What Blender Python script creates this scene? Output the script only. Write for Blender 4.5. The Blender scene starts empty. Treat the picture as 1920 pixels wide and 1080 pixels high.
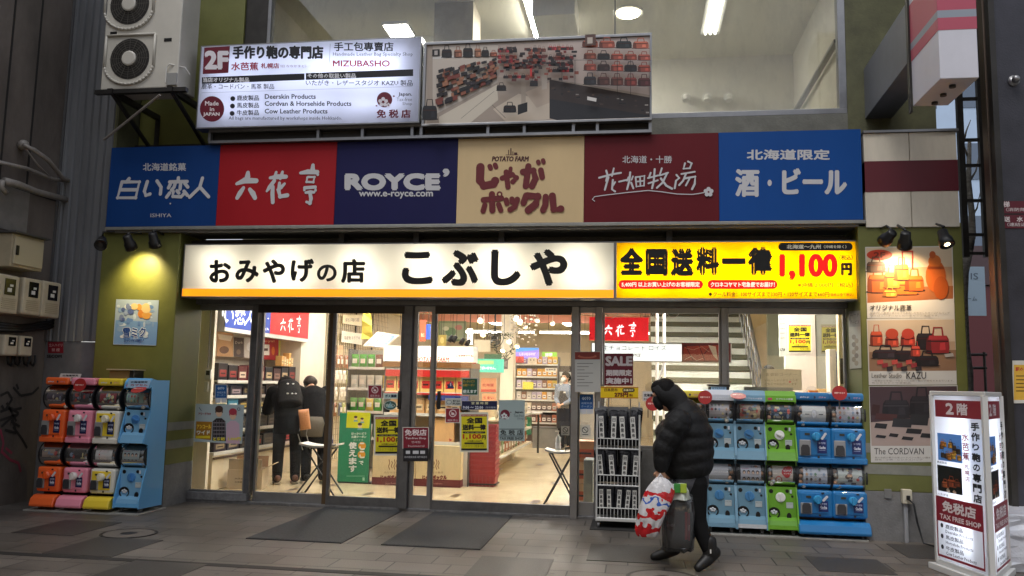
import bpy, bmesh, math, random
from mathutils import Vector, Matrix
R = math.radians
rnd = random.Random(7)
sc = bpy.context.scene
COL = sc.collection

# ------------------------------------------------------------------ camera, sky, sun, exposure
F = 1550.0; DY = 9.068; H0 = 1.40
YAW, PITCH, ROLL = R(8.585), R(6.652), R(1.139)
cdat = bpy.data.cameras.new('camera'); cam = bpy.data.objects.new('camera', cdat); COL.objects.link(cam)
fwd = Vector((-math.sin(YAW)*math.cos(PITCH), math.cos(YAW)*math.cos(PITCH), math.sin(PITCH)))
r0 = Vector((math.cos(YAW), math.sin(YAW), 0)); u0 = r0.cross(fwd)
RT = math.cos(ROLL)*r0 + math.sin(ROLL)*u0
UP = -math.sin(ROLL)*r0 + math.cos(ROLL)*u0
CP = Vector((0, -DY, H0))
m = Matrix((RT, UP, -fwd)).transposed().to_4x4(); m.translation = CP
cam.matrix_world = m
cdat.sensor_width = 36; cdat.lens = 36*F/1920; cdat.clip_end = 500; cdat.clip_start = .1
sc.camera = cam
sc.view_settings.view_transform = 'Standard'; sc.view_settings.look = 'None'
sc.view_settings.exposure = 0.45; sc.view_settings.gamma = 1
sc.render.engine = 'CYCLES'
sc.cycles.use_denoising = True
sc.cycles.max_bounces = 8; sc.cycles.transparent_max_bounces = 24
sc.cycles.diffuse_bounces = 4; sc.cycles.glossy_bounces = 3; sc.cycles.caustics_reflective = False; sc.cycles.caustics_refractive = False
sc.cycles.sample_clamp_indirect = 4
world = bpy.data.worlds.new('World'); sc.world = world; world.use_nodes = True
nt = world.node_tree; bg = nt.nodes['Background']
sky = nt.nodes.new('ShaderNodeTexSky'); sky.sky_type = 'NISHITA'; sky.sun_disc = False
SUN_EL, SUN_ROT = R(62), R(205)
sky.sun_elevation = SUN_EL; sky.sun_rotation = SUN_ROT
hs = nt.nodes.new('ShaderNodeHueSaturation'); hs.inputs['Saturation'].default_value = .3; nt.links.new(sky.outputs[0], hs.inputs['Color']); nt.links.new(hs.outputs[0], bg.inputs[0]); bg.inputs[1].default_value = 0.13
sl = bpy.data.lights.new('sun', 'SUN'); sl.energy = 1.0; sl.angle = R(25); sl.color = (1, .97, .93)
so = bpy.data.objects.new('sun', sl); COL.objects.link(so)
sd = Vector((math.sin(SUN_ROT)*math.cos(SUN_EL), math.cos(SUN_ROT)*math.cos(SUN_EL), math.sin(SUN_EL)))
so.rotation_euler = sd.to_track_quat('Z', 'Y').to_euler()

# ------------------------------------------------------------------ helpers: picking points
def ray(px, py): return fwd + RT*((px-960)/F) - UP*((py-540)/F)
def at(px, py, Y):
    d = ray(px, py); return CP + d*((Y+DY)/d.y)
def ax(px, py, X):
    d = ray(px, py); return CP + d*((X-CP.x)/d.x)
def gz(px, py, z=0.0):
    d = ray(px, py); return CP + d*((z-H0)/d.z)
class Plane:
    def __init__(s, o, u, v):
        s.o = Vector(o); s.u = Vector(u).normalized(); s.v = Vector(v).normalized(); s.n = s.u.cross(s.v)
    def hit(s, px, py):
        d = ray(px, py); t = (s.o-CP).dot(s.n)/d.dot(s.n); w = CP+d*t-s.o
        return w.dot(s.u), w.dot(s.v)
    def p(s, a, b, h=0): return s.o+s.u*a+s.v*b+s.n*h
def FP(Y): return Plane((0, Y, 0), (1, 0, 0), (0, 0, 1))      # a plane parallel to the shop front

# ------------------------------------------------------------------ helpers: materials
def lin(c):
    if isinstance(c, str): c = tuple(int(c[i:i+2], 16) for i in (0, 2, 4))
    return tuple((x/255/12.92 if x/255 <= .04045 else ((x/255+.055)/1.055)**2.4) for x in c)
MATS = {}
def mat(name, c, rough=.5, metal=0, noise=None, bump=None, emit=0, spec=.5, coat=0, stretch=(1, 1, 1), alpha=1):
    if name in MATS: return MATS[name]
    mt = bpy.data.materials.new(name); mt.use_nodes = True; n = mt.node_tree; b = n.nodes['Principled BSDF']
    l = lin(c); b.inputs['Base Color'].default_value = (*l, 1); b.inputs['Roughness'].default_value = rough
    b.inputs['Metallic'].default_value = metal; b.inputs['Specular IOR Level'].default_value = spec
    b.inputs['Coat Weight'].default_value = coat; b.inputs['Alpha'].default_value = alpha
    if emit:
        b.inputs['Emission Color'].default_value = (*l, 1); b.inputs['Emission Strength'].default_value = emit
    if noise or bump:
        tc = n.nodes.new('ShaderNodeTexCoord'); mp = n.nodes.new('ShaderNodeMapping'); mp.inputs['Scale'].default_value = stretch
        gt = n.nodes.new('ShaderNodeNewGeometry'); n.links.new(gt.outputs['Position'], mp.inputs['Vector'])
    if noise:
        t = n.nodes.new('ShaderNodeTexNoise'); t.inputs['Scale'].default_value = noise[0]; t.inputs['Detail'].default_value = 6; t.inputs['Roughness'].default_value = .65
        n.links.new(mp.outputs[0], t.inputs['Vector'])
        r = n.nodes.new('ShaderNodeValToRGB'); a = noise[1]
        r.color_ramp.elements[0].position = .3; r.color_ramp.elements[1].position = .7
        r.color_ramp.elements[0].color = (*[x*(1-a) for x in l], 1); r.color_ramp.elements[1].color = (*[min(1, x*(1+a)) for x in l], 1)
        n.links.new(t.outputs['Fac'], r.inputs[0]); n.links.new(r.outputs[0], b.inputs['Base Color'])
        q = n.nodes.new('ShaderNodeMath'); q.operation = 'MULTIPLY_ADD'; q.inputs[1].default_value = .25; q.inputs[2].default_value = rough-.12
        n.links.new(t.outputs['Fac'], q.inputs[0]); n.links.new(q.outputs[0], b.inputs['Roughness'])
    if bump:
        t2 = n.nodes.new('ShaderNodeTexNoise'); t2.inputs['Scale'].default_value = bump[0]; t2.inputs['Detail'].default_value = 4
        n.links.new(mp.outputs[0], t2.inputs['Vector'])
        bm_ = n.nodes.new('ShaderNodeBump'); bm_.inputs['Strength'].default_value = bump[1]; bm_.inputs['Distance'].default_value = .01
        n.links.new(t2.outputs['Fac'], bm_.inputs['Height']); n.links.new(bm_.outputs[0], b.inputs['Normal'])
    MATS[name] = mt; return mt
def glass(name, tint=(1, 1, 1), ior=1.45, rough=.0, body=0, bodycol=(200, 210, 210), smear=False):
    if name in MATS: return MATS[name]
    mt = bpy.data.materials.new(name); mt.use_nodes = True; n = mt.node_tree; n.nodes.clear()
    out = n.nodes.new('ShaderNodeOutputMaterial'); tr = n.nodes.new('ShaderNodeBsdfTransparent'); tr.inputs[0].default_value = (*tint, 1)
    gl = n.nodes.new('ShaderNodeBsdfGlossy'); gl.inputs['Roughness'].default_value = rough; gl.inputs[0].default_value = (1, 1, 1, 1)
    fr = n.nodes.new('ShaderNodeFresnel'); fr.inputs[0].default_value = ior
    mx = n.nodes.new('ShaderNodeMixShader'); n.links.new(fr.outputs[0], mx.inputs[0]); n.links.new(gl.outputs[0], mx.inputs[2])
    if body:
        df = n.nodes.new('ShaderNodeBsdfDiffuse'); df.inputs[0].default_value = (*lin(bodycol), 1)
        m2 = n.nodes.new('ShaderNodeMixShader'); m2.inputs[0].default_value = body
        if smear:
            g = n.nodes.new('ShaderNodeNewGeometry'); mp = n.nodes.new('ShaderNodeMapping'); mp.inputs['Scale'].default_value = (1.6, 1, .7); n.links.new(g.outputs['Position'], mp.inputs[0])
            ns = n.nodes.new('ShaderNodeTexNoise'); ns.inputs['Scale'].default_value = 2.2; ns.inputs['Detail'].default_value = 9; ns.inputs['Roughness'].default_value = .7; n.links.new(mp.outputs[0], ns.inputs[0])
            r = n.nodes.new('ShaderNodeMapRange'); r.inputs[1].default_value = .48; r.inputs[2].default_value = .8; r.inputs[4].default_value = body; n.links.new(ns.outputs[0], r.inputs[0]); n.links.new(r.outputs[0], m2.inputs[0])
        n.links.new(tr.outputs[0], m2.inputs[1]); n.links.new(df.outputs[0], m2.inputs[2]); n.links.new(m2.outputs[0], mx.inputs[1])
    else: n.links.new(tr.outputs[0], mx.inputs[1])
    n.links.new(mx.outputs[0], out.inputs[0]); MATS[name] = mt; return mt
def translucent(name, c, k=.75):
    if name in MATS: return MATS[name]
    mt = bpy.data.materials.new(name); mt.use_nodes = True; n = mt.node_tree; n.nodes.clear(); l = (*lin(c), 1)
    out = n.nodes.new('ShaderNodeOutputMaterial'); t = n.nodes.new('ShaderNodeBsdfTranslucent'); t.inputs[0].default_value = l
    d = n.nodes.new('ShaderNodeBsdfPrincipled'); d.inputs['Base Color'].default_value = l; d.inputs['Roughness'].default_value = .3
    mx = n.nodes.new('ShaderNodeMixShader'); mx.inputs[0].default_value = k
    n.links.new(d.outputs[0], mx.inputs[1]); n.links.new(t.outputs[0], mx.inputs[2]); n.links.new(mx.outputs[0], out.inputs[0]); MATS[name] = mt; return mt
def lamp_mat(name, c, s): return mat(name, c, emit=s)
def ink(c, emit=0, rough=.45):
    k = c if isinstance(c, str) else '%02x%02x%02x' % tuple(c)
    return mat('print %s %s' % (k, emit), c, rough, emit=emit)

# ------------------------------------------------------------------ helpers: meshes
def wloc(o):
    v = Vector((0, 0, 0))
    while o is not None: v += o.location; o = o.parent
    return v
GLYPH = {}
def glyphs(s, res=3, italic=0):
    k = (s, res, italic)
    if k not in GLYPH:
        c = bpy.data.curves.new('t', 'FONT'); c.body = s; c.size = 1; c.resolution_u = res; c.shear = italic; c.space_line = .95
        o = bpy.data.objects.new('t', c); me = bpy.data.meshes.new_from_object(o)
        GLYPH[k] = ([v.co.to_2d() for v in me.vertices], [tuple(p.vertices) for p in me.polygons])
        bpy.data.objects.remove(o); bpy.data.curves.remove(c); bpy.data.meshes.remove(me)
    return GLYPH[k]
class MB:
    def __init__(s): s.v = []; s.f = []; s.mi = []; s.m = 0; s.mats = []
    def use(s, mt):
        if mt not in s.mats: s.mats.append(mt)
        s.m = s.mats.index(mt); return s
    def add(s, vs, fs):
        n = len(s.v); s.v += [Vector(v) for v in vs]
        for f in fs: s.f.append(tuple(i+n for i in f)); s.mi.append(s.m)
    def box(s, x0, x1, y0, y1, z0, z1, M=None):
        if x0 > x1: x0, x1 = x1, x0
        if y0 > y1: y0, y1 = y1, y0
        if z0 > z1: z0, z1 = z1, z0
        vs = [Vector((x, y, z)) for x in (x0, x1) for y in (y0, y1) for z in (z0, z1)]
        if M is not None: vs = [M@v for v in vs]
        s.add(vs, [(0, 1, 3, 2), (4, 6, 7, 5), (0, 4, 5, 1), (2, 3, 7, 6), (0, 2, 6, 4), (1, 5, 7, 3)]); return s
    def quad(s, a, b, c, d): s.add([a, b, c, d], [(0, 1, 2, 3)]); return s
    def loft(s, rings, cap=True, closed=True):
        n = len(rings[0]); vs = [v for r in rings for v in r]; fs = []
        for i in range(len(rings)-1):
            for j in range(n if closed else n-1):
                k = (j+1) % n; fs.append((i*n+j, i*n+k, (i+1)*n+k, (i+1)*n+j))
        if cap: fs.append(tuple(range(n-1, -1, -1))); fs.append(tuple((len(rings)-1)*n+j for j in range(n)))
        s.add(vs, fs); return s
    def prism(s, poly, off):
        off = Vector(off); s.loft([[Vector(p) for p in poly], [Vector(p)+off for p in poly]]); return s
    def tube(s, pts, r, n=8, cap=True):
        pts = [Vector(p) for p in pts]; rings = []; prev = None
        for i, p in enumerate(pts):
            d = (pts[min(i+1, len(pts)-1)]-pts[max(i-1, 0)]).normalized()
            if prev is None: a = d.orthogonal().normalized()
            else: a = (prev-d*prev.dot(d)); a = a.normalized() if a.length > 1e-6 else d.orthogonal().normalized()
            prev = a; b = d.cross(a); rr = r[i] if isinstance(r, (list, tuple)) else r
            rings.append([p+a*rr*math.cos(2*math.pi*k/n)+b*rr*math.sin(2*math.pi*k/n) for k in range(n)])
        s.loft(rings, cap); return s
    def cyl(s, a, b, r, n=16): return s.tube([a, b], r, n)
    def lathe(s, o, axis, prof, n=20):   # prof: (distance along axis, radius)
        o = Vector(o); axis = Vector(axis).normalized(); a = axis.orthogonal().normalized(); b = axis.cross(a)
        s.loft([[o+axis*h+(a*math.cos(2*math.pi*k/n)+b*math.sin(2*math.pi*k/n))*max(r, 1e-4) for k in range(n)] for h, r in prof]); return s
    def ball(s, c, r, n=12, sq=(1, 1, 1)):
        c = Vector(c); rings = []
        for i in range(n//2+1):
            t = math.pi*i/(n//2); rr = max(math.sin(t), 1e-3)
            rings.append([c+Vector((rr*math.cos(2*math.pi*k/n)*r*sq[0], rr*math.sin(2*math.pi*k/n)*r*sq[1], -math.cos(t)*r*sq[2])) for k in range(n)])
        s.loft(rings); return s
    def obj(s, name, parent=None, mt=None, bevel=0, smooth=False, mod=None, seg=2):
        me = bpy.data.meshes.new(name)
        if parent is not None: off = wloc(parent)
        else:
            xs = [v.x for v in s.v]; ys = [v.y for v in s.v]; zs = [v.z for v in s.v]
            off = Vector(((min(xs)+max(xs))/2, (min(ys)+max(ys))/2, min(zs)))
        me.from_pydata([tuple(v-off) for v in s.v], [], s.f)
        for k in (s.mats or [mt]): me.materials.append(k)
        me.polygons.foreach_set('material_index', s.mi)
        if smooth: me.polygons.foreach_set('use_smooth', [True]*len(s.f))
        o = bpy.data.objects.new(name, me); COL.objects.link(o)
        if parent is not None: o.parent = parent
        else: o.location = off
        if bevel:
            b = o.modifiers.new('b', 'BEVEL'); b.width = bevel; b.segments = seg; b.limit_method = 'ANGLE'; b.angle_limit = R(40)
            b.harden_normals = False
        me.update(); return o
def tag(o, label=None, cat=None, group=None, kind=None):
    for k, v in (('label', label), ('category', cat), ('group', group), ('kind', kind)):
        if v: o[k] = v
    return o
def thing(name, loc, label, cat, group=None):
    o = bpy.data.objects.new(name, None); COL.objects.link(o); o.location = Vector(loc); o.empty_display_size = .1
    return tag(o, label, cat, group)
def copy_tree(o, parent=None):
    c = o.copy(); COL.objects.link(c)
    if parent is not None: c.parent = parent
    for ch in list(o.children): copy_tree(ch, c)
    return c
def bx(name, parent, mt, *b, bevel=0):
    q = MB(); q.use(mt).box(*b); return q.obj(name, parent, bevel=bevel)

# flat print on a plane, everything measured in photograph pixels or, with raw=True, in metres on the plane
class Art:
    def __init__(s, pl, emit=0, h0=.001, raw=False, step=.00009):
        s.pl = pl; s.mb = MB(); s.emit = emit; s.h = h0; s.raw = raw; s.step = step
    def P(s, x, y): return (x, y) if s.raw else s.pl.hit(x, y)
    def up(s): s.h += s.step; return s.h
    def poly(s, pts, c, emit=None, mt=None):
        h = s.up(); s.mb.use(mt or ink(c, s.emit if emit is None else emit))
        q = [s.P(*p) for p in pts]
        ar = sum(q[i][0]*q[(i+1) % len(q)][1]-q[(i+1) % len(q)][0]*q[i][1] for i in range(len(q)))
        if ar < 0: q = q[::-1]
        s.mb.add([s.pl.p(a, b, h) for a, b in q], [tuple(range(len(q)))]); return s
    def rect(s, x0, y0, x1, y1, c, **k): return s.poly([(x0, y0), (x1, y0), (x1, y1), (x0, y1)], c, **k)
    def ell(s, cx, cy, rx, ry, c, n=20, **k): return s.poly([(cx+rx*math.cos(2*math.pi*i/n), cy+ry*math.sin(2*math.pi*i/n)) for i in range(n)], c, **k)
    def pill(s, x0, y0, x1, y1, c, **k):
        r = abs(y1-y0)/2; cy = (y0+y1)/2; g = 1 if x1 > x0 else -1
        return s.poly([(x0+r-r*math.sin(t), cy-r*math.cos(t)) for t in [math.pi*i/8 for i in range(9)]]+[(x1-r+r*math.sin(t), cy+r*math.cos(t)) for t in [math.pi*i/8 for i in range(9)]], c, **k)
    def stroke(s, pts, w, c, n=6, emit=None, cap=True):
        s.mb.use(ink(c, s.emit if emit is None else emit)); q = [Vector(s.P(*p)) for p in pts]
        ws = w if isinstance(w, (list, tuple)) else [w]*len(q)
        k = 1 if s.raw else (Vector(s.P(pts[0][0]+10, pts[0][1]))-q[0]).length/10
        h = s.up(); L = []; Rr = []
        for i, p in enumerate(q):
            d = (q[min(i+1, len(q)-1)]-q[max(i-1, 0)]); d = d.normalized() if d.length > 0 else Vector((1, 0)); nn = Vector((-d.y, d.x))*ws[i]*k/2
            L.append(p+nn); Rr.append(p-nn)
        for i in range(len(q)-1):
            s.mb.add([s.pl.p(*v, h) for v in (Rr[i], Rr[i+1], L[i+1], L[i])], [(0, 1, 2, 3)])
        if cap:
            for i, p in enumerate(q):
                h = s.up(); rr = ws[i]*k/2
                s.mb.add([s.pl.p(p.x+rr*math.cos(2*math.pi*j/12), p.y+rr*math.sin(2*math.pi*j/12), h) for j in range(12)], [tuple(range(12))])
        return s
    def text(s, t, x0, x1, yc, hh, c, bold=0, res=3, emit=None, italic=0, vertical=False, fit=True, y0=None, y1=None):
        """t fitted between x0 and x1, centred on yc, hh tall; bold is the extra weight as a share of the height"""
        if vertical:
            n = len(t); dy = (y1-y0)/n
            for i, ch in enumerate(t):
                if ch == ' ': continue
                cy = y0+dy*(i+.5); k = .8 if ch in 'りのっょ' else 1
                if ch == 'ー':
                    s.rect((x0+x1)/2-.07*(x1-x0), cy-dy*.38, (x0+x1)/2+.07*(x1-x0), cy+dy*.38, c); continue
                s.text(ch, x0+(x1-x0)*(1-k)/2, x1-(x1-x0)*(1-k)/2, cy, dy*.9*k if ch not in '一' else dy*.15, c, bold, res, emit)
            return s
        V, Fs = glyphs(t, res, italic)
        if not V: return s
        s.mb.use(ink(c, s.emit if emit is None else emit))
        a0 = Vector(s.P(x0, yc)); a1 = Vector(s.P(x1, yc)); xm = (x0+x1)/2
        b0 = Vector(s.P(xm, yc+(hh/2 if not s.raw else -hh/2))); b1 = Vector(s.P(xm, yc-(hh/2 if not s.raw else -hh/2)))
        mnx = min(v.x for v in V); mxx = max(v.x for v in V); mny = min(v.y for v in V); mxy = max(v.y for v in V)
        W = a1-a0; Hh = (b1-b0); c0 = (a0+a1)/2
        r = bold*Hh.length/2
        offs = [(0, 0)] if not bold else [(r*math.cos(2*math.pi*i/6), r*math.sin(2*math.pi*i/6)) for i in range(6)]
        for ox, oy in offs:
            h = s.up(); vs = []
            for v in V:
                fu = (v.x-mnx)/max(mxx-mnx, 1e-6)-.5; fv = (v.y-mny)/max(mxy-mny, 1e-6)-.5
                fu *= (1-2*r/max(W.length, .001)); fv *= (1-2*r/max(Hh.length, .001))
                q = c0+W*fu+Hh*fv
                vs.append(s.pl.p(q.x+ox, q.y+oy, h))
            s.mb.add(vs, Fs)
        return s
    def bag(s, cx, yb, w, h, c, dark='3a1c14'):
        """a small handbag, base middle at (cx, yb)"""
        f = lambda k: '%02x%02x%02x' % tuple(max(0, min(255, int(int(c[i:i+2], 16)*k+(6 if k > 1 else 0)))) for i in (0, 2, 4))
        if w > 9 or s.raw: s.ell(cx, yb-h*.01, w*.58, abs(h)*.06, '241812', 12)
        s.poly([(cx-w*.47, yb), (cx+w*.47, yb), (cx+w*.5, yb-h*.2), (cx+w*.47, yb-h*.5), (cx+w*.38, yb-h*.63), (cx-w*.38, yb-h*.63), (cx-w*.47, yb-h*.5), (cx-w*.5, yb-h*.2)], c)
        s.poly([(cx-w*.47, yb), (cx-w*.26, yb), (cx-w*.3, yb-h*.62), (cx-w*.38, yb-h*.63), (cx-w*.47, yb-h*.5), (cx-w*.5, yb-h*.2)], f(.66))
        s.poly([(cx+w*.08, yb-h*.1), (cx+w*.34, yb-h*.12), (cx+w*.3, yb-h*.38), (cx+w*.1, yb-h*.36)], f(1.28))
        s.poly([(cx-w*.36, yb-h*.63), (cx+w*.36, yb-h*.63), (cx+w*.4, yb-h*.5), (cx-w*.4, yb-h*.48)], f(1.15))
        s.stroke([(cx-w*.22, yb-h*.6), (cx-w*.17, yb-h*.92), (cx+w*.17, yb-h*.92), (cx+w*.22, yb-h*.6)], w*.07, c, cap=False)
        s.poly([(cx-w*.45, yb-h*.45), (cx+w*.45, yb-h*.45), (cx+w*.45, yb-h*.40), (cx-w*.45, yb-h*.40)], dark)
        return s
    def obj(s, name, parent): return s.mb.obj(name, parent)

METAL = mat('brushed aluminium', (150, 150, 152), .38, .85, noise=(6, .12))
STEEL = mat('grey steel frame', (112, 112, 114), .4, .75, noise=(9, .2))
DARKM = mat('dark bronze metal', (62, 60, 58), .42, .6, noise=(5, .2))
BLACK = mat('black plastic', (22, 22, 23), .4)
WHITE = mat('white paint', (222, 220, 214), .45)
PANE = glass('window glass', body=.09, smear=True)
# ------------------------------------------------------------------ ground
def ground_mat():
    mt = bpy.data.materials.new('stone paving'); mt.use_nodes = True; n = mt.node_tree; b = n.nodes['Principled BSDF']; L = n.links
    g = n.nodes.new('ShaderNodeNewGeometry')
    mp = n.nodes.new('ShaderNodeMapping'); mp.inputs['Location'].default_value = (.06, .18, 0); L.new(g.outputs['Position'], mp.inputs[0])
    br = n.nodes.new('ShaderNodeTexBrick'); br.offset = .37; br.squash = 1; br.inputs['Scale'].default_value = 1
    br.inputs['Brick Width'].default_value = .45; br.inputs['Row Height'].default_value = .3; br.inputs['Mortar Size'].default_value = .0065
    br.inputs['Mortar Smooth'].default_value = .3; br.inputs['Bias'].default_value = 0
    br.inputs['Color1'].default_value = (*lin((108, 101, 94)), 1); br.inputs['Color2'].default_value = (*lin((93, 87, 81)), 1); br.inputs['Mortar'].default_value = (*lin((44, 41, 38)), 1)
    L.new(mp.outputs[0], br.inputs[0])
    ns = n.nodes.new('ShaderNodeTexNoise'); ns.inputs['Scale'].default_value = 1.3; ns.inputs['Detail'].default_value = 8; L.new(g.outputs['Position'], ns.inputs[0])
    n2 = n.nodes.new('ShaderNodeTexNoise'); n2.inputs['Scale'].default_value = 140; n2.inputs['Detail'].default_value = 3; L.new(g.outputs['Position'], n2.inputs[0])
    r1 = n.nodes.new('ShaderNodeMapRange'); r1.inputs[1].default_value = .3; r1.inputs[2].default_value = .7; r1.inputs[3].default_value = .64; r1.inputs[4].default_value = 1.18; L.new(ns.outputs[0], r1.inputs[0])
    r2 = n.nodes.new('ShaderNodeMapRange'); r2.inputs[1].default_value = .3; r2.inputs[2].default_value = .7; r2.inputs[3].default_value = .66; r2.inputs[4].default_value = 1.32; L.new(n2.outputs[0], r2.inputs[0])
    mu = n.nodes.new('ShaderNodeMath'); mu.operation = 'MULTIPLY'; L.new(r1.outputs[0], mu.inputs[0]); L.new(r2.outputs[0], mu.inputs[1])
    vm = n.nodes.new('ShaderNodeVectorMath'); vm.operation = 'SCALE'; L.new(br.outputs[0], vm.inputs[0]); L.new(mu.outputs[0], vm.inputs['Scale'])
    vo = n.nodes.new('ShaderNodeTexVoronoi'); vo.inputs['Scale'].default_value = 3.2; L.new(g.outputs['Position'], vo.inputs[0])
    gs = n.nodes.new('ShaderNodeMapRange'); gs.inputs[1].default_value = .05; gs.inputs[2].default_value = .075; gs.inputs[3].default_value = .6; gs.inputs[4].default_value = 1; L.new(vo.outputs['Distance'], gs.inputs[0])
    v2 = n.nodes.new('ShaderNodeVectorMath'); v2.operation = 'SCALE'; L.new(vm.outputs[0], v2.inputs[0]); L.new(gs.outputs[0], v2.inputs['Scale'])
    L.new(v2.outputs[0], b.inputs['Base Color'])
    r3 = n.nodes.new('ShaderNodeMapRange'); r3.inputs[1].default_value = .3; r3.inputs[2].default_value = .7; r3.inputs[3].default_value = .38; r3.inputs[4].default_value = .62; L.new(ns.outputs[0], r3.inputs[0])
    L.new(r3.outputs[0], b.inputs['Roughness'])
    bp = n.nodes.new('ShaderNodeBump'); bp.inputs['Strength'].default_value = .5; bp.inputs['Distance'].default_value = .004
    ad = n.nodes.new('ShaderNodeMath'); ad.operation = 'MULTIPLY_ADD'; ad.inputs[1].default_value = -1; L.new(br.outputs['Fac'], ad.inputs[0])
    sc2 = n.nodes.new('ShaderNodeMath'); sc2.operation = 'MULTIPLY'; sc2.inputs[1].default_value = .25; L.new(n2.outputs[0], sc2.inputs[0]); L.new(sc2.outputs[0], ad.inputs[2])
    L.new(ad.outputs[0], bp.inputs['Height']); L.new(bp.outputs[0], b.inputs['Normal'])
    return mt
q = MB(); q.use(ground_mat()).add([(-90, -60, 0), (90, -60, 0), (90, 90, 0), (-90, 90, 0)], [(0, 1, 2, 3)])
g = q.obj('pavement'); g['kind'] = 'structure'
DSL = mat('dark granite slab', (62, 59, 56), .5, noise=(60, .25), bump=(150, .2))
for x0, x1, y0, y1 in ((-5.5, -4.9, -2.24, -1.52), (-4.64, -4.04, -2.95, -2.23), (-3.79, -3.2, -3.78, -3.02), (-1.24, -.65, -2.94, -2.2), (-.39, .27, -2.16, -1.44), (1.42, 2.0, -2.12, -1.55), (-6.6, -5.9, -3.7, -2.98), (2.3, 2.9, -1.4, -.75)):
    q = MB(); q.use(DSL).box(x0, x1, y0, y1, -.02, .004); o = q.obj('dark_paving'); o['kind'] = 'structure'
q = MB(); q.use(mat('drain slot', (34, 32, 31), .7)).box(-7, 9, -3.06, -2.97, -.02, .003); o = q.obj('drain_channel'); o['kind'] = 'structure'
def manhole(x, y, r, label):
    t = thing('manhole_cover', (x, y, 0), label, 'manhole cover')
    q = MB(); q.use(mat('cast iron', (52, 48, 45), .5, .5, noise=(30, .3))); n = 32
    ring = lambda r, z: [(x+r*math.cos(2*math.pi*k/n), y+r*math.sin(2*math.pi*k/n), z) for k in range(n)]
    q.loft([ring(r, .001), ring(r, .006), ring(r*.9, .006), ring(r*.9, .003)], cap=False); q.obj('rim', t)
    q = MB(); q.use(mat('paved cover infill', (104, 97, 90), .6, noise=(40, .25), bump=(120, .4))); q.loft([ring(r*.895, .001), ring(r*.895, .0055), ring(r*.3, .0055)], cap=False); q.obj('lid', t)
    q = MB(); q.use(MATS['cast iron']); q.loft([ring(r*.295, .001), ring(r*.295, .006)]); q.obj('boss', t)
manhole(-4.5, -2.02, .24, 'round manhole cover in the paving in front of the orange machine')
manhole(.2, -2.66, .27, 'round manhole cover at the walking man\'s feet')
def mat_rug(x0, x1, y0, y1, label):
    t = thing('door_mat', ((x0+x1)/2, (y0+y1)/2, 0), label, 'door mat', 'ribbed entrance mats')
    mt = mat('ribbed rubber', (58, 60, 63), .7)
    if not mt.get('d'):
        mt['d'] = 1; n = mt.node_tree; b = n.nodes['Principled BSDF']; g = n.nodes.new('ShaderNodeNewGeometry'); ck = n.nodes.new('ShaderNodeTexVoronoi'); ck.inputs['Scale'].default_value = 42; ck.distance = 'CHEBYCHEV'; ck.inputs['Randomness'].default_value = .25
        n.links.new(g.outputs['Position'], ck.inputs[0]); r = n.nodes.new('ShaderNodeValToRGB'); r.color_ramp.elements[0].color = (*lin((66, 68, 70)), 1); r.color_ramp.elements[1].color = (*lin((30, 31, 33)), 1)
        r.color_ramp.elements[0].position = .2; r.color_ramp.elements[1].position = .6
        n.links.new(ck.outputs['Distance'], r.inputs[0]); n.links.new(r.outputs[0], b.inputs['Base Color'])
        bp = n.nodes.new('ShaderNodeBump'); bp.inputs['Strength'].default_value = .6; bp.inputs['Distance'].default_value = .006; bp.invert = True; n.links.new(ck.outputs['Distance'], bp.inputs['Height']); n.links.new(bp.outputs[0], b.inputs['Normal'])
    bx('pile', t, mt, x0+.02, x1-.02, y0+.02, y1-.02, .001, .010)
    q = MB(); q.use(mat('rubber edge', (40, 41, 43), .6))
    for a in ((x0, x0+.02, y0, y1), (x1-.02, x1, y0, y1), (x0+.02, x1-.02, y0, y0+.02), (x0+.02, x1-.02, y1-.02, y1)): q.box(*a, .001, .008)
    q.obj('edge', t)
mat_rug(-3.40, -2.52, -1.99, -.07, 'grey ribbed door mat lying further from the noodle rack, left of the other')
mat_rug(-2.17, -1.30, -1.97, -.05, 'grey ribbed door mat nearer the black noodle rack, right of the other')

# ------------------------------------------------------------------ shop building
SB = thing('shop_building', (-1.9, 0, 0), 'souvenir shop building with olive green pillars, glass doors and an upper window', 'shop')
OLIVE = mat('olive paint', (104, 106, 52), .5, noise=(3, .14), bump=(90, .1))
OLIVED = mat('weathered olive wall', (92, 92, 66), .7, noise=(4, .3), bump=(40, .3))
CONC = mat('grey concrete', (118, 117, 116), .75, noise=(7, .22), bump=(60, .4))
WARMW = mat('warm white wall', (232, 223, 204), .6)
CREAM = mat('cream ceiling', (220, 210, 184), .7)
q = MB()
def pillar(x0, x1, yf, ylo):
    p = bx('pillar', SB, OLIVE, x0, x1, yf, .02, ylo, 3.05, bevel=.008)
    bx('base', p, CONC, x0-.004, x1+.004, yf-.004, .02, 0, ylo)
    s = MB(); s.use(mat('grey stripe paint', (128, 128, 118), .6, noise=(8, .15)))
    for z in (.62, .82): s.box(x0-.003, x1+.003, yf-.003, .01, z, z+.09)
    s.obj('stripe', p)
    return p
pillar(-6.02, -5.07, -.55, .45); pillar(2.17, 3.13, -.60, .46)
bx('band_backing', SB, DARKM, -6.0, 3.1, -.12, .0, 3.05, 4.05)
bx('soffit', SB, mat('soffit steel', (120, 118, 112), .5, .3, noise=(10, .2)), -6.0, 2.25, -.6, -.13, 3.02, 3.045)
bx('header_wall', SB, DARKM, -5.065, 2.165, -.1, .03, 2.34, 3.02)
bx('header_beam', SB, STEEL, -5.065, 2.165, -.14, .05, 2.255, 2.34, bevel=.004)
bx('side_wall', SB, OLIVED, -6.06, -6.02, -.44, .2, 0, 7.6)
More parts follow.
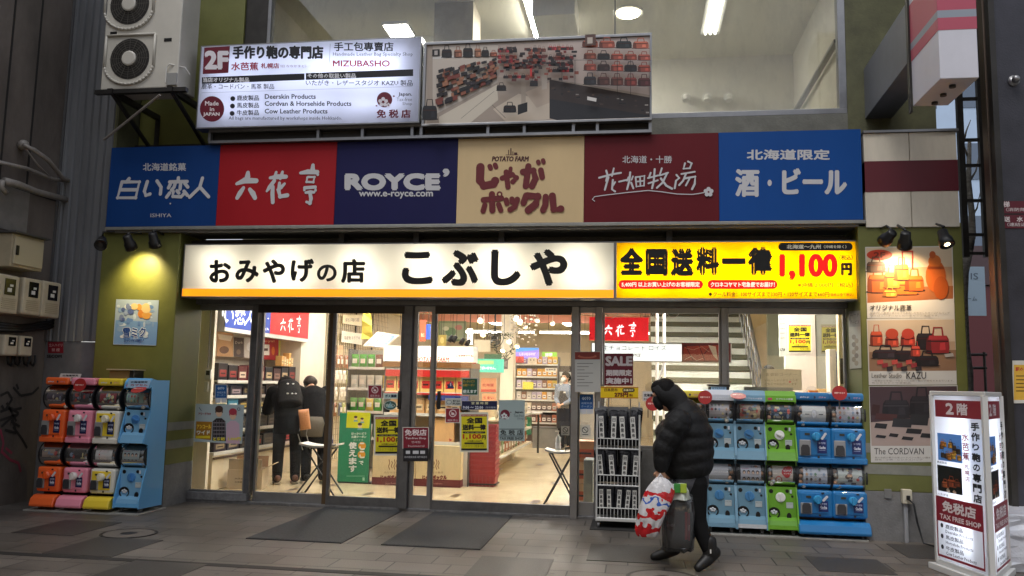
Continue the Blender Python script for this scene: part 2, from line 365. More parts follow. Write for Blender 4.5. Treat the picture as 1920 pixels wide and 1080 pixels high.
# upper storey
UW = mat('upper wall render', (112, 112, 104), .7, noise=(5, .25), bump=(50, .3))
bx('sill_wall', SB, UW, -4.72, 2.24, -.05, .1, 4.05, 4.36)
bx('wall_pier', SB, OLIVED, 2.24, 3.13, -.05, .2, 4.05, 7.6)
bx('wall_pier', SB, OLIVE, -6.0, -4.72, -.05, .2, 4.05, 7.6)
bx('dark_pier', SB, DARKM, -4.72, -4.42, -.02, .12, 4.36, 7.6)
wf = MB(); wf.use(METAL).box(-4.42, 2.24, -.05, .06, 4.36, 4.42).box(2.16, 2.24, -.05, .06, 4.42, 7.5).box(-4.42, -4.38, -.05, .06, 4.42, 7.5)
wf = wf.obj('window_frame', SB, bevel=.004)
bx('pane', wf, PANE, -4.38, 2.16, -.004, .004, 4.42, 7.5)
UPW = mat('upper room wall', (212, 208, 198), .7, noise=(2, .05)); UPC = mat('upper room ceiling', (214, 210, 194), .7)
bx('upper_back_wall', SB, UPW, -4.7, 3.1, 3.2, 3.3, 3.3, 6.6)
bx('upper_ceiling', SB, UPC, -4.7, 3.1, .1, 3.2, 6.35, 6.45)
bx('upper_side_wall', SB, UPW, 2.3, 2.4, .2, 3.2, 3.3, 6.35)
bx('upper_side_wall', SB, UPW, -4.75, -4.7, .2, 3.2, 3.3, 6.35)
bx('upper_floor', SB, UPC, -5.05, 3.1, .1, 3.2, 3.2, 3.3)
bx('roof', SB, DARKM, -6, 3.13, -.05, 3.4, 7.6, 7.7)
bx('upper_column', SB, mat('bare concrete column', (150, 142, 126), .8, noise=(5, .2)), -2.62, -2.1, 1.0, 1.5, 3.3, 6.35)
bx('upper_partition', SB, mat('dark partition', (118, 116, 106), .6), -4.68, -2.62, 1.3, 1.36, 3.3, 5.92)
bx('partition_cap', SB, UPC, -4.68, -2.62, 1.26, 1.40, 5.92, 6.02)
bx('curtain_rail', SB, METAL, 2.2, 2.26, .3, 3.1, 5.3, 5.34)
# ground floor interior shell
FLOORM = mat('shop floor vinyl', (214, 196, 160), .22, noise=(2, .05))
bx('interior_floor', SB, FLOORM, -5.6, 3.0, .02, 15, -.02, .05)
q = MB(); q.use(mat('dark floor inlay', (98, 78, 58), .3))
for x, y in ((-4.2, .9), (-3.9, 1.5), (-2.15, .95), (-1.15, .72), (-3.2, .8), (-2.15, 4.2), (-2.05, 3.2), (-1.1, 2.6), (-1.6, 5.2), (-2.9, 1.2), (-.9, 4.0), (-4.0, 2.6)):
    q.quad((x-.05, y-.14, .0535), (x+.04, y-.14, .0535), (x+.05, y+.14, .0535), (x-.04, y+.14, .0535))
q.obj('floor_inlay', SB)
bx('interior_ceiling', SB, CREAM, -5.6, 3.0, .06, 15, 2.95, 3.0)
bx('interior_wall', SB, WARMW, -5.67, -5.6, .03, 15, .05, 2.95)
bx('wall_return', SB, WARMW, -5.6, -5.06, 2.98, 3.95, .05, 2.95)
bx('wall_return', SB, WARMW, -5.6, at(398, 760, .42).x, .36, .42, .05, 2.95)
bx('interior_wall', SB, WARMW, 3.0, 3.06, .03, 15, .05, 2.95)
bx('interior_back_wall', SB, mat('back wall panel', (206, 194, 170), .6), -5.6, 3.0, 14, 14.1, .05, 2.95)
bx('ceiling_beam', SB, mat('pink ceiling band', (214, 150, 132), .6), -5.05, .4, 6.2, 6.3, 2.72, 2.95)
bx('ceiling_beam', SB, MATS['pink ceiling band'], -5.05, .4, 9.2, 9.3, 2.78, 2.95)

# glazing of the shop front, plane y = 0
def vx(px, py=760, Y=0): return at(px, py, Y).x
def panel(x0, x1, z0, z1, fw, name='glass_door', y=0.0, foot=.09, fm=STEEL, parent=None):
    f = MB(); f.use(fm)
    f.box(x0, x0+fw, y-.025, y+.025, z0, z1).box(x1-fw, x1, y-.025, y+.025, z0, z1)
    f.box(x0+fw, x1-fw, y-.023, y+.023, z0, z0+foot).box(x0+fw, x1-fw, y-.023, y+.023, z1-.06, z1)
    d = f.obj(name, parent or SB, bevel=.003)
    bx('pane', d, PANE, x0+fw, x1-fw, y-.004, y+.004, z0+foot, z1-.06)
    return d
bx('threshold', SB, mat('worn steel sill', (120, 120, 122), .45, .6, noise=(14, .35)), -5.065, -.3, -.08, .08, 0, .03, bevel=.003)
X = [vx(363), vx(468), vx(478), vx(613), vx(628), vx(756), vx(776), vx(804), vx(812), vx(1072), vx(1085), vx(1117), vx(1129), vx(1350), vx(1362), 2.165]
sw = bx('sill_wall', SB, mat('worn sill', (104, 104, 106), .6, noise=(16, .4), bump=(50, .4)), -5.065, X[2], -.09, .05, .03, .115, bevel=.004)
panel(X[0]-.05, X[1]+.01, .115, 2.255, .035, 'fixed_window', 0, .02, METAL)
bx('post', SB, STEEL, X[1]+.012, X[2]+.012, -.07, .05, .115, 2.255, bevel=.004)
BR = mat('bronze door edge', (96, 78, 58), .45, .4)
panel(X[2]+.02, X[3]+.03, .03, 2.255, .03, 'glass_door', .035, .10, METAL)
bx('door_edge', SB, BR, X[3]-.005, X[3]+.055, -.03, .008, .03, 2.25, bevel=.003)
panel(X[4]-.035, X[5]+.005, .03, 2.255, .035, 'glass_door', -.055, .10, STEEL)
bx('post', SB, STEEL, X[5]+.007, X[6]-.02, -.11, .05, .03, 2.255, bevel=.004)
panel(X[6]-.018, X[8]+.01, .03, 2.255, .045, 'fixed_window', -.02, .14, METAL)
panel(X[8]+.015, X[9]+.012, .03, 2.255, .02, 'glass_door', -.055, .10, STEEL)
bx('post', SB, METAL, X[9], X[10], -.12, .05, .0, 2.255, bevel=.004)
panel(X[10]+.002, X[11]-.002, .03, 2.255, .012, 'fixed_window', -.02, .14, METAL)
bx('post', SB, METAL, X[11], X[12], -.10, .05, .0, 2.255, bevel=.004)
bx('low_wall', SB, CONC, X[12]+.002, 2.165, -.12, .05, 0, .75)
panel(X[12]+.004, X[13]+.01, .75, 2.255, .02, 'fixed_window', -.02, .03, METAL)
bx('post', SB, METAL, X[13]+.012, X[14], -.08, .05, .75, 2.255, bevel=.004)
panel(X[14]+.002, 2.163, .75, 2.255, .025, 'fixed_window', -.02, .03, METAL)
# door head plates (dark band over the sliding leaves)
for a, b in ((X[2]+.02, X[5]+.005), (X[8]+.015, X[9]-.01)):
    bx('head_plate', SB, mat('smoked head plate', (58, 54, 52), .3, .5), a, b, -.09, -.083, 2.165, 2.255)
for px in (749, 823):
    p = at(px, 750, -.09); bx('door_handle', SB, BLACK, p.x-.02, p.x+.02, -.10, -.082, p.z-.1, p.z+.1, bevel=.006)

# ceiling lamps of the shop (lit)
LW = lamp_mat('fluorescent warm white', (255, 248, 236), 28)
def ceil_lamp(x, y, w, l, label, z=2.95, mtl=LW, tubes=False, name='ceiling_light', group=None):
    t = thing(name, (x, y, z-.06), label, 'ceiling light', group)
    bx('housing', t, WHITE, x-w/2-.02, x+w/2+.02, y-l/2-.02, y+l/2+.02, z-.045, z-.002)
    q = MB(); q.use(mtl)
    if tubes:
        for k in (-1, 0, 1): q.cyl((x+k*w*.3, y-l*.47, z-.065), (x+k*w*.3, y+l*.47, z-.065), .016, 8)
    else: q.box(x-w/2, x+w/2, y-l/2, y+l/2, z-.06, z-.046)
    q.obj('tube', t); return t
shop_lamps = [(-4.2, .9, 'near the left wall over the black-clad customers'), (-2.7, .9, 'just behind the middle door posts'), (-1.3, 1.2, 'just inside the right sliding door'), (-4.1, 3.4, 'over the end of the left shelf wall'), (-1.5, 4.2, 'in the aisle before the pink ceiling bands'), (-3.0, 4.0, 'behind the potato snack stand'), (-1.2, 7.6, 'between the two pink ceiling bands'), (-3.2, 7.6, 'deep in the shop over the left shelves'), (-1.6, 11, 'far back over the last shelves'), (-3.4, 11, 'far back on the left'), (.75, 1.3, 'over the red sign inside the right window'), (1.9, .8, 'over the counter inside the right window')]
for x, y, l in shop_lamps:
    ceil_lamp(x, y, .3, 1.2, 'warm white ceiling light '+l, group='shop ceiling lights')
for x0, x1, y, l in ((-4.3, -2.2, 9.0, 'left of the three'), (-2.1, -.9, 9.0, 'middle one'), (-.8, .3, 9.0, 'right end')):
    t = thing('strip_light', ((x0+x1)/2, y, 2.5), 'long thin strip light hanging crosswise deep in the shop, '+l, 'strip light', 'crosswise strip lights')
    bx('housing', t, WHITE, x0, x1, y-.02, y+.02, 2.56, 2.6); bx('tube', t, LW, x0+.02, x1-.02, y-.015, y+.015, 2.53, 2.558)
    for xc in (x0+.2, x1-.2): q = MB(); q.use(BLACK).cyl((xc, y, 2.6), (xc, y, 2.95), .004, 6); q.obj('cable', t)

# upper room things
UL = lamp_mat('cool fluorescent', (252, 250, 236), 140)
p = at(1025, 50, 1.6); ceil_lamp(at(1020, 25, 1.9).x, 1.5, .28, 1.15, 'lit ceiling light beyond the upper window above the bag shop photograph', 6.35, UL, group=None)
t = ceil_lamp(at(1335, 30, 1.9).x, 1.6, .22, 1.25, 'ceiling light with three bare tubes at the right of the upper room', 6.35, lamp_mat('dim tube', (235, 235, 220), 5), True)
t = ceil_lamp(at(752, 58, 1.0).x, .9, .3, .35, 'small lit ceiling panel above the white upper sign', at(752, 58, .9).z+.05, lamp_mat('panel light', (255, 255, 240), 16))
p = at(1178, 20, 1.5)
t = thing('downlight', (p.x, 1.5, 6.3), 'round recessed downlight glowing in the upper room ceiling', 'downlight')
q = MB(); q.use(WHITE).lathe((p.x, 1.5, 6.35), (0, 0, -1), [(0, .2), (.03, .2), (.03, .15)], 28); q.obj('ring', t)
q = MB(); q.use(lamp_mat('downlight disc', (255, 246, 215), 26)).lathe((p.x, 1.5, 6.315), (0, 0, -1), [(0, .15), (.012, .14)], 28); q.obj('lens', t)
for i, px in enumerate((1287, 1327, 1367)):
    p = at(px, 182, 3.0)
    t = thing('wall_spotlight', (p.x, 3.1, p.z), 'small white spotlight on the upper room back wall, %s of three' % ('left', 'middle', 'right')[i], 'spotlight', 'three wall spotlights upstairs')
    q = MB(); q.use(WHITE).lathe((p.x, 3.12, p.z+.04), (0, -1, 0), [(0, .07), (.02, .07), (.02, .02), (.05, .02)]); q.obj('base', t)
    q = MB(); q.use(WHITE).lathe((p.x, 3.05, p.z+.05), (0, -.3, -1), [(0, .03), (.02, .045), (.1, .05), (.1, .02)]); q.obj('head', t)
p = at(1000, 5, .9)
t = thing('hanging_box', (p.x, 1.0, p.z), 'white box panel hanging from the upper room ceiling over the lamp', 'hanging panel')
a, b = at(998, 8, .8), at(1078, 26, .8)
bx('box', t, WHITE, a.x, b.x, .8, 1.5, b.z, b.z+.6, bevel=.01)
q = MB(); q.use(BLACK).cyl((at(1153, 60, .3).x, .3, 4.8), (at(1153, 60, .3).x, .3, 6.35), .007, 6); tag(q.obj('hanging_wire'), 'thin black wire hanging behind the upper window right of the lit lamp', 'wire')
# ------------------------------------------------------------------ neighbour on the left
XL = -6.72
NB = thing('neighbour_building', (XL-1, -3, 0), 'dark concrete neighbour building with stained side wall and graffiti', 'building')
CWALL = mat('stained dark concrete', (104, 96, 90), .75, noise=(1.6, .42), bump=(30, .5), stretch=(1, 1, .45))
bx('wall', NB, CWALL, XL-2, XL, -9, -.40, 0, 9)
bx('wall_panel', NB, mat('lighter wall panel', (126, 122, 118), .7, noise=(3, .3)), XL-.0, XL+.012, -9, -.9, 2.95, 3.42)
q = MB(); q.use(mat('panel joint', (40, 38, 37), .8))
for y in (-1.35, -.95): q.box(XL, XL+.006, y-.012, y+.012, 3.42, 9)
q.box(XL, XL+.007, -9, -.47, 3.42, 3.44); q.obj('joint', NB)
gr = MB(); gr.use(mat('black spray paint', (44, 41, 40), .7))
def wl(px, py): v = ax(px, py, XL); return (XL+.004, v.y, v.z)
def spray(pts, r, mt):
    gr.use(mt); P = [Vector(wl(*p)) for p in pts]
    for i in range(len(P)-1):
        d = (P[i+1]-P[i]).normalized(); nn = Vector((0, -d.z, d.y))*r; k = Vector((.0008*i, 0, 0))
        gr.quad(P[i]-nn+k, P[i+1]-nn+k, P[i+1]+nn+k, P[i]+nn+k)
K = MATS['black spray paint']; PK = mat('pink spray paint', (150, 60, 80), .6)
for pts in ([(0, 742), (14, 735), (22, 748), (8, 770), (2, 760)], [(24, 726), (38, 742), (60, 738), (72, 726)], [(0, 772), (20, 765), (34, 775), (20, 790), (36, 800)], [(2, 800), (22, 782), (30, 812), (8, 806)], [(24, 800), (40, 822), (50, 840)], [(12, 755), (30, 790)], [(30, 720), (34, 730)], [(18, 770), (40, 765)], [(0, 788), (30, 778)]): spray(pts, .014, K)
for pts in ([(0, 805), (6, 830), (2, 850)], [(4, 848), (18, 862), (34, 868), (38, 885)], [(10, 840), (22, 850)]): spray(pts, .014, PK)
gr.obj('graffiti', NB)

# corrugated sheet between the neighbour and the shop
CS = thing('corrugated_cladding', (-6.36, -.45, 0), 'grey corrugated steel cladding between the concrete wall and the olive pillar', 'cladding')
CORR = mat('galvanised corrugated steel', (132, 134, 138), .5, .35, noise=(3, .22), stretch=(1, 1, .15))
q = MB(); q.use(CORR); n = 7; x0, x1 = XL+.005, -6.03; top = 8; pts = []
for i in range(n):
    a = x0+(x1-x0)*i/n; w = (x1-x0)/n
    pts += [(a, -.45), (a+w*.55, -.45), (a+w*.68, -.425), (a+w*.88, -.425)]
pts.append((x1, -.45))
q.loft([[(x, y, 1.79) for x, y in pts], [(x, y, top) for x, y in pts]], cap=False, closed=False); q.obj('sheet', CS)
q = MB(); q.use(CORR).box(-6.1, -6.03, -.50, -.42, 1.79, 3.0); q.obj('edge_trim', CS, bevel=.003)
bx('corner_trim', CS, mat('dull zinc', (88, 88, 90), .7), XL+.004, XL+.03, -.47, -.44, 1.79, 8)
bx('backing_post', CS, DARKM, XL-.05, XL+.06, -.395, .1, 0, 8)
bx('lower_panel', CS, mat('grey painted panel', (112, 112, 116), .55, noise=(4, .2)), XL+.005, -6.03, -.44, -.38, 0, 1.785)
for s_ in (1,):
    pl = FP(-.4405); A = Art(pl)
    A.rect(90, 641, 119, 662, '8a2030'); A.text('立入ハイリ', 92, 117, 647, 6, 'd9b0b0', .03, 1); A.text('禁 煙', 97, 112, 656, 6, 'd9b0b0', .03, 1)
    A.text('SECOM', 88, 116, 668, 6, '1c1c22', .12, 2)
    o = A.obj('warning_sticker', None); tag(o, 'small dark red warning sticker on the grey panel under the corrugated sheet', 'sticker')

# electric boxes on the neighbour's wall (all face +x)
def wy(px, py): v = ax(px, py, XL); return v.y, v.z
IV = mat('aged ivory plastic', (196, 186, 164), .5, noise=(8, .1)); IVD = mat('aged beige steel', (176, 164, 138), .5, noise=(6, .12))
def wallbox(px0, px1, py0, py1, dep):
    """extents on the wall from pixel corners of the front face"""
    a = ax(px0, (py0+py1)/2, XL+dep); b = ax(px1, (py0+py1)/2, XL+dep); mid = (px0+px1)/2
    c = ax(mid, py1, XL+dep); d = ax(mid, py0, XL+dep)
    return a.y, b.y, c.z, d.z
y0, y1, z0, z1 = wallbox(24, 84, 443, 505, .30)
t = thing('junction_box', (XL, (y0+y1)/2, z0), 'beige steel junction box with sloping lid, above the three ivory meters', 'junction box')
bx('case', t, IVD, XL, XL+.28, y0, y1, z0, z1, bevel=.006); bx('door', t, mat('beige door', (190, 180, 154), .45), XL+.282, XL+.30, y0+.02, y1-.02, z0+.03, z1-.03, bevel=.004)
bx('lid', t, STEEL, XL, XL+.34, y0-.03, y1+.03, z1+.002, z1+.02); bx('latch', t, BLACK, XL+.301, XL+.315, y0+.04, y0+.07, (z0+z1)/2-.05, (z0+z1)/2+.05)
def meter(px0, px1, py0, py1, dep, label, grp, vents=True):
    y0, y1, z0, z1 = wallbox(px0, px1, py0, py1, dep); w = y1-y0; h = z1-z0; xf = XL+dep
    t = thing('electric_meter', (XL, (y0+y1)/2, z0), label, 'electric meter', grp)
    bx('case', t, IV, XL, xf, y0, y1, z0, z1, bevel=.02, )
    bx('window', t, mat('dark meter glass', (22, 22, 26), .15), xf-.004, xf+.006, y0+w*.28, y1-w*.22, z0+h*.48, z1-h*.1)
    q = MB(); q.use(WHITE).box(xf+.0065, xf+.008, y0+w*.4, y0+w*.6, z0+h*.56, z0+h*.66).box(xf+.0065, xf+.008, y0+w*.5, y0+w*.66, z0+h*.7, z0+h*.76); q.obj('display', t)
    if vents:
        q = MB(); q.use(IVD)
        for i in range(6): q.box(xf-.002, xf+.005, y0+w*.2, y1-w*.16, z0+h*(.12+.05*i), z0+h*(.14+.05*i))
        q.obj('louvre', t)
    return t
meter(-4, 36, 515, 588, .28, 'large ivory electric meter, left of the three in the row', 'row of three electric meters')
meter(43, 78, 522, 591, .28, 'large ivory electric meter, middle of the three in the row', 'row of three electric meters')
meter(79, 114, 528, 596, .28, 'large ivory electric meter, right of the three, next to the corrugated sheet', 'row of three electric meters')
meter(8, 34, 628, 667, .18, 'small ivory electric meter, left of the pair below the cable tray', 'lower pair of electric meters', False)
meter(38, 62, 630, 668, .18, 'small ivory electric meter, right of the pair below the cable tray', 'lower pair of electric meters', False)
q = MB(); q.use(BLACK)
def w3(px, py, d=.06): v = ax(px, py, XL+d); return (XL+d, v.y, v.z)
for k in range(3): q.tube([w3(-10, 606+6*k), w3(40, 612+4*k), w3(92, 604+5*k), w3(118, 592+8*k)], .022, 8)
q.tube([w3(110, 596), w3(116, 604), w3(118, 620)], .02, 8)
for a in (14, 28, 44, 56): q.tube([w3(a, 668), w3(a+1, 682), w3(a+6, 686), w3(a+10, 678), w3(a+9, 666)], .012, 8)
tag(q.obj('cable_bundle', smooth=True), 'thick black cable bundle under the ivory meters', 'cables')
PIPE = mat('grey conduit', (150, 144, 138), .45, .2, noise=(10, .2))
q = MB(); q.use(PIPE)
q.tube([w3(-20, 300, .1), w3(50, 316, .1), w3(100, 336, .1), w3(134, 342, .1)], .022, 10); tag(q.obj('conduit_pipe', smooth=True), 'thin grey conduit running slantwise along the neighbour wall, upper one', 'conduit')
q = MB(); q.use(PIPE); q.tube([w3(8, 340, .12), w3(34, 346, .12), w3(70, 360, .12), w3(130, 376, .12)], [.045, .04, .035, .035], 10); q.tube([w3(4, 338, .12), w3(2, 352, .12), w3(12, 362, .12)], .03, 8)
tag(q.obj('conduit_pipe', smooth=True), 'thick pale conduit with elbow on the neighbour wall, lower one', 'conduit')
q = MB(); q.use(PIPE); q.tube([w3(44, 270, .02), w3(48, 274, .16), w3(62, 280, .2), w3(90, 300, .2), w3(118, 334, .16), w3(136, 341, .1)], .026, 10); q.tube([w3(46, 276, .1), w3(70, 308, .15), w3(102, 340, .1)], .009, 6); q.ball(w3(44, 272, .05), .06)
tag(q.obj('bent_cable_pipe', smooth=True), 'curved grey pipe coming out of a hole high on the neighbour wall', 'pipe')

# outdoor unit of the air conditioner
a = at(188, 167, -.95); b = at(332, 163, -.95); ax0, ax1 = a.x, b.x; az0 = a.z-.01; az1 = az0+1.45
AC = thing('outdoor_unit', ((ax0+ax1)/2, -.75, az0), 'white two-fan air conditioner outdoor unit on black brackets above the blue sign', 'outdoor unit')
ACM = mat('off white enamel', (206, 202, 192), .4, noise=(4, .06))
bx('case', AC, ACM, ax0, ax1, -.95, -.58, az0, az1, bevel=.012)
def fan(pyc, r):
    c = at(243, pyc, -.955); c.y = -.952
    f = MB(); f.use(mat('fan grille dark', (44, 42, 40), .6)); f.lathe((c.x, -.951, c.z), (0, -1, 0), [(0, r), (.004, r), (.004, 0)], 40)
    g = f.obj('fan_grille', AC)
    s = MB(); s.use(ACM)
    # square-topped surround, rounded below
    out = [(c.x-r-.06, c.z+r+.04), (c.x-r-.06, c.z-.1)]+[(c.x-(r+.06)*math.cos(t), c.z-.06-(r+.0)*math.sin(t)) for t in [math.pi*i/20 for i in range(1, 20)]]+[(c.x+r+.06, c.z-.1), (c.x+r+.06, c.z+r+.04)]
    for i in range(len(out)):
        p, q_ = out[i], out[(i+1) % len(out)]; s.tube([(p[0], -.962, p[1]), (q_[0], -.962, q_[1])], .014, 6)
    s.obj('surround', AC, smooth=True)
    w = MB(); w.use(mat('grille wire', (92, 88, 82), .5))
    for i in range(1, 9):
        rr = r*i/9
        w.tube([(c.x+rr*math.cos(2*math.pi*k/28), -.966, c.z+rr*math.sin(2*math.pi*k/28)) for k in range(29)], .0028, 4)
    for k in range(16): w.tube([(c.x+.05*math.cos(k*math.pi/8), -.967, c.z+.05*math.sin(k*math.pi/8)), (c.x+r*math.cos(k*math.pi/8), -.967, c.z+r*math.sin(k*math.pi/8))], .0025, 4)
    w.obj('wire', g)
    h = MB(); h.use(ACM).lathe((c.x, -.955, c.z), (0, -1, 0), [(0, .085), (.02, .085), (.028, .07)], 24); h.obj('hub', AC)
fan(110, .235); fan(8, .235)
q = MB(); q.use(BLACK).box(at(207, 63, -.95).x, at(207, 63, -.95).x+.08, -.955, -.95, at(207, 66, -.95).z, at(207, 60, -.95).z).box(at(308, 75, -.95).x, at(322, 75, -.95).x, -.955, -.95, at(308, 78, -.95).z, at(308, 72, -.95).z); q.obj('badge', AC)
q = MB(); q.use(mat('valve cover', (150, 150, 148), .5)).box(ax1-.12, ax1-.002, -.97, -.951, az0+.02, az0+.16); q.obj('valve_cover', AC, bevel=.004)
q = MB(); q.use(WHITE).tube([(ax1-.13, -.97, az0+.05), (ax1-.13, -.97, az0+.22), (ax1-.1, -.97, az0+.26), (ax1+.05, -.9, az0+.24), (ax1+.08, -.85, az0+.18)], .008, 6); q.obj('hose', AC)
br = thing('unit_bracket', ((ax0+ax1)/2, -.55, az0-.5), 'black steel angle brackets carrying the outdoor unit', 'bracket')
q = MB(); q.use(DARKM)
for x in (ax0+.15, ax1-.06):
    q.box(x-.03, x+.03, -1.0, -.02, az0-.06, az0-.004); q.box(x-.03, x+.03, -.06, -.02, az0-.5, az0-.06)
    q.loft([[(x-.02, -.95, az0-.06), (x+.02, -.95, az0-.06), (x+.02, -.88, az0-.06), (x-.02, -.88, az0-.06)], [(x-.02, -.10, az0-.5), (x+.02, -.10, az0-.5), (x+.02, -.04, az0-.5), (x-.02, -.04, az0-.5)]])
q.box(ax0-.05, ax1+.12, -.98, -.92, az0-.055, az0-.01); q.box(ax0-.8, ax1+.9, -.09, -.05, az0-.42, az0-.38)
q.obj('arm', br)
q = MB(); q.use(PIPE).tube([at(300, 178, -1.0), at(195, 262, -.75)], .014, 8); q.obj('diagonal_stay', br)

# ------------------------------------------------------------------ right-hand side
a, b = at(1618, 245, -.62), at(1800, 425, -.62)
WP = thing('fascia_panel', ((a.x+b.x)/2, -.4, b.z), 'cream fascia panel with a maroon stripe right of the blue liquor sign', 'fascia')
CRM = mat('cream painted board', (214, 206, 190), .55, noise=(5, .12), stretch=(1, 1, .3)); MRN = mat('maroon stripe', (92, 22, 36), .5)
z1 = at(1710, 301, -.62).z; z2 = at(1710, 359, -.62).z; xs = at(1707, 330, -.62).x
for x0_, x1_ in ((2.245, xs-.003), (xs+.003, b.x)): bx('board', WP, CRM, x0_, x1_, -.62, -.2, b.z, a.z-.03, bevel=.004)
bx('stripe', WP, MRN, 2.245, b.x+.003, -.623, -.2, z2, z1)
bx('edge_trim', WP, METAL, 2.24, b.x+.02, -.64, -.18, a.z-.028, a.z-.004)
# projecting sign on a beam
c = at(1763, 148, -2.4); d = at(1836, 148, -2.4)
VS = thing('projecting_sign', ((c.x+d.x)/2, -2.1, c.z), 'white projecting box sign with pink stripes at the top right', 'projecting sign')
VSW = mat('pale sign acrylic', (214, 214, 224), .4, noise=(3, .05))
bx('box', VS, VSW, c.x, d.x, -2.4, -1.75, c.z, c.z+2.2, bevel=.006)
q = MB(); q.use(mat('pink stripe', (184, 84, 104), .45))
def zz(px, py): return at(px, py, -2.4).z
for t0, t1 in ((0, 18), (32, 55)):
    zt, zb = zz(1800, t0 if t0 else -60), zz(1800, t1); q.box(c.x-.002, d.x+.002, -2.402, -1.748, zb, zt)
q.obj('stripe', VS)
q = MB(); q.use(mat('grey stripe', (150, 158, 170), .45)).box(c.x-.002, d.x+.002, -2.402, -1.748, zz(1800, 32), zz(1800, 18)); q.obj('stripe', VS)
q = MB(); q.use(DARKM).box(c.x-.02, c.x-.003, -1.755, -1.70, c.z-.05, c.z+2.2); 
for y in (-2.25, -2.05, -1.85): q.cyl(((c.x+d.x)/2, y, c.z-.02), ((c.x+d.x)/2, y, c.z), .025)
q.obj('edge_frame', VS)
a = at(1712, 104, -1.76); a2 = at(1622, 223, -.05)
bm = MB(); bm.use(mat('grey steel beam', (122, 124, 130), .5, .3, noise=(4, .15))).loft([[Vector((p.x+dx, p.y, p.z+dz)) for dx, dz in ((0, 0), (.27, 0), (.27, .55), (0, .55))] for p in (a, a2)]); tag(bm.obj('sign_beam', bevel=.004), 'grey steel box beam carrying the pink striped projecting sign', 'beam')
# steel column and dark building on the right
e = at(1842, 400, -1.0).x; e2 = at(1868, 400, -1.25).x
RB = thing('dark_building', (e2+1.2, -1, 0), 'dark panelled neighbour building at the right edge', 'building')
q = MB(); q.use(mat('dark metal cladding', (64, 64, 72), .45, .3, noise=(2.5, .3), bump=(60, .2))).prism([(e2+.02, -1.25, 0), (e2+4, -1.25, 0), (e2+4, 2.5, 0), (e2+2.2, 2.5, 0)], (0, 0, 9)); q.obj('wall', RB)
bx('corner_column', RB, mat('brownish steel column', (96, 84, 74), .4, .6, noise=(2, .35), stretch=(1, 1, .5)), e-.0, e2+.015, -1.2, -1.08, 0, 9, bevel=.006)
q = MB(); q.use(DARKM).box(e2+.0, e2+.05, -1.29, -1.19, 0, 9); q.obj('edge_strip', RB)
pl = FP(-1.256); A = Art(pl)
A.rect(1871, 377, 1960, 428, '5e1426'); A.rect(1871, 400, 1960, 403, '1c0a0e')
A.text('梯', 1881, 1893, 383, 11, 'e0d6d6', .06); A.text('（消防隊専用）', 1886, 1950, 393, 7, 'd0c4c4', .02, 1); A.text('送　水', 1882, 1918, 411, 10, 'e0d6d6', .06); A.text('（連結送水管）', 1888, 1950, 421, 7, 'd0c4c4', .02, 1)
tag(A.obj('fire_sign', None), 'maroon fire riser sign with white characters on the dark right wall', 'sign')
q = MB(); a = at(1905, 148, -1.3); q.use(METAL).ball((a.x, -1.3, a.z), .035); q.cyl((a.x, -1.26, a.z), (a.x, -1.25, a.z), .05); tag(q.obj('wall_bulb', smooth=True), 'small round metal bulb high on the dark right wall', 'bulb')
A = Art(FP(-1.258)); A.rect(1898, 676, 1940, 756, 'd8d4c8'); A.rect(1901, 684, 1940, 750, 'e0b040'); A.text('駅のご案内', 1904, 1940, 692, 8, 'c04030', .08, 1)
for i in range(5): A.rect(1905, 704+i*7, 1940, 706+i*7, '6a5020')
tag(A.obj('notice_poster', None), 'yellow notice in a white border on the dark right wall', 'poster')
# view through the gap
FB = thing('far_building', (14, 26, 0), 'pale blue building far down the side street seen through the gap', 'building')
bx('wall', FB, mat('pale blue facade', (176, 196, 222), .6, noise=(.8, .08)), 8, 24, 26, 30, 0, 26)
for z in range(4, 24, 3):
    for x in range(9, 23, 2): bx('window', FB, mat('far window', (96, 110, 130), .2), x, x+1.2, 25.97, 26.02, z, z+1.5)
bx('shopfront', FB, mat('red shopfront', (84, 34, 38), .5), 8.2, 23, 25.6, 25.98, 0, 5.6)
bx('lintel', FB, mat('far blue board', (70, 52, 56), .5), 8.2, 23, 25.5, 25.99, 5.65, 7.2)
TR = thing('street_tree', (at(1806, 700, 1.2).x, 1.2, 0), 'bare pale-barked tree trunk in the gap beside the leather posters', 'tree')
q = MB(); q.use(mat('birch bark', (150, 146, 140), .8, noise=(14, .45), bump=(40, .6), stretch=(1, 1, 2)))
def tp(px, py, y=1.2): return at(px, py, y)
q.tube([tp(1818, 980), tp(1812, 760), tp(1812, 700), tp(1806, 650), tp(1804, 560), tp(1806, 510), tp(1816, 470)], [.09, .075, .072, .068, .06, .06, .05], 12)
q.tube([tp(1816, 470), tp(1823, 440), tp(1822, 400), tp(1816, 340), tp(1818, 260)], [.05, .04, .035, .03, .02], 10)
q.tube([tp(1805, 520), tp(1796, 480), tp(1788, 440), tp(1780, 380)], [.05, .04, .03, .02], 10)
q.obj('trunk', TR, smooth=True)
q = MB(); q.use(MATS['birch bark'])
for pts in ([(1818, 340), (1830, 320), (1836, 290)], [(1817, 300), (1806, 270), (1800, 240)], [(1820, 410), (1832, 390), (1838, 360)], [(1806, 270), (1812, 245), (1820, 225)], [(1800, 240), (1795, 215), (1806, 200)]): q.tube([tp(*p) for p in pts], [.014, .009, .004], 6)
q.obj('branch', TR, smooth=True)
LD = thing('scaffold_ladder', (at(1808, 500, .4).x, .4, 0), 'dark steel ladder upright with rungs standing in the gap', 'ladder')
q = MB(); q.use(DARKM); xl, xr = at(1808, 400, .4).x, at(1842, 400, .4).x
zl = at(1820, 482, .4).z; q.box(xl-.03, xl+.03, .38, .44, zl, 6).box(xr, xr+.05, .38, .44, zl, 6); q.obj('upright', LD)
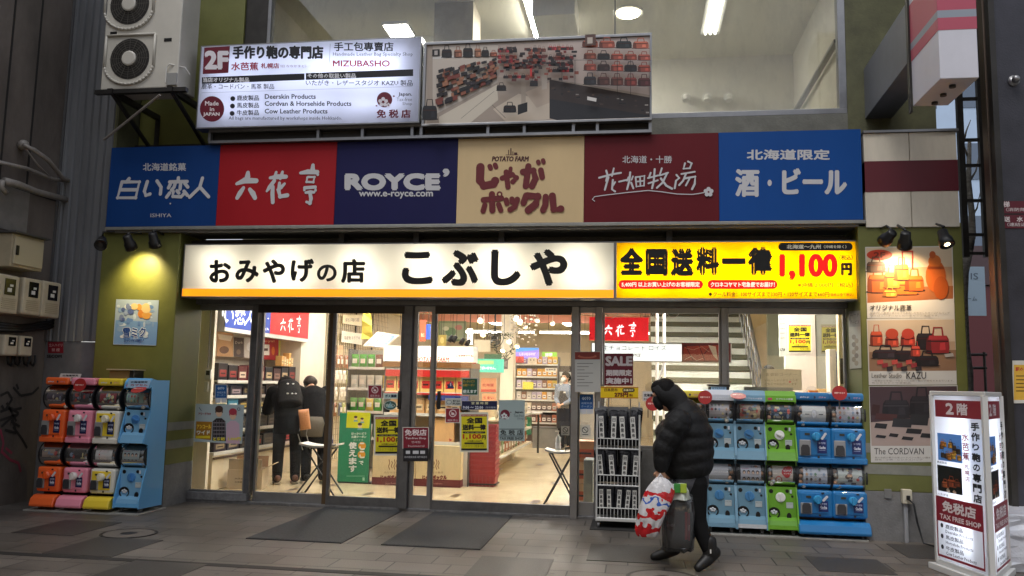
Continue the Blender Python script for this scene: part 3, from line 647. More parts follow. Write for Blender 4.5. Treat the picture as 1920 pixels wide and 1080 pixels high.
for py in (185, 262, 310, 376, 440, 475): z = at(1820, py, .4).z; bx('rung', LD, DARKM, xl, xr, .39, .43, z-.015, z+.015)
BN = thing('side_street_banner', (4.2, 6, 2.2), 'pale banner lettered IS hanging beyond the tree trunk', 'banner')
b0, b1 = at(1790, 500, 5), at(1850, 592, 5)
bx('cloth', BN, mat('pale banner cloth', (176, 200, 222), .8), b0.x, b1.x, 5, 5.03, b1.z, b0.z)
A = Art(FP(4.999)); A.text('IS', 1820, 1834, 518, 12, '6a7a90', .02); A.text('ーム', 1812, 1832, 560, 8, '6a7a90', .02); A.obj('lettering', BN)
sf = thing('street_rail', (4.1, 4, 0), 'dark railing low in the gap behind the tree trunk', 'railing')
q = MB(); q.use(DARKM)
for py in (665, 690): a, b = at(1780, py, 4), at(1850, py, 4); q.cyl(a, b, .02, 8)
for px in (1785, 1815, 1845): a = at(px, 660, 4); q.cyl((a.x, 4, 0), a, .02, 8)
q.obj('rail', sf)
# ------------------------------------------------------------------ the row of brand boards above the doors
YB = -.62
def wbox(px0, px1, Y, dep, name, parent, mt, zt, zb, bevel=0):
    q = MB(); q.use(mt).box(px0, px1, Y, Y+dep, zb, zt); return q.obj(name, parent, bevel=bevel)
ZT, ZB = 4.005, 3.085
edges = [at(p, 345, YB).x for p in (204, 409, 629, 857, 1095, 1348, 1617)]
def board(i, c, label):
    x0, x1 = edges[i], edges[i+1]
    t = thing('sign_board', ((x0+x1)/2, YB, ZB), label, 'sign board', 'row of brand boards above the shop')
    bx('panel', t, mat('board colour '+c, c, .5, noise=(1.1, .08), spec=.25, stretch=(1.6, 1, .5)), x0+.002, x1-.002, YB, YB+.22, ZB, ZT)
    return t, Art(FP(YB), h0=.0012)
WH = 'c8c8cc'
t, A = board(0, '0c3a78', 'dark blue brand board with rounded white characters, far left of the row')
A.text('北海道銘菓', 268, 349, 313, 15, WH, .05)
def S(pts, w=7.5): A.stroke([(p[0]*.349+190, p[1]*.349+240) for p in pts], w, WH)
for pts in ([(150, 272), (135, 290)], [(112, 290), (205, 290), (185, 375), (88, 375), (112, 290)], [(105, 332), (192, 332)],
            [(248, 288), (232, 340), (240, 362), (262, 355)], [(300, 285), (322, 318), (318, 355)],
            [(415, 268), (413, 285)], [(368, 290), (462, 288)], [(400, 292), (392, 318), (378, 334)], [(428, 292), (424, 328)], [(372, 302), (362, 322)], [(450, 298), (466, 318)],
            [(368, 350), (352, 372)], [(388, 342), (386, 368), (430, 370), (444, 355)], [(408, 338), (418, 350)], [(446, 340), (464, 362)],
            [(545, 270), (530, 320), (476, 372)], [(535, 322), (578, 370)]): S(pts, 6.2)
A.ell(320, 382, 1.5, 1.5, WH); A.text('ISHIYA', 283, 322, 404, 7, WH, 0, 2)
A.obj('lettering', t)
t, A = board(1, 'a01822', 'red brand board with three brush written white characters, second from left')
def S(pts, w): A.stroke([(p[0]*.349+190, p[1]*.349+240) for p in pts], [x*.349 for x in w], WH)
for pts, w in (([(788, 240), (786, 262)], (20, 30)), ([(728, 300), (770, 282), (832, 284)], (16, 32, 26)), ([(764, 322), (745, 350), (730, 376)], (18, 26, 20)), ([(798, 330), (815, 352), (826, 376)], (20, 28, 22)),
               ([(908, 268), (950, 262), (992, 262)], (16, 26, 22)), ([(940, 238), (934, 262), (930, 276)], (14, 20, 14)), ([(974, 236), (968, 258), (962, 274)], (14, 20, 14)), ([(930, 284), (905, 318), (890, 340)], (20, 22, 12)), ([(922, 316), (920, 355), (922, 400)], (20, 22, 20)), ([(985, 300), (966, 320), (948, 332)], (14, 20, 14)), ([(958, 296), (954, 340), (962, 368), (1000, 362)], (16, 20, 24, 22)),
               ([(1138, 200), (1136, 226)], (18, 26)), ([(1072, 242), (1110, 236), (1160, 238), (1164, 252)], (16, 26, 24, 14)), ([(1108, 266), (1104, 290), (1140, 292), (1146, 264), (1112, 264)], (12, 14, 14, 14, 12)), ([(1092, 334), (1094, 322), (1150, 318), (1152, 336)], (14, 18, 18, 14)), ([(1100, 348), (1124, 344), (1144, 346)], (14, 18, 14)), ([(1122, 348), (1128, 380), (1122, 404), (1104, 398)], (18, 20, 22, 14))): S(pts, w)
A.obj('lettering', t)
t, A = board(2, '17174a', 'navy brand board with bold white Latin lettering, third from left')
A.text('ROYCE', 646, 826, 341, 33, WH, .195, 4); A.text('’', 830, 843, 324, 16, WH, .25, 3); A.text('www.e-royce.com', 673, 812, 366, 13, WH, .08)
A.obj('lettering', t)
t, A = board(3, 'd6bc90', 'beige brand board with fat maroon rounded lettering, fourth from left')
BRN = '6a1c22'
A.text('POTATO FARM', 922, 992, 298, 10, '4a1c18', .12, 2, italic=.2)
A.rect(948, 290, 972, 291, '4a1c18'); A.rect(953, 281, 954.5, 290, '4a1c18'); A.rect(957, 278, 959, 290, '4a1c18'); A.rect(961, 284, 962.5, 290, '4a1c18'); A.rect(964, 286, 970, 290, '4a1c18')
def S(pts, w): A.stroke([(p[0]/2.4+840, p[1]/2.4+230) for p in pts], w/2.4, BRN)
for pts, w in (([(146, 200), (144, 260), (162, 284), (205, 276), (212, 262)], 38), ([(188, 196), (192, 206)], 22), ([(212, 190), (216, 200)], 22),
               ([(244, 250), (290, 234), (308, 248), (292, 266)], 24), ([(262, 222), (270, 290)], 24), ([(282, 206), (280, 220)], 18),
               ([(338, 222), (384, 216), (394, 252), (378, 286)], 30), ([(362, 196), (350, 286)], 28), ([(418, 214), (424, 246)], 26), ([(406, 176), (408, 182)], 20), ([(428, 170), (430, 178)], 20),
               ([(160, 348), (240, 340)], 26), ([(198, 322), (200, 395)], 28), ([(166, 372), (158, 398)], 24), ([(228, 368), (238, 394)], 24), ([(232, 322), (233, 323)], 26),
               ([(262, 348), (266, 364)], 24), ([(288, 344), (290, 358)], 24), ([(312, 346), (300, 380), (280, 392)], 26),
               ([(352, 328), (340, 362)], 28), ([(356, 330), (404, 332), (394, 368), (362, 394)], 34), ([(440, 334), (438, 372), (428, 394)], 28), ([(470, 330), (476, 390), (508, 388)], 32)): S(pts, w)
A.ell(840+233/2.4, 230+323/2.4, 2.5, 2.5, 'd6bc90')
A.obj('lettering', t)
t, A = board(4, '62121c', 'maroon brand board with white brush lettering and a flower on a thin curve')
A.text('北海道・十勝', 1167, 1260, 299, 14, WH, .02)
def S(pts, w): A.stroke([(p[0]/2.4+840, p[1]/2.4+230) for p in pts], w/2.4, WH)
for pts, w in (([(680, 248), (740, 232), (778, 226)], 9), ([(712, 216), (718, 236), (712, 262)], 9), ([(746, 206), (738, 240)], 8), ([(722, 246), (712, 280), (706, 302)], 9), ([(742, 258), (738, 300), (752, 310)], 9), ([(752, 268), (742, 284)], 8), ([(770, 266), (804, 258)], 8),
               ([(820, 224), (816, 262), (806, 300)], 9), ([(812, 246), (806, 262)], 7), ([(832, 242), (826, 258)], 7), ([(824, 270), (834, 296)], 9), ([(844, 246), (848, 288), (882, 284), (884, 240), (846, 246)], 8), ([(864, 244), (866, 286)], 7), ([(848, 266), (882, 262)], 7),
               ([(912, 226), (904, 250)], 8), ([(900, 250), (946, 238)], 8), ([(930, 210), (926, 262), (918, 296)], 9), ([(902, 274), (944, 260)], 8), ([(962, 206), (952, 238)], 8), ([(954, 238), (990, 226)], 8), ([(984, 232), (966, 270), (940, 294)], 9), ([(958, 252), (982, 284), (1008, 298)], 10),
               ([(1028, 236), (1040, 250), (1026, 262), (1020, 296)], 9), ([(1080, 176), (1096, 184), (1088, 206), (1060, 208), (1066, 184)], 9), ([(1050, 232), (1110, 222)], 8), ([(1070, 232), (1058, 262), (1040, 282)], 9), ([(1064, 252), (1112, 244), (1110, 276), (1098, 300)], 10), ([(1086, 254), (1070, 284)], 8)): S(pts, w)
S([(660, 354), (650, 346), (660, 334), (700, 328), (800, 316), (900, 306), (960, 312), (1030, 322), (1100, 324), (1150, 316)], 4)
cx, cy = 1172/2.4+840, 313/2.4+230
for k in range(5): A.ell(cx+5.5*math.sin(k*1.2566), cy-5.5*math.cos(k*1.2566), 4, 4, WH, 12)
A.ell(cx, cy, 1.8, 1.8, '62121c', 10)
A.obj('lettering', t)
t, A = board(5, '084892', 'bright blue liquor board with heavy white characters, far right of the row')
A.text('北海道限定', 1400, 1556, 290, 20, WH, .08); A.text('酒', 1378, 1424, 343, 53, WH, .08, 4); A.ell(1443, 343, 4, 6, WH); A.text('ビール', 1466, 1588, 340, 50, WH, .09, 4)
A.obj('lettering', t)
EB = thing('sign_rail', (-1.9, YB, 3.05), 'grey steel rail running under the row of brand boards', 'rail')
q = MB(); q.use(mat('galvanised rail', (150, 150, 146), .45, .5, noise=(10, .15))).box(edges[0], 2.24, YB-.01, YB+.2, 3.046, 3.08); q.obj('rail', EB, bevel=.003)

# ------------------------------------------------------------------ frame and signs on top of the boards
a, b = at(392, 272, -.66), at(1222, 250, -.66)
FR = thing('sign_support', ((a.x+b.x)/2, -.6, 4.01), 'grey slotted steel frame standing on the brand boards under the white upper sign', 'frame')
q = MB(); q.use(METAL).box(a.x, b.x, -.68, -.62, 4.01, 4.04).box(a.x, b.x, -.68, -.62, 4.135, 4.16)
for px in (394, 597, 680, 773, 790, 915, 983, 1075, 1120, 1219): x = at(px, 255, -.66).x; q.box(x-.015, x+.015, -.678, -.622, 4.04, 4.135)
q.obj('bar', FR)
bx('backing', FR, DARKM, a.x, b.x, -.60, -.5, 4.01, 4.16)

TUBE = lamp_mat('sign tube', (255, 250, 240), 16)
def lightbox(name, label, x0, x1, z0, z1, yf, dep, facemat, tubes, casemat=METAL, group=None, tubemat=TUBE, cat='illuminated sign', frame=.012):
    t = thing(name, ((x0+x1)/2, yf, z0), label, cat, group)
    q = MB(); q.use(casemat); w = .012
    q.box(x0, x1, yf+dep-w, yf+dep, z0, z1).box(x0, x1, yf, yf+dep-w, z0, z0+w).box(x0, x1, yf, yf+dep-w, z1-w, z1).box(x0, x0+w, yf, yf+dep-w, z0+w, z1-w).box(x1-w, x1, yf, yf+dep-w, z0+w, z1-w)
    q.obj('case', t)
    bx('reflector', t, mat('white reflector', (236, 236, 232), .7), x0+w+.002, x1-w-.002, yf+dep-w-.006, yf+dep-w-.002, z0+w+.002, z1-w-.002)
    bx('face', t, facemat, x0+w+.001, x1-w-.001, yf-.001, yf+.003, z0+w+.001, z1-w-.001)
    tb = MB(); tb.use(tubemat)
    for (xa, xb, z, r, d) in tubes: tb.cyl((xa, yf+d, z), (xb, yf+d, z), r, 8)
    tb.obj('tube', t)
    return t
# Mizubasho sign: leans a touch, measured at its own plane
YM = -.76
ml, mr = at(372, 160, YM).x, at(788, 160, YM).x
mzt = (at(380, 86, YM).z+at(785, 68, YM).z)/2; mzb = (at(370, 235, YM).z+at(785, 236, YM).z)/2
t = lightbox('upper_light_box', 'lit white 2F leather bag shop sign box above the red brand board', ml, mr, mzb, mzt, YM, .16, translucent('cool white acrylic', (232, 234, 244), .8),
             [(ml+.1+(mr-ml-.2)*k/3, ml+.1+(mr-ml-.2)*(k+.92)/3, z, .012, .1) for k in range(3) for z in (mzb+.22, (mzb+mzt)/2+.02, mzt-.2)]+[(ml+1.35, ml+2.3, (mzb+mzt)/2+.17, .014, .045)], tubemat=lamp_mat('cool sign tube', (238, 242, 255), 5))
A = Art(FP(YM), h0=.003)
def C3(x, y): return 360+x/4.174, 50+y/4.174
def T3(s, x0, x1, yc, h, c, **k): A.text(s, *(C3(x0, 0)[0], C3(x1, 0)[0], C3(0, yc)[1], h/4.174, c), **k)
KM = '6a1028'; KB = '14141c'
A.poly([C3(97, 165), C3(298, 152), C3(285, 362), C3(85, 372)], KM); T3('2F', 98, 290, 262, 150, 'e4e0e8', bold=.14)
T3('手作り鞄の専門店', 318, 1030, 202, 105, KB, bold=.1); T3('水芭蕉', 308, 520, 312, 65, 'a01830', bold=.06); T3('札幌店', 540, 684, 307, 42, 'a01830', bold=.06); T3('（旧 ななかまど）', 690, 895, 310, 22, '8a6a78', res=1)
A.stroke([C3(1083, 135), C3(1075, 322)], .5, '444450', cap=False)
T3('手工包專賣店', 1112, 1578, 158, 72, KB, bold=.05); T3('Handmade Leather Bag Specialty Shop', 1105, 1730, 220, 36, '50505c', res=1); T3('MIZUBASHO', 1103, 1550, 290, 50, 'b02040', bold=.08)
A.poly([C3(80, 398), C3(882, 368), C3(882, 418), C3(80, 450)], KB); A.poly([C3(893, 366), C3(1732, 335), C3(1732, 388), C3(893, 418)], KB)
T3('当店オリジナル製品', 90, 450, 418, 38, 'e8e8f0', bold=.06, res=1); T3('その他の取扱い製品', 905, 1285, 386, 38, 'e8e8f0', bold=.06, res=1)
T3('鹿革・コードバン・馬革 製品', 78, 645, 470, 42, KB, bold=.02, res=1); T3('いたがき・レザースタジオ KAZU 製品', 893, 1728, 442, 44, KB, bold=.02, res=1)
A.stroke([C3(78, 520), C3(1726, 470)], .4, '606068', cap=False)
A.ell(*C3(160, 646), 95/4.174, 100/4.174, KM, 32); T3('Made', 105, 212, 602, 36, 'e8e0e4', bold=.08, res=2); T3('in', 143, 178, 648, 30, 'e8e0e4', bold=.08, res=2); T3('JAPAN', 90, 220, 690, 36, 'e8e0e4', bold=.1, res=2)
for y, j, e, x1 in ((560, '鹿皮製品', 'Deerskin Products', 972), (618, '馬皮製品', 'Cordvan & Horsehide Products', 1250), (676, '牛皮製品', 'Cow Leather Products', 1064)):
    A.ell(*C3(323-(y-560)*.04, y+6), 19/4.174, 19/4.174, KB, 16); T3(j, 355, 528, y, 42, KB, bold=.04, res=2); T3(e, 573, x1, y-10-(x1-900)*.01, 38, KB, bold=.06, res=2)
T3('All bags are manufactured by workshops inside Hokkaido.', 292, 1178, 722, 34, '3c3c46', res=1)
def blossom(A, cx, cy, r, disc, pet):
    A.ell(cx, cy, r, r, disc, 28)
    def fl(x, y, q):
        for k in range(5):
            a = k*1.2566; A.ell(x+q*math.sin(a), y-q*math.cos(a), q*.62, q*.62, pet, 10)
        A.ell(x, y, q*.3, q*.3, disc, 8)
    fl(cx-r*.18, cy+r*.3, r*.4); fl(cx+r*.5, cy+r*.72, r*.2)
    A.ell(cx+r*1.2, cy-r*.45, r*.15, r*.1, disc, 8); A.ell(cx-r*1.05, cy+r*.8, r*.12, r*.1, disc, 8)
blossom(A, *C3(1510, 575), 60/4.174, KM, 'e4e0ea')
T3('Japan.', 1618, 1725, 535, 34, KB, bold=.05, res=2); T3('Tax-free', 1605, 1725, 573, 28, '77777f', res=2); T3('Shop', 1650, 1725, 610, 30, '77777f', res=2)
T3('免 税 店', 1448, 1715, 685, 68, KM, bold=.08)
A.obj('lettering', t)
# photograph billboard of the bag shop
YP = -.70
pa, pb = at(793, 160, YP).x, at(1222, 150, YP).x
pzt = (at(800, 80, YP).z+at(1220, 63, YP).z)/2; pzb = (at(795, 238, YP).z+at(1220, 226, YP).z)/2
t = thing('photo_billboard', ((pa+pb)/2, YP, pzb), 'framed photograph of a leather bag shop interior beside the white 2F sign', 'billboard')
bx('board', t, mat('matt photo paper', (186, 176, 166), .6), pa+.02, pb-.02, YP, YP+.05, pzb+.02, pzt-.02)
q = MB(); q.use(METAL).box(pa, pb, YP-.02, YP+.06, pzt-.03, pzt).box(pa, pb, YP-.02, YP+.06, pzb, pzb+.025).box(pa, pa+.03, YP-.02, YP+.06, pzb+.025, pzt-.03).box(pb-.02, pb, YP-.02, YP+.06, pzb+.025, pzt-.03); q.obj('frame', t, bevel=.003)
A = Art(FP(YP), h0=.001, step=.00015)
def C4(x, y): return 780+x/4.154, y/4.154
def poly4(pts, c): A.poly([C4(*p) for p in pts], c)
poly4([(85, 350), (1820, 275), (1820, 900), (85, 960)], 'a89a8e'); poly4([(130, 350), (640, 350), (640, 640), (130, 900)], 'c6bbb0'); poly4([(640, 345), (1030, 330), (1030, 640), (640, 600)], 'b8a89e'); poly4([(1030, 330), (1820, 280), (1820, 740), (1030, 610)], 'c4b4ac')
poly4([(180, 910), (630, 660), (640, 780), (420, 960), (180, 962)], 'd2c8b8'); poly4([(600, 850), (800, 730), (1040, 800), (1040, 930), (700, 950)], 'cdbfae'); poly4([(850, 720), (1040, 640), (1040, 800), (940, 840)], 'bfae9e')
poly4([(1040, 760), (1820, 900), (1820, 912), (1100, 935), (1040, 920)], '26262c'); poly4([(1040, 620), (1820, 760), (1820, 900), (1040, 770)], '3a302e'); poly4([(820, 575), (855, 575), (855, 800), (820, 830)], 'b0a294'); poly4([(975, 515), (1020, 515), (1020, 690), (980, 700)], 'c8bcb0')
poly4([(130, 440), (640, 425), (640, 432), (130, 460)], 'e0dcd8')
for x, w, h, c in ((240, 82, 100, '1c1a1e'), (328, 64, 90, '8a5844'), (405, 78, 110, '161418'), (482, 54, 100, '96664e'), (540, 60, 80, '18161a'), (605, 60, 50, '965440')): A.bag(*C4(x, 448-(x-240)*.02), w/4.154, h/4.154, c)
poly4([(128, 388), (186, 385), (186, 438), (128, 440)], '1c1a1c'); poly4([(145, 398), (170, 396), (170, 430), (145, 432)], 'b0a8a4')
rr = random.Random(3)
for k in range(150):
    u = rr.random(); v = rr.randrange(8)/8; x = 150+u*460; y0_ = 560+v*290; y = y0_-u*(90+v*130)+rr.uniform(-6, 6)
    w = rr.uniform(34, 60)*(1-u*.35); h = w*.62; c = rr.choice(['1a181c', '221c20', '8c5440', '9c6a50', '2a2228', '7a3a30', '16161c'])
    poly4([(x, y), (x+w, y-w*.34), (x+w+4, y-w*.34+h), (x+4, y+h)], c)
for (x0, x1, ys, n) in ((640, 790, (405, 455, 490), 5), (880, 1015, (405, 455, 500), 4), (1035, 1230, (395, 470, 520, 570), 6), (690, 930, (545, 620), 7)):
    for y in ys:
        for i in range(n):
            w = (x1-x0)/n; A.bag(*C4(x0+w*(i+.5), y+14), w*1.05/4.154, rr.uniform(36, 56)/4.154, rr.choice(['7c2a2a', '201c20', '8a4a3a', '1c1a1e', '6a3a30', 'a03038']))
for k in range(90):
    x = rr.uniform(650, 1240); y = rr.uniform(390, 640) if x < 1030 or rr.random() < .4 else rr.uniform(390, 560); w = rr.uniform(20, 44); h = rr.uniform(14, 24)
    poly4([(x, y), (x+w, y-1), (x+w, y+h), (x, y+h)], rr.choice(['241c20', '5a2c28', '7a3430', '1a181c', '3a2a28', '8a4a3c', '16141a']))
for y, hs, cs in ((400, 74, ['a45a48', '9a5040', '22282c', 'b0604c']), (490, 62, ['7a4030', '1c1c20', '9a4c3e', '8c4436', '9c5044']), (580, 70, ['8a4438', '30201f', '9a4a3c', '1c1a1e', '8e4034']), (690, 84, ['24242a', '4a2a26', '5a3028', '702e28', '4a2224'])):
    n = len(cs)
    for i, c in enumerate(cs): A.bag(*C4(1300+i*(520/n)+60, y+i*3), (520/n*.95)/4.154, hs*1.15/4.154, c)
poly4([(1322, 308), (1404, 304), (1404, 390), (1322, 395)], '5a4038'); poly4([(1340, 330), (1380, 328), (1380, 375), (1340, 378)], 'c0b4a8')
for x in (1145, 1245, 1570, 1672): A.stroke([C4(x, 505), C4(x, 780)], .8, '1c1a1c', cap=False)
A.stroke([C4(1145, 505), C4(1670, 500)], .8, '1c1a1c', cap=False)
for k in range(28):
    x = 1060+rr.random()*740; y = 690+(x-1040)*.16+rr.uniform(0, 120)*(.5+(x-1040)/1600); A.rect(*C4(x, y), *C4(x+rr.uniform(14, 30), y+rr.uniform(6, 12)), rr.choice(['8a8480', '14141a', '4a3a34', '1a1a20', '5c4638', 'b0a8a0']))
A.bag(*C4(745, 905), 24, 20, '18161a'); poly4([(806, 850), (880, 828), (880, 900), (806, 925)], '141418'); A.bag(*C4(130, 960), 28, 40, '18181e'); A.bag(*C4(680, 740), 18, 16, '1c1a1e'); A.bag(*C4(930, 705), 15, 16, '1a181c')
poly4([(1340, 785), (1412, 800), (1408, 826), (1338, 812)], 'd8d4d0'); A.stroke([C4(370, 955), C4(625, 745)], .6, '5a5048', cap=False); A.stroke([C4(610, 850), C4(712, 950)], .7, '4a4038', cap=False)
poly4([(900, 570), (916, 570), (916, 630), (900, 630)], 'c03030')
A.obj('picture', t)

# ------------------------------------------------------------------ main lit signs over the doors
YS = -.50
s0, s1, s2 = at(343, 505, YS).x, at(1153, 505, YS).x, at(1608, 505, YS).x
szt = at(950, 454, YS).z; szb = at(950, 560, YS).z
rr = random.Random(5)
tubes = []
for k in range(6):
    L = (s1-s0)/6; tubes.append((s0+.12+k*L+rr.uniform(0, .12), s0+k*L+L*.72, szt-.15-rr.uniform(0, .03), .017, .125)); tubes.append((s0+k*L+L*.25+rr.uniform(-.08, .1), s0+k*L+L-.08, szb+.2, .017, .125+rr.uniform(0, .03)))
t = lightbox('shop_sign', 'long lit white shop sign with black characters above the glass doors', s0, s1, szb, szt, YS, .2, translucent('warm white acrylic', (252, 250, 243), .9), tubes, tubemat=lamp_mat('main sign tube', (255, 249, 236), 46))
o1 = szb+.085+.012
bx('stripe', t, mat('orange sign stripe', (240, 150, 20), .4, emit=.8), s0+.013, s1-.013, YS-.006, YS-.002, szb+.013, o1)
A = Art(FP(YS), h0=.004)
def C8(x, y): return 330+x/2.313, 430+y/2.313
KB = '0c0c0c'
def T8(s, x0, x1, yc, h, **k): A.text(s, C8(x0, 0)[0], C8(x1, 0)[0], C8(0, yc)[1], h/2.313, KB, **k)
for ch, x0, x1, yc, h in (('お', 145, 240, 182, 100), ('み', 258, 360, 182, 98), ('や', 376, 474, 182, 104), ('げ', 498, 600, 178, 102), ('の', 612, 698, 190, 74), ('店', 716, 822, 181, 106)): T8(ch, x0, x1, yc, h, bold=.09, res=5)
for ch, x0, x1, yc, h in (('こ', 980, 1114, 168, 144), ('ぶ', 1152, 1314, 168, 158), ('し', 1366, 1496, 166, 158), ('や', 1534, 1698, 166, 162)): T8(ch, x0, x1, yc, h, bold=.11, res=6)
A.obj('lettering', t)
tubes = []
for k in range(4):
    L = (s2-s1)/4; tubes += [(s1+k*L+.08, s1+k*L+L-.06, szt-.16, .015, .085), (s1+k*L+.06, s1+k*L+L-.08, (szb+szt)/2-.02, .015, .095), (s1+k*L+.05, s1+k*L+L-.05, szb+.13, .015, .085)]
t = lightbox('delivery_price_sign', 'lit yellow sign with a red delivery price, right of the white shop sign', s1+.003, s2, szb, szt, YS, .2, translucent('yellow acrylic', (255, 222, 6), .85), tubes, tubemat=lamp_mat('price sign tube', (255, 248, 232), 10))
A = Art(FP(YS), h0=.004)
def C9(x, y): return 1140+x/3.84, 430+y/3.84
def T9(s, x0, x1, yc, h, c=KB, **k): A.text(s, C9(x0, 0)[0], C9(x1, 0)[0], C9(0, yc)[1], h/3.84, c, **k)
for ch, x0, x1, yc, h in (('全', 84, 256, 232, 200), ('国', 270, 430, 238, 198), ('送', 450, 618, 238, 205), ('料', 634, 802, 230, 205), ('一', 820, 990, 230, 44), ('律', 1006, 1182, 230, 205)): T9(ch, x0, x1, yc, h, bold=.13 if ch != '一' else .3, res=4)
A.pill(*C9(1225, 98), *C9(1760, 154), KB); T9('北海道～九州', 1285, 1532, 126, 32, 'f0e8d0', bold=.1); T9('（沖縄を除く）', 1552, 1715, 126, 24, 'f0e8d0', bold=.06, res=2)
RED = 'e01008'
T9('1,100', 1232, 1652, 272, 192, RED, bold=.11, res=4, emit=.6); T9('円', 1676, 1756, 288, 92, KB, bold=.14); T9('（税込）', 1664, 1760, 204, 36, '3a2a10', bold=.05, res=2)
A.pill(*C9(76, 366), *C9(684, 430), RED, emit=.5); T9('5,400円 以上お買い上げのお客様限定', 98, 660, 398, 38, 'f8f0d8', bold=.06, res=2, emit=.5)
A.pill(*C9(716, 366), *C9(1218, 430), RED, emit=.5); T9('クロネコヤマト宅急便でお届け！', 738, 1200, 398, 38, 'f8f0d8', bold=.07, res=2, emit=.5)
T9('※沖縄 2,000円（税込）', 1366, 1762, 402, 36, '4a3808', bold=.03, res=2)
A.ell(*C9(736, 468), 3, 3, KB, 12); T9('クール料金：100サイズまで330円・120サイズまで660円', 756, 1590, 468, 36, '30240a', bold=.03, res=2); T9('（価格は全て税込）', 1592, 1766, 472, 24, 'c04010', bold=.03, res=1)
A.obj('lettering', t)
MS = thing('sign_mount', (-1.9, -.4, szt), 'dark steel brackets and rail holding the lit signs under the soffit', 'bracket')
q = MB(); q.use(DARKM).box(s0, s2, -.36, -.32, szt+.03, szt+.06)
for px in (640, 780, 940, 1255): x = at(px, 445, -.45).x; q.box(x-.03, x+.03, -.45, -.2, szt+.004, 3.018)
q.obj('rail', MS)

# ------------------------------------------------------------------ spot lamps on the pillars
def spot(px, py, y, aim, label, grp, lit=0, col=(1, .72, .35)):
    p = at(px, py, y)
    t = thing('spot_lamp', p, label, 'spot lamp', grp)
    d = (Vector(aim)-p).normalized()
    q = MB(); q.use(BLACK).lathe(p-d*.10, d, [(0, .03), (.01, .045), (.09, .05), (.10, .062), (.17, .068), (.175, .062), (.165, .055)], 16); h = q.obj('head', t, smooth=True)
    q = MB(); q.use(BLACK).tube([p-d*.08+Vector((0, 0, .03)), p+Vector((0, .02, .12)), (p.x, y+.2, 3.0)], .012, 8); q.obj('arm', t, smooth=True)
    q = MB(); q.use(lamp_mat('lamp glass lit', (255, 226, 170), 12) if lit else mat('lamp glass', (60, 58, 54), .15)).lathe(p+d*.055, d, [(0, .054), (.008, .05), (.012, .0)], 16); q.obj('lens', h)
    if lit:
        L = bpy.data.lights.new('spot', 'SPOT'); L.energy = lit; L.color = col; L.spot_size = R(110); L.spot_blend = 1; L.shadow_soft_size = .04
        o = bpy.data.objects.new('spot_light', L); COL.objects.link(o); o.location = p+d*.09; o.rotation_euler = (-d).to_track_quat('Z', 'Y').to_euler()
spot(190, 455, -.95, at(170, 520, -1.6), 'black spot lamp at the left end, turned away from the olive pillar', 'spot lamps on the left pillar')
spot(243, 456, -.85, at(268, 520, -.55), 'black lit spot lamp, middle of three over the left pillar', 'spot lamps on the left pillar', 44, (1, .80, .36))
spot(289, 452, -.72, at(300, 500, -.55), 'small black spot lamp beside the white shop sign', 'spot lamps on the left pillar')
spot(1697, 452, -.95, at(1690, 540, -.60), 'black lit spot lamp over the orange bag poster', 'spot lamps on the right pillar', 42, (1, .72, .42))
spot(1664, 446, -.8, at(1640, 470, -.6), 'black spot lamp nearest the yellow price sign', 'spot lamps on the right pillar')
spot(1772, 448, -1.0, at(1800, 520, -1.2), 'black spot lamp at the right end with a glowing lens', 'spot lamps on the right pillar', 6, (1, .95, .9))
# ------------------------------------------------------------------ interior of the shop
ORD = ['first', 'second', 'third', 'fourth', 'fifth', 'sixth', 'seventh', 'eighth', 'ninth', 'tenth', 'eleventh', 'twelfth']
GOLD = mat('price rail', (226, 224, 214), .4)
def pmat(c, r=.35): return mat('pack '+c, c, r)
def gift_box(x, y, z, w, d, h, c, lab, label, group, rot=0):
    """printed carton; faces -y before rot"""
    M = Matrix.Rotation(rot, 4, 'Z')
    q = MB(); q.use(pmat(c)).box(-w/2, w/2, -d/2, d/2, 0, h).use(pmat(lab)).box(-w*.36, w*.36, -d/2-.0015, -d/2+.01, h*.2, h*.62).use(pmat('2a1a16')).box(-w*.24, w*.24, -d/2-.003, -d/2+.01, h*.36, h*.46)
    q.v = [M@v for v in q.v]; o = q.obj('gift_box', bevel=.003); o.location = (x, y, z); 
    zs = min(v.z for v in q.v); return tag(o, label, 'gift box', group)
def pouch(x, y, z, w, h, c, lab, label, group, rot=0, d=.05):
    M = Matrix.Rotation(rot, 4, 'Z'); rings = []
    for i in range(7):
        t = i/6; e = math.sin(math.pi*t)**.6; ww = w/2*(1-.06*e)
        rings.append([Vector((ww*math.cos(a), d/2*max(e, .06)*math.sin(a), h*t)) for a in [2*math.pi*k/14 for k in range(14)]])
    q = MB(); q.use(pmat(c, .25)).loft(rings).use(pmat(lab, .3)).box(-w*.3, w*.3, -d/2-.002, -d/2+.004, h*.3, h*.66)
    q.v = [M@v for v in q.v]; o = q.obj('snack_pack', smooth=False); o.location = (x, y, z); return tag(o, label, 'snack pack', group)
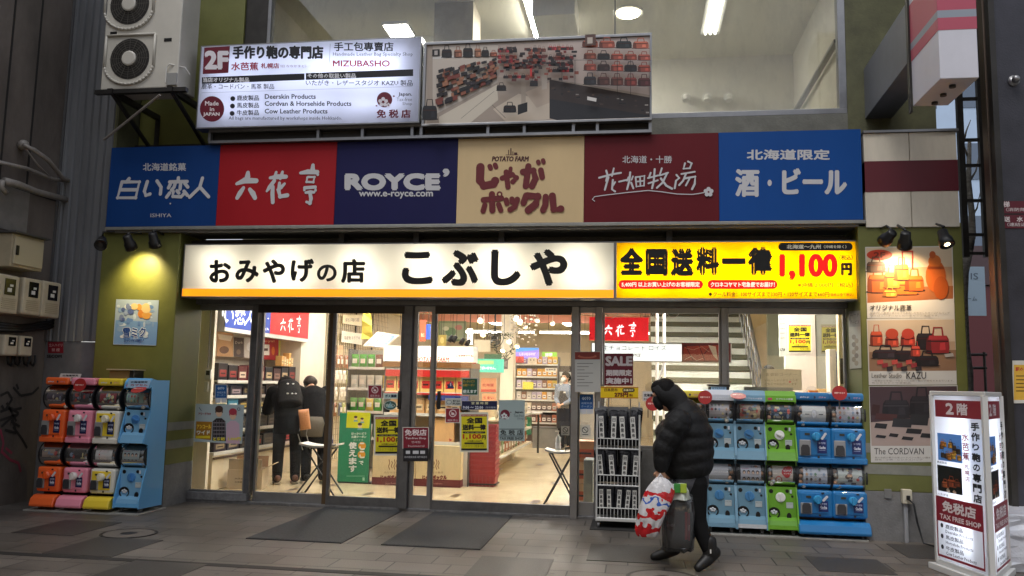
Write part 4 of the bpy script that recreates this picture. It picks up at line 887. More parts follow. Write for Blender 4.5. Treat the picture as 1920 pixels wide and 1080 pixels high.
def shelf_unit(name, label, x0, x1, y0, y1, zs, top, mt, cat='shelf', board=.02, back='y1', base=None, rail=True):
    t = thing(name, ((x0+x1)/2, (y0+y1)/2, .05), label, cat)
    for z in zs:
        s = bx('shelf', t, mt, x0, x1, y0, y1, z-board, z)
        if rail and back == 'y1': bx('price_rail', s, GOLD, x0, x1, y0-.012, y0-.001, z-.035, z+.005)
        if rail and back == 'x0': bx('price_rail', s, GOLD, x1+.001, x1+.012, y0, y1, z-.035, z+.005)
    if back == 'y1': bx('back_panel', t, mt, x0, x1, y1+.002, y1+.02, .05, top); q = MB(); q.use(STEEL).box(x0-.02, x0-.001, y0, y1+.02, .05, top).box(x1+.001, x1+.02, y0, y1+.02, .05, top); q.obj('side_frame', t)
    if back == 'x0': bx('back_panel', t, mt, x0-.02, x0-.002, y0, y1, .05, top)
    if base: bx('base', t, base, x0+.002, x1-.002, y0+.002, y1-.002, .05, zs[0]-board-.002)
    return t
# --- left wall: lit boards, pictures, shelves
PX = Plane((-5.0, 0, 0), (0, 1, 0), (0, 0, 1))
zb, zt = 2.03, 2.52; ym = PX.hit(506, 600)[0]; y0, y1 = .46, PX.hit(579, 610)[0]; ym = PX.hit(507, 610)[0]
def side_board(a, b, c, label, em):
    t = thing('lit_wall_board', (-5.0, (a+b)/2, zb), label, 'lit board', 'lit boards over the left shelves')
    bx('box', t, WHITE, -5.12, -5.004, a+.002, b-.002, zb-.05, zt); bx('face', t, mat('lit face '+c, c, .35, emit=em), -5.003, -5.0, a+.004, b-.004, zb+.002, zt-.002)
    return t, Art(Plane((-5.0, 0, 0), (0, 1, 0), (0, 0, 1)), emit=.9, h0=.001)
t, A = side_board(y0, ym, '1a3c96', 'lit blue board with white characters over the left wall shelves', .5)
def S(pts, w=5.5): A.stroke([(400+x/5.68, 570+y/5.68) for x, y in pts], w*.36, 'f4f4f8')
for pts in ([(130, 55), (124, 140), (138, 190), (152, 175)], [(195, 60), (208, 110), (206, 150)], [(290, 50), (288, 70)], [(240, 80), (330, 72)], [(270, 82), (262, 110), (248, 128)], [(300, 80), (298, 120)], [(248, 100), (240, 118)], [(318, 92), (332, 112)], [(236, 175), (224, 212)], [(258, 160), (260, 205), (300, 210), (312, 190)], [(280, 150), (288, 170)], [(312, 160), (326, 190)], [(398, 75), (378, 150), (330, 218)], [(388, 150), (414, 230)], [(100, 60), (95, 120)]): S(pts)
A.ell(400+580/5.68, 570+155/5.68, 1.2, 1.2, 'f4f4f8'); A.text('ISHIYA', 486, 503, 617, 5, 'f4f4f8', 0, 1); A.obj('lettering', t)
t, A = side_board(ym, y1, 'c81820', 'lit red board with white brush characters over the left wall shelves', .55)
def brush(A, f, k, c, kw=1):
    for pts, w in (([(788, 240), (786, 262)], (20, 30)), ([(728, 300), (770, 282), (832, 284)], (16, 32, 26)), ([(764, 322), (745, 350), (730, 376)], (18, 26, 20)), ([(798, 330), (815, 352), (826, 376)], (20, 28, 22)),
               ([(908, 268), (950, 262), (992, 262)], (16, 26, 22)), ([(940, 238), (934, 262), (930, 276)], (14, 20, 14)), ([(974, 236), (968, 258), (962, 274)], (14, 20, 14)), ([(930, 284), (905, 318), (890, 340)], (20, 22, 12)), ([(922, 316), (920, 355), (922, 400)], (20, 22, 20)), ([(958, 296), (954, 340), (962, 368), (1000, 362)], (16, 20, 24, 22)),
               ([(1138, 200), (1136, 226)], (18, 26)), ([(1072, 242), (1110, 236), (1160, 238), (1164, 252)], (16, 26, 24, 14)), ([(1108, 266), (1104, 290), (1140, 292), (1146, 264), (1112, 264)], (12, 14, 14, 14, 12)), ([(1092, 334), (1094, 322), (1150, 318), (1152, 336)], (14, 18, 18, 14)), ([(1122, 348), (1128, 380), (1122, 404), (1104, 398)], (18, 20, 22, 14))):
        A.stroke([f(*p) for p in pts], [x*k*kw for x in w], c)
brush(A, lambda x, y: (526+(x-728)*.086, 598+(y-240)*.155), .10, 'f8f4f0', .42); A.obj('lettering', t)
PW = Plane((-5.4, 0, 0), (0, 1, 0), (0, 0, 1))
def wallpic(pts, c, shapes, label):
    A = Art(PW, h0=.002, emit=.12); A.poly(pts, c)
    for s in shapes: getattr(A, s[0])(*s[1:])
    return tag(A.obj('wall_picture', None), label, 'picture', 'advertising pictures over the left shelves')
wallpic([(406, 620), (437, 624), (437, 669), (406, 668)], 'c89868', [('ell', 420, 656, 9, 7, '6a4630'), ('poly', [(408, 626), (436, 630), (432, 640), (410, 636)], 'ecd8b8')], 'tan advertising picture with a brown bowl, leftmost over the shelves')
wallpic([(438, 632), (457, 634), (457, 670), (438, 669)], '4a3a36', [('text', 'Dark', 441, 455, 642, 5, 'c8b8a8', 0, 1), ('ell', 447, 660, 4, 5, '7a6450')], 'dark brown advertising picture second from the left over the shelves')
wallpic([(458, 632), (482, 636), (482, 673), (458, 671)], 'e0d2c4', [('ell', 470, 650, 8, 9, 'f6efe6'), ('ell', 474, 648, 4, 3, 'c89a80')], 'pale advertising picture of a white cream swirl over the shelves')
wallpic([(484, 632), (522, 637), (521, 676), (483, 673)], 'a82028', [('text', 'Royal', 489, 514, 640, 6, 'e8c890', 0, 1), ('rect', 484, 646, 505, 666, 'efe8dc'), ('rect', 487, 653, 502, 658, '5a2a20'), ('ell', 512, 658, 3, 8, 'd87830')], 'red advertising picture with a white box over the shelves')
wallpic([(523, 638), (558, 642), (557, 681), (522, 676)], 'd8c850', [('poly', [(530, 640), (557, 643), (557, 680), (524, 676)], 'dcb890'), ('ell', 545, 645, 7, 7, '4a3428'), ('poly', [(536, 655), (550, 676), (528, 675)], 'b83a30'), ('ell', 528, 650, 3, 3, '78a040')], 'yellow and beige advertising picture, rightmost over the shelves')
WSH = shelf_unit('wall_shelf', 'long white wall shelf of boxed sweets behind the two customers', -5.58, -5.08, .5, 2.94, [.50, .76, 1.0, 1.19, 1.38], 2.0, mat('shelf white', (214, 206, 190), .4), back='x0', base=mat('cream cabinet', (236, 222, 192), .4))
q = MB(); q.use(mat('brown counter edge', (92, 76, 62), .4)).box(-5.079, -5.05, .5, 2.94, .42, .445); q.obj('counter_edge', WSH)
rr = random.Random(11)
def fill_left(z, h, pal, n, zname):
    L = (2.94-.55)/n
    for i in range(n):
        c, l = rr.choice(pal); hh = h*rr.uniform(.8, 1)
        gift_box(-5.24, .56+L*(i+.5), z, L*.9, .26, hh, c, l, '%s box on the %s shelf of the left wall, %s from the street end' % (CN.get(c, 'dark'), zname, ORD[i]), 'boxed sweets on the left wall shelf', R(90))
CN = {'1c1a22': 'black', '3a1c22': 'dark maroon', '5a2026': 'maroon', '2c2430': 'dark violet', 'd8b488': 'tan', 'e0a860': 'orange', 'c8a060': 'golden', '24304a': 'navy', 'e8dcc0': 'cream', '4a90b0': 'light blue', 'b03030': 'red', '204830': 'dark green'}
fill_left(1.38, .22, [('1c1a22', 'c8b088'), ('3a1c22', '8a6a60'), ('2c2430', 'b0a8b0'), ('1c1a22', '8a3030'), ('5a2026', 'd8c8b0')], 9, 'top')
fill_left(1.19, .15, [('1c1a22', '6a5a40'), ('24304a', 'c0b090'), ('2c2430', '9a8a90')], 7, 'second')
fill_left(1.0, .16, [('1c1a22', 'c8b060'), ('e8dcc0', '6a8a40'), ('4a90b0', 'e8e8e8'), ('204830', 'c0b090')], 8, 'third')
fill_left(.76, .18, [('1c1a22', '5a5048'), ('24304a', '8a8070'), ('1c1a22', '3a3430')], 8, 'fourth')
fill_left(.50, .17, [('1c1a22', '4a4038'), ('2c2430', '9a8a70'), ('1c1a22', 'c04040')], 7, 'lowest')
for i in range(5):
    gift_box(-5.18, 2.5+.085*i, 1.601, .075, .1, rr.uniform(.1, .2), rr.choice(['e0a860', 'd8b488']), 'f0d8a0', 'small orange carton on top of the left shelf boxes, %s of five' % ORD[i], 'orange cartons by the white wall', R(90))
bx_ = bx
# jamb controls
t = thing('wall_controller', at(391, 702, .355), 'white wall controller with dark display beside the left shelf', 'controller')
p = at(391, 702, .355); bx('body', t, WHITE, p.x-.04, p.x+.04, .335, .357, p.z-.06, p.z+.06, bevel=.005); bx('display', t, BLACK, p.x-.022, p.x+.026, .332, .334, p.z-.01, p.z+.045)
p = at(387, 725, .355); tag(bx('light_switch', None, WHITE, p.x-.025, p.x+.025, .345, .359, p.z-.06, p.z+.06, bevel=.004), 'small white switch under the wall controller', 'switch')
q = MB(); a, b = at(396, 579, .35), at(390, 690, .35); q.use(mat('grey wire', (110, 106, 100), .5)).cyl(a, b, .008, 6); tag(q.obj('wall_wire'), 'thin vertical wire running down to the wall controller', 'wire')
# cardboard box on the floor
CB = thing('cardboard_box', (-4.8, .85, .05), 'open cardboard box with printed side on the floor by the left window', 'cardboard box')
CBM = mat('pale cardboard', (206, 188, 160), .8, noise=(9, .06)); q = MB(); q.use(CBM)
M = Matrix.Translation((-4.80, .9, .05))@Matrix.Rotation(R(12), 4, 'Z')
for b_ in ((-.21, .21, -.17, -.162, 0, .24), (-.21, .21, .162, .17, 0, .24), (-.21, -.202, -.162, .162, 0, .24), (.202, .21, -.162, .162, 0, .24), (-.2, .2, -.16, .16, .002, .01)): q.box(*b_, M=M)
q.obj('body', CB)
q = MB(); q.use(CBM); q.box(-.2, .2, -.004, .004, 0, .13, M=M@Matrix.Translation((0, -.166, .242))@Matrix.Rotation(R(8), 4, 'X')); q.obj('flap', CB)
q = MB(); q.use(mat('brown cardboard', (150, 116, 82), .8)); q.box(-.2, .2, -.004, .004, 0, .14, M=M@Matrix.Translation((0, .166, .242))@Matrix.Rotation(R(-10), 4, 'X')); q.obj('flap', CB)
q = MB(); q.use(CBM); q.box(-.004, .004, -.16, .16, 0, .14, M=M@Matrix.Translation((.206, 0, .242))@Matrix.Rotation(R(62), 4, 'Y')); q.obj('flap', CB)
fp = M@Vector((0, -.171, 0)); uu = (M.to_3x3()@Vector((1, 0, 0)))
A = Art(Plane(fp, uu, (0, 0, 1)), raw=True); A.text('天然 DASHI 昆布', -.12, .12, .13, .022, '5a4a40', .03, 1); A.text('北海道のおみやげ', -.12, .12, .09, .02, '5a4a40', .03, 1); A.obj('print', CB)

# folding stools
def stool(x, y, zt, w, label, extra=None):
    t = thing('folding_stand', (x, y, .05), label, 'folding stand', 'folding stands with white tops')
    q = MB(); q.use(WHITE); pts = []
    for k in range(9): a = k/8; pts.append((x-w/2+w*a, zt+.03*abs(2*a-1)**2))
    q.loft([[(px_, y-.14, pz), (px_, y+.14, pz), (px_, y+.14, pz+.022), (px_, y-.14, pz+.022)] for px_, pz in pts]); q.obj('top', t, smooth=False)
    for s in (-1, 1):
        for yy in (-.13, .13):
            q = MB(); q.use(BLACK).tube([(x+s*w*.36, y+yy*.8, zt), (x-s*w*.52, y+yy*1.1, .055)], .011, 8); q.obj('leg', t)
    for s in (-1, 1): q = MB(); q.use(BLACK).cyl((x+s*w*.36, y-.1, zt-.006), (x+s*w*.36, y+.1, zt-.006), .01); q.obj('hinge_bar', t)
    return t
stool(-3.72, .55, .61, .46, 'folding stand with white curved top, behind the bronze door edge near the two customers')
stool(-.84, .55, .63, .36, 'folding stand with white curved top and black crossed legs, just inside the right sliding door')
def bottle(x, y, z, label, body, cap, h=.2, r=.035):
    t = thing('pump_bottle', (x, y, z), label, 'bottle')
    q = MB(); q.use(body).lathe((x, y, z), (0, 0, 1), [(0, r), (.005, r*1.02), (h*.68, r), (h*.78, r*.4), (h*.8, r*.4)], 16); b = q.obj('body', t, smooth=True)
    q = MB(); q.use(cap).cyl((x, y, z+h*.8), (x, y, z+h*.86), r*.45, 12).cyl((x, y, z+h*.86), (x, y, z+h), r*.14, 8).box(x-r*1.1, x+r*.3, y-.008, y+.008, z+h, z+h*1.06); q.obj('pump', t)
    q = MB(); q.use(ink('2a2a6a' if 'spray' in label else 'd0d0d0')).lathe((x, y, z+h*.12), (0, 0, 1), [(0, r*1.03), (h*.3, r*1.03)], 16); q.obj('wrap', t)
bottle(-3.62, .55, .636, 'white spray bottle with navy band on the left folding stand', WHITE, WHITE, .16)
bottle(-.88, .55, .66, 'clear sanitiser pump bottle on the right folding stand', mat('clear gel bottle', (190, 192, 188), .2), WHITE, .21, .032)
A = Art(FP(.41)); A.rect(1052, 799, 1068, 816, 'e8e8e4'); A.ell(1060, 806, 5, 5, '202020', 16); A.ell(1060, 806, 3.8, 3.8, 'e8e8e4', 16); A.stroke([(1057, 803), (1063, 809)], 1, '202020'); A.rect(1055, 812, 1065, 813, '404040')
A.mb.box(*(lambda a: (a.x-.003, a.x+.003, .412, .416, .66, a.z))(at(1060, 815, .41)))
tag(A.obj('notice_card', None), 'small white no smoking card standing behind the sanitiser bottle', 'card')

# grid wall with hanging packs
GW = thing('grid_wall', (-5.03, 5.6, .05), 'beige wire grid wall hung with small packs, beyond the white wall', 'grid wall')
q = MB(); q.use(mat('beige wire', (168, 152, 124), .45))
for k in range(33): y = 4.05+k*.1; q.box(-5.034, -5.026, y-.004, y+.004, .1, 2.85)
for k in range(28): z = .1+k*.1; q.box(-5.026, -5.02, 4.0, 7.3, z-.004, z+.004)
q.obj('grid', GW); bx('back_panel', GW, mat('grid backing', (222, 208, 178), .6), -5.08, -5.045, 4.0, 7.3, .05, 2.9)
for y in (4.03, 5.35, 6.3): bx('upright', GW, DARKM, -5.042, -5.018, y-.02, y+.02, .05, 2.9)
rr = random.Random(4)
PC = [('8a5a3c', 'brown'), ('c07050', 'terracotta'), ('5a5a64', 'grey'), ('d8d0c0', 'pale'), ('b8b878', 'yellow green'), ('cfc4b4', 'cream'), ('9c8478', 'dusty pink'), ('707078', 'slate')]
for r_, z in enumerate((1.62, 1.36, 1.08, .82)):
    for i in range(11):
        y = 4.15+i*.19; c, cn = PC[(i//3+r_*3) % len(PC)] if r_ < 2 else rr.choice(PC)
        pouch(-4.9+rr.uniform(-.02, .02), y, z, .15, .22, c, 'e8e0d0', '%s pack on the wire grid, %s row down, %s from the street' % (cn, ORD[r_], ORD[i]), 'packs hanging on the wire grid', R(90))
PG = Plane((-5.0, 0, 0), (0, 1, 0), (0, 0, 1))
def gsign(pts, c, txt, label):
    A = Art(PG, h0=.01, emit=.1); A.poly(pts, c); xs = [p[0] for p in pts]; ys = [p[1] for p in pts]
    A.text(txt, min(xs)+5, max(xs)-6, sum(ys)/len(ys), 7, '907860', .02, 1); return tag(A.obj('grid_sign', None), label, 'sign', 'cream boards on the grid wall')
gsign([(642, 590), (679, 590), (677, 612), (641, 606)], 'efe2bc', '北海道', 'upper cream picture board on the wire grid'); gsign([(640, 620), (680, 626), (678, 647), (639, 641)], 'f2ecd8', '海産物 おすすめ', 'lower white picture board on the wire grid'); gsign([(632, 647), (643, 648), (642, 669), (631, 668)], 'dcae84', '人気', 'small tan card on the wire grid')
# yellow cloth and tilted blue sign
q = MB(); q.use(mat('yellow cloth', (226, 214, 96), .8)); a = at(690, 600, 3.4)
q.loft([[(a.x-.09+.01*math.sin(k), 3.4+.03*math.sin(k*1.7), a.z+.3-k*.1) for k in range(7)], [(a.x+.02+.012*k, 3.4+.02*math.cos(k*2.1), a.z+.3-k*.1) for k in range(7)]], cap=False, closed=False); o = q.obj('hanging_cloth'); sm = o.modifiers.new('s', 'SOLIDIFY'); sm.thickness = .006; tag(o, 'yellow cloth hanging from the ceiling near the tilted blue sign', 'cloth')
TS = thing('tilted_sign', at(715, 638, 2.2), 'blue picture sign hung tilted from the ceiling left of the lit potato snack sign', 'hanging sign')
c0, c1, c2, c3 = [at(*p) for p in ((681, 650, 2.2), (722, 654, 2.1), (750, 630, 2.5), (708, 624, 2.6))]
q = MB(); q.use(mat('sign pale', (226, 216, 190), .5, emit=.1)); nrm = (c1-c0).cross(c3-c0).normalized()*.02; q.loft([[c0, c1, c2, c3], [c0+nrm, c1+nrm, c2+nrm, c3+nrm]]); q.obj('board', TS)
pl = Plane(c0, c1-c0, (c3-c0)-(c1-c0).normalized()*((c3-c0).dot((c1-c0).normalized()))); 
fc = (CP-c0).dot(pl.n) > 0; A = Art(pl, h0=.0205 if fc else -.002, emit=.3, step=.0002 if fc else -.0002); A.poly([(700, 652), (722, 653), (741, 633), (724, 627)], '2a70c8'); A.poly([(686, 650), (697, 651), (721, 627), (712, 625)], '8a6a40'); A.text('純生', 710, 728, 641, 9, 'e8f0f8', .1, 2); A.obj('print', TS)
q = MB(); q.use(BLACK).cyl(c3, (c3.x, c3.y, 2.95), .004, 6).cyl(c2, (c2.x, c2.y, 2.95), .004, 6); q.obj('wire', TS)
# product rack left of the potato stand
RK = shelf_unit('product_rack', 'product rack with green snack packs left of the potato snack stand', -4.4, -3.35, 3.3, 3.7, [.55, .95, 1.3, 1.62], 1.9, mat('rack grey', (150, 146, 138), .4))
rr = random.Random(8)
for zi, z in enumerate((.551, .951, 1.301, 1.621)):
    for i in range(8):
        c, cn = rr.choice([('3f9038', 'green'), ('58a048', 'light green'), ('6a3a2c', 'brown'), ('e0dcd0', 'white'), ('e8c860', 'yellow'), ('d87838', 'orange')]) if zi != 3 else rr.choice([('3f9038', 'green'), ('58a048', 'light green'), ('6a3a2c', 'brown')])
        pouch(-4.33+i*.13, 3.38, z, .12, .2, c, 'f0e8d8', '%s pack on the rack above the banner, %s shelf up, %s from left' % (cn, ORD[zi], ORD[i]), 'snack packs on the rack')
# potato snack stand
PF = shelf_unit('snack_stand', 'potato snack display stand with lit header and printed cream base panels', -3.36, -2.2, 1.85, 2.45, [.62, .99, 1.27, 1.6], 1.68, mat('stand cream', (232, 212, 170), .4), base=WHITE)
HB = lightbox('stand_light_box', 'lit white header box with red lettering on the potato snack stand', -3.42, -2.16, 1.68, 1.90, 1.9, .3, mat('stand header face', (255, 244, 226), .4, emit=.85), [(-3.3, -2.3, 1.8, .01, .15)], WHITE, tubemat=WHITE)
A = Art(FP(1.9), h0=.002); A.text('POTATO FARM', 781, 843, 674, 9, 'c8402c', .06, 2, italic=.2); A.text('じゃがポックル', 855, 887, 667, 6, '6a1a18', .12, 2); A.rect(736, 680, 893, 682, 'c85030'); A.obj('lettering', HB)
bx('canopy', PF, mat('bronze canopy', (150, 104, 60), .35, .4), -3.4, -2.17, 1.82, 2.45, 1.605, 1.675)
for i in range(7):
    x = -3.3+i*.165
    gift_box(x, 1.98, 1.271, .155, .2, .25, 'f0c878', 'c8342c', 'yellow and red potato snack carton on the stand, %s from left' % ORD[i], 'potato snack cartons')
    if i < 6: gift_box(x+.08, 1.98, .991, .15, .2, .2, 'dcae74', 'f0d8a8', 'tan potato snack carton on the lower shelf of the stand, %s from left' % ORD[i], 'tan snack cartons')
q = MB(); q.use(pmat('c42c28')).box(-3.36, -2.2, 1.835, 1.842, 1.48, 1.57); q.obj('red_strip', PF)
q = MB(); q.use(pmat('c42c28')).box(-3.36, -2.2, 1.83, 1.837, 1.24, 1.262); q.obj('red_strip', PF)
q = MB(); q.use(pmat('3a4a8a')).box(-2.75, -2.2, 1.828, 1.836, 1.17, 1.235); q.obj('blue_strip', PF)
pb = thing('paper_carrier', (-2.55, 1.78, .625), 'upright beige paper carrier bag on the potato stand counter', 'paper bag')
bx('bag', pb, mat('kraft paper', (226, 180, 120), .7), -2.68, -2.40, 1.87, 1.98, .621, .93, bevel=.004); A = Art(FP(1.87), h0=.001); A.text('じゃがポックル', 815, 840, 833, 6, 'c04a30', .1, 1); A.poly([(842, 822), (848, 825), (843, 828)], 'c04a30'); A.obj('print', pb)
def base_panel(x0, x1, label, pxs):
    t = thing('printed_board', ((x0+x1)/2, 1.7, .05), label, 'display panel', 'cream printed base panels')
    bx('panel', t, mat('printed cream board', (226, 206, 158), .5), x0, x1, 1.68, 1.83, .06, .58); bx('skirt', t, mat('maroon skirt', (96, 28, 28), .5), x0-.002, x1+.002, 1.674, 1.834, .055, .15)
    A = Art(FP(1.68), h0=.001); m = sum(pxs)/2
    for d_, l in ((-7, 0), (-2, 3), (3, 0), (7, 2)): A.stroke([(m+d_, 862+l), (m+d_+1.5, 868), (m+d_-1, 874), (m+d_+.8, 880-l)], 1.5, '8a5a38')
    A.text('カリカリ食感', m-16, m+16, 886, 4, '8a5a50', 0, 1); A.text('じゃがポックル', m-23, m+23, 895, 9, '701c18', .14, 2); A.mb.obj('print', t)
    A = Art(FP(1.674), h0=.001); A.text('Jaga Pokkuru', m-14, m+14, 907, 4, 'c09080', 0, 1); A.obj('skirt_print', t)
base_panel(-3.44, -2.86, 'cream printed panel with potato sticks at the left foot of the snack stand', (700, 773)); base_panel(-2.85, -2.25, 'cream printed panel with potato sticks at the right foot of the snack stand', (780, 850))
# green banner standee
b0, b1 = gz(630, 904, .05), gz(690, 907, .05); y = 1.72
x0, x1 = at(632, 900, y).x, at(690, 900, y).x; zt = at(663, 775, y).z
BNR = thing('standing_banner', ((x0+x1)/2, y, .05), 'green and yellow standing banner left of the potato snack panels', 'banner')
bx('board', BNR, mat('green banner', (30, 130, 92), .5), x0, x1, y, y+.03, .07, zt); q = MB(); q.use(BLACK).box(x0, x1+.03, y+.032, y+.2, .05, .07).box(x1-.02, x1+.0, y+.032, y+.05, .07, zt*.9); q.obj('foot', BNR)
A = Art(FP(y), h0=.001); A.poly([(651, 772), (695, 774), (692, 803), (649, 802)], 'd8d820')
for x_, y_, r_ in ((667, 784, 3.2), (679, 787, 3), (675, 798, 4)): A.ell(x_, y_, r_, r_*1.2, 'e8c8a0', 12); A.ell(x_, y_-r_*.7, r_*1.05, r_*.7, '3a2a20', 12); A.poly([(x_-r_, y_+r_*1.2), (x_+r_, y_+r_*1.2), (x_+r_*1.3, y_+r_*2), (x_-r_*1.3, y_+r_*2)], '60a0c0')
A.text('ほっかいどう', 659, 687, 813, 5, 'd8e8d8', .08, 1); A.text('応援クーポン', 659, 687, 819, 5, 'd8e8d8', .08, 1); A.text('がイイネ', 663, 681, 825, 3, 'd8e8d8', 0, 1)
A.ell(679, 836, 7.2, 7.5, 'e8a020'); A.ell(678, 852, 7.2, 7.5, 'e8a020'); A.text('使えます', 654, 669, 0, 0, 'f0f4f0', .1, 2, vertical=True, y0=828, y1=886); A.text('ここ', 674, 684, 0, 0, 'f4f0e0', .1, 2, vertical=True, y0=829, y1=860); A.text('で', 673, 682, 868, 8, 'f0f4f0', .08, 1); A.rect(650, 892, 684, 893, '8ac0a8'); A.rect(680, 895, 684, 901, 'a0d0b8')
A.obj('print', BNR)
# baskets
for k in range(11):
    z = .14+.065*k; t_ = None
    q = MB(); q.use(mat('red basket plastic', (150, 36, 40), .4)); cx, cy = -2.02, 2.05
    def rg(s, zz, t): return [(cx+sx*.19*s*t_x, cy+sy*.15*s*t_y, zz) for sx, sy, t_x, t_y in ((-1, -1, t, t), (1, -1, t, t), (1, 1, t, t), (-1, 1, t, t))]
    hh = .24 if k == 0 else .075
    q.loft([rg(.86 if k == 0 else .97, z-(hh-.07) if k == 0 else z, 1), rg(1, z+.05, 1), rg(1.06, z+.052, 1), rg(1.06, z+.066, 1), rg(.98, z+.066, 1), rg(.84, z+.0, 1)], cap=False)
    if k == 0:
        for i in range(8): q.box(cx-.185+i*.05, cx-.18+i*.05, cy-.158, cy-.12, z-.15, z+.045)
    tag(q.obj('shopping_basket'), 'red shopping basket in the stack beside the potato stand, %s from the bottom' % ORD[k], 'basket', 'stack of red shopping baskets')
q = MB(); q.use(BLACK).box(cx-.2, cx+.2, cy-.16, cy+.16, .075, .09)
for sx in (-1, 1):
    for sy in (-1, 1): q.ball((cx+sx*.16, cy+sy*.12, .068), .018, 8)
tag(q.obj('basket_trolley'), 'low black wheeled base under the red baskets', 'trolley')
# things behind the stand: poster column, green lightbox, fan, hanging lamps
def flatsign(px0, px1, py0, py1, Y, c, label, texts=(), emit=0, name='hanging_sign', cat='sign', dep=.03, group=None, shapes=(), wires=False, lit=False):
    a, b = at(px0, (py0+py1)/2, Y), at(px1, (py0+py1)/2, Y); mid = (px0+px1)/2; zt_, zb_ = at(mid, py0, Y).z, at(mid, py1, Y).z
    t = thing(name, ((a.x+b.x)/2, Y, zb_), label, cat, group)
    bx('board', t, mat('sign %s %s' % (c, emit), c, .45, emit=emit), a.x, b.x, Y, Y+dep, zb_, zt_)
    if texts or shapes:
        A = Art(FP(Y), h0=.001, emit=emit*.6)
        for s in shapes: getattr(A, s[0])(*s[1:])
        for s in texts: A.text(*s)
        A.obj('print', t)
    if wires:
        q = MB(); q.use(BLACK)
        for x in (a.x+.04, b.x-.04): q.cyl((x, Y+dep/2, zt_), (x, Y+dep/2, 2.95), .004, 5)
        q.obj('wire', t)
    return t
flatsign(895, 942, 673, 698, 3.6, '3fae94', 'lit green sign with white characters right of the potato header', [('ございません。', 898, 930, 690, 6, 'f4fcf8', .1, 1)], .9, dep=.15, shapes=[('rect', 897, 676, 926, 683, 'a8dc80')])
flatsign(908, 940, 664, 673, 3.8, '2c5a3c', 'dark green board above the lit green sign', dep=.02)
flatsign(889, 919, 637, 660, 4.2, 'c8bca4', 'blank beige board hanging left of the black fan', dep=.02, wires=True)
flatsign(834, 895, 650, 656, 2.6, 'd070a0', 'pink strip board on top of the potato header box', dep=.02, emit=.2)
flatsign(787, 798, 600, 640, 4.5, 'd86040', 'orange vertical banner high behind the door posts', [('カニ', 789, 796, 628, 7, 'f0e0c0', .1, 1)], dep=.02, wires=True); flatsign(799, 806, 608, 636, 4.6, '4060c8', 'blue lit vertical sign high behind the door posts', emit=.7, dep=.05, wires=True)
flatsign(822, 836, 628, 648, 3.0, 'c8b460', 'square yellow picture hanging at the left of the hanging lamps', shapes=[('ell', 829, 638, 4, 6, 'e8dc90')], wires=True)
flatsign(822, 873, 602, 640, 6.2, '6a7a5a', 'dark framed green landscape picture high at the back', shapes=[('rect', 826, 606, 870, 636, '8a9478'), ('ell', 845, 622, 10, 8, '5a7a58'), ('ell', 860, 614, 7, 5, 'a87068'), ('ell', 836, 616, 6, 4, 'c0c0a8')])
flatsign(876, 886, 616, 646, 5.0, 'f4f2ea', 'lit white portrait sign with black frame behind the hanging lamps', [('北の', 879, 884, 630, 8, 'c08080', .05, 1)], 1.2, wires=True)
flatsign(942, 952, 672, 692, 5.5, '5a5058', 'small dark vertical sign beside the white column', [('大人気', 944, 950, 682, 12, 'e0d8d0', 0, 1)], dep=.02)
flatsign(902, 930, 709, 735, 3.9, 'e89a70', 'orange and white snack carton poster behind the baskets', [('北海道', 904, 926, 722, 6, 'c03828', .1, 1)], shapes=[('rect', 902, 730, 930, 735, 'c83828')]); flatsign(904, 930, 738, 758, 3.9, 'e8a478', 'lower orange snack carton poster behind the baskets', [('うまい', 906, 926, 746, 6, 'c03828', .1, 1)])
COLW = bx('interior_column', SB, WARMW, at(938, 700, 5.8).x, at(962, 700, 5.8).x, 5.8, 6.1, .05, 2.95)
FN = thing('wall_fan', at(926, 634, 4.6), 'round black wall fan high behind the green lit sign', 'fan'); c = at(926, 634, 4.6)
q = MB(); q.use(BLACK)
for r_ in (.16, .12, .08, .04): q.tube([(c.x+r_*math.cos(2*math.pi*k/20), 4.6, c.z+r_*math.sin(2*math.pi*k/20)) for k in range(21)], .006, 5)
q.obj('guard', FN); q = MB(); q.use(mat('fan blade', (90, 84, 72), .4))
for k in range(4): a = k*math.pi/2+.4; q.quad((c.x, 4.62, c.z), (c.x+.13*math.cos(a), 4.63, c.z+.13*math.sin(a)), (c.x+.14*math.cos(a+.5), 4.61, c.z+.14*math.sin(a+.5)), (c.x+.09*math.cos(a+.8), 4.6, c.z+.09*math.sin(a+.8)))
q.obj('blade', FN); q = MB(); q.use(BLACK).cyl((c.x, 4.62, c.z), (c.x, 4.75, c.z), .05).cyl((c.x, 4.7, c.z), (c.x, 4.7, 2.95), .015); q.obj('motor', FN)
for i, (px, py) in enumerate(((845, 635), (852, 636), (866, 640), (877, 643))):
    p = at(px, py, 3.0); t = thing('hanging_spot', p, 'small black spot lamp hanging from a wire over the potato stand, %s of four' % ORD[i], 'spot lamp', 'four black hanging spot lamps')
    q = MB(); q.use(BLACK).lathe(p+Vector((.03, 0, .05)), (-.5, -.2, -1), [(0, .015), (.01, .03), (.11, .036), (.11, .02)], 12); q.obj('head', t, smooth=True)
    q = MB(); q.use(BLACK).cyl(p+Vector((.03, 0, .04)), (p.x+.03, 3.0, 2.95), .004, 6); q.obj('wire', t)
GL = lamp_mat('halogen bulb', (255, 226, 170), 6)
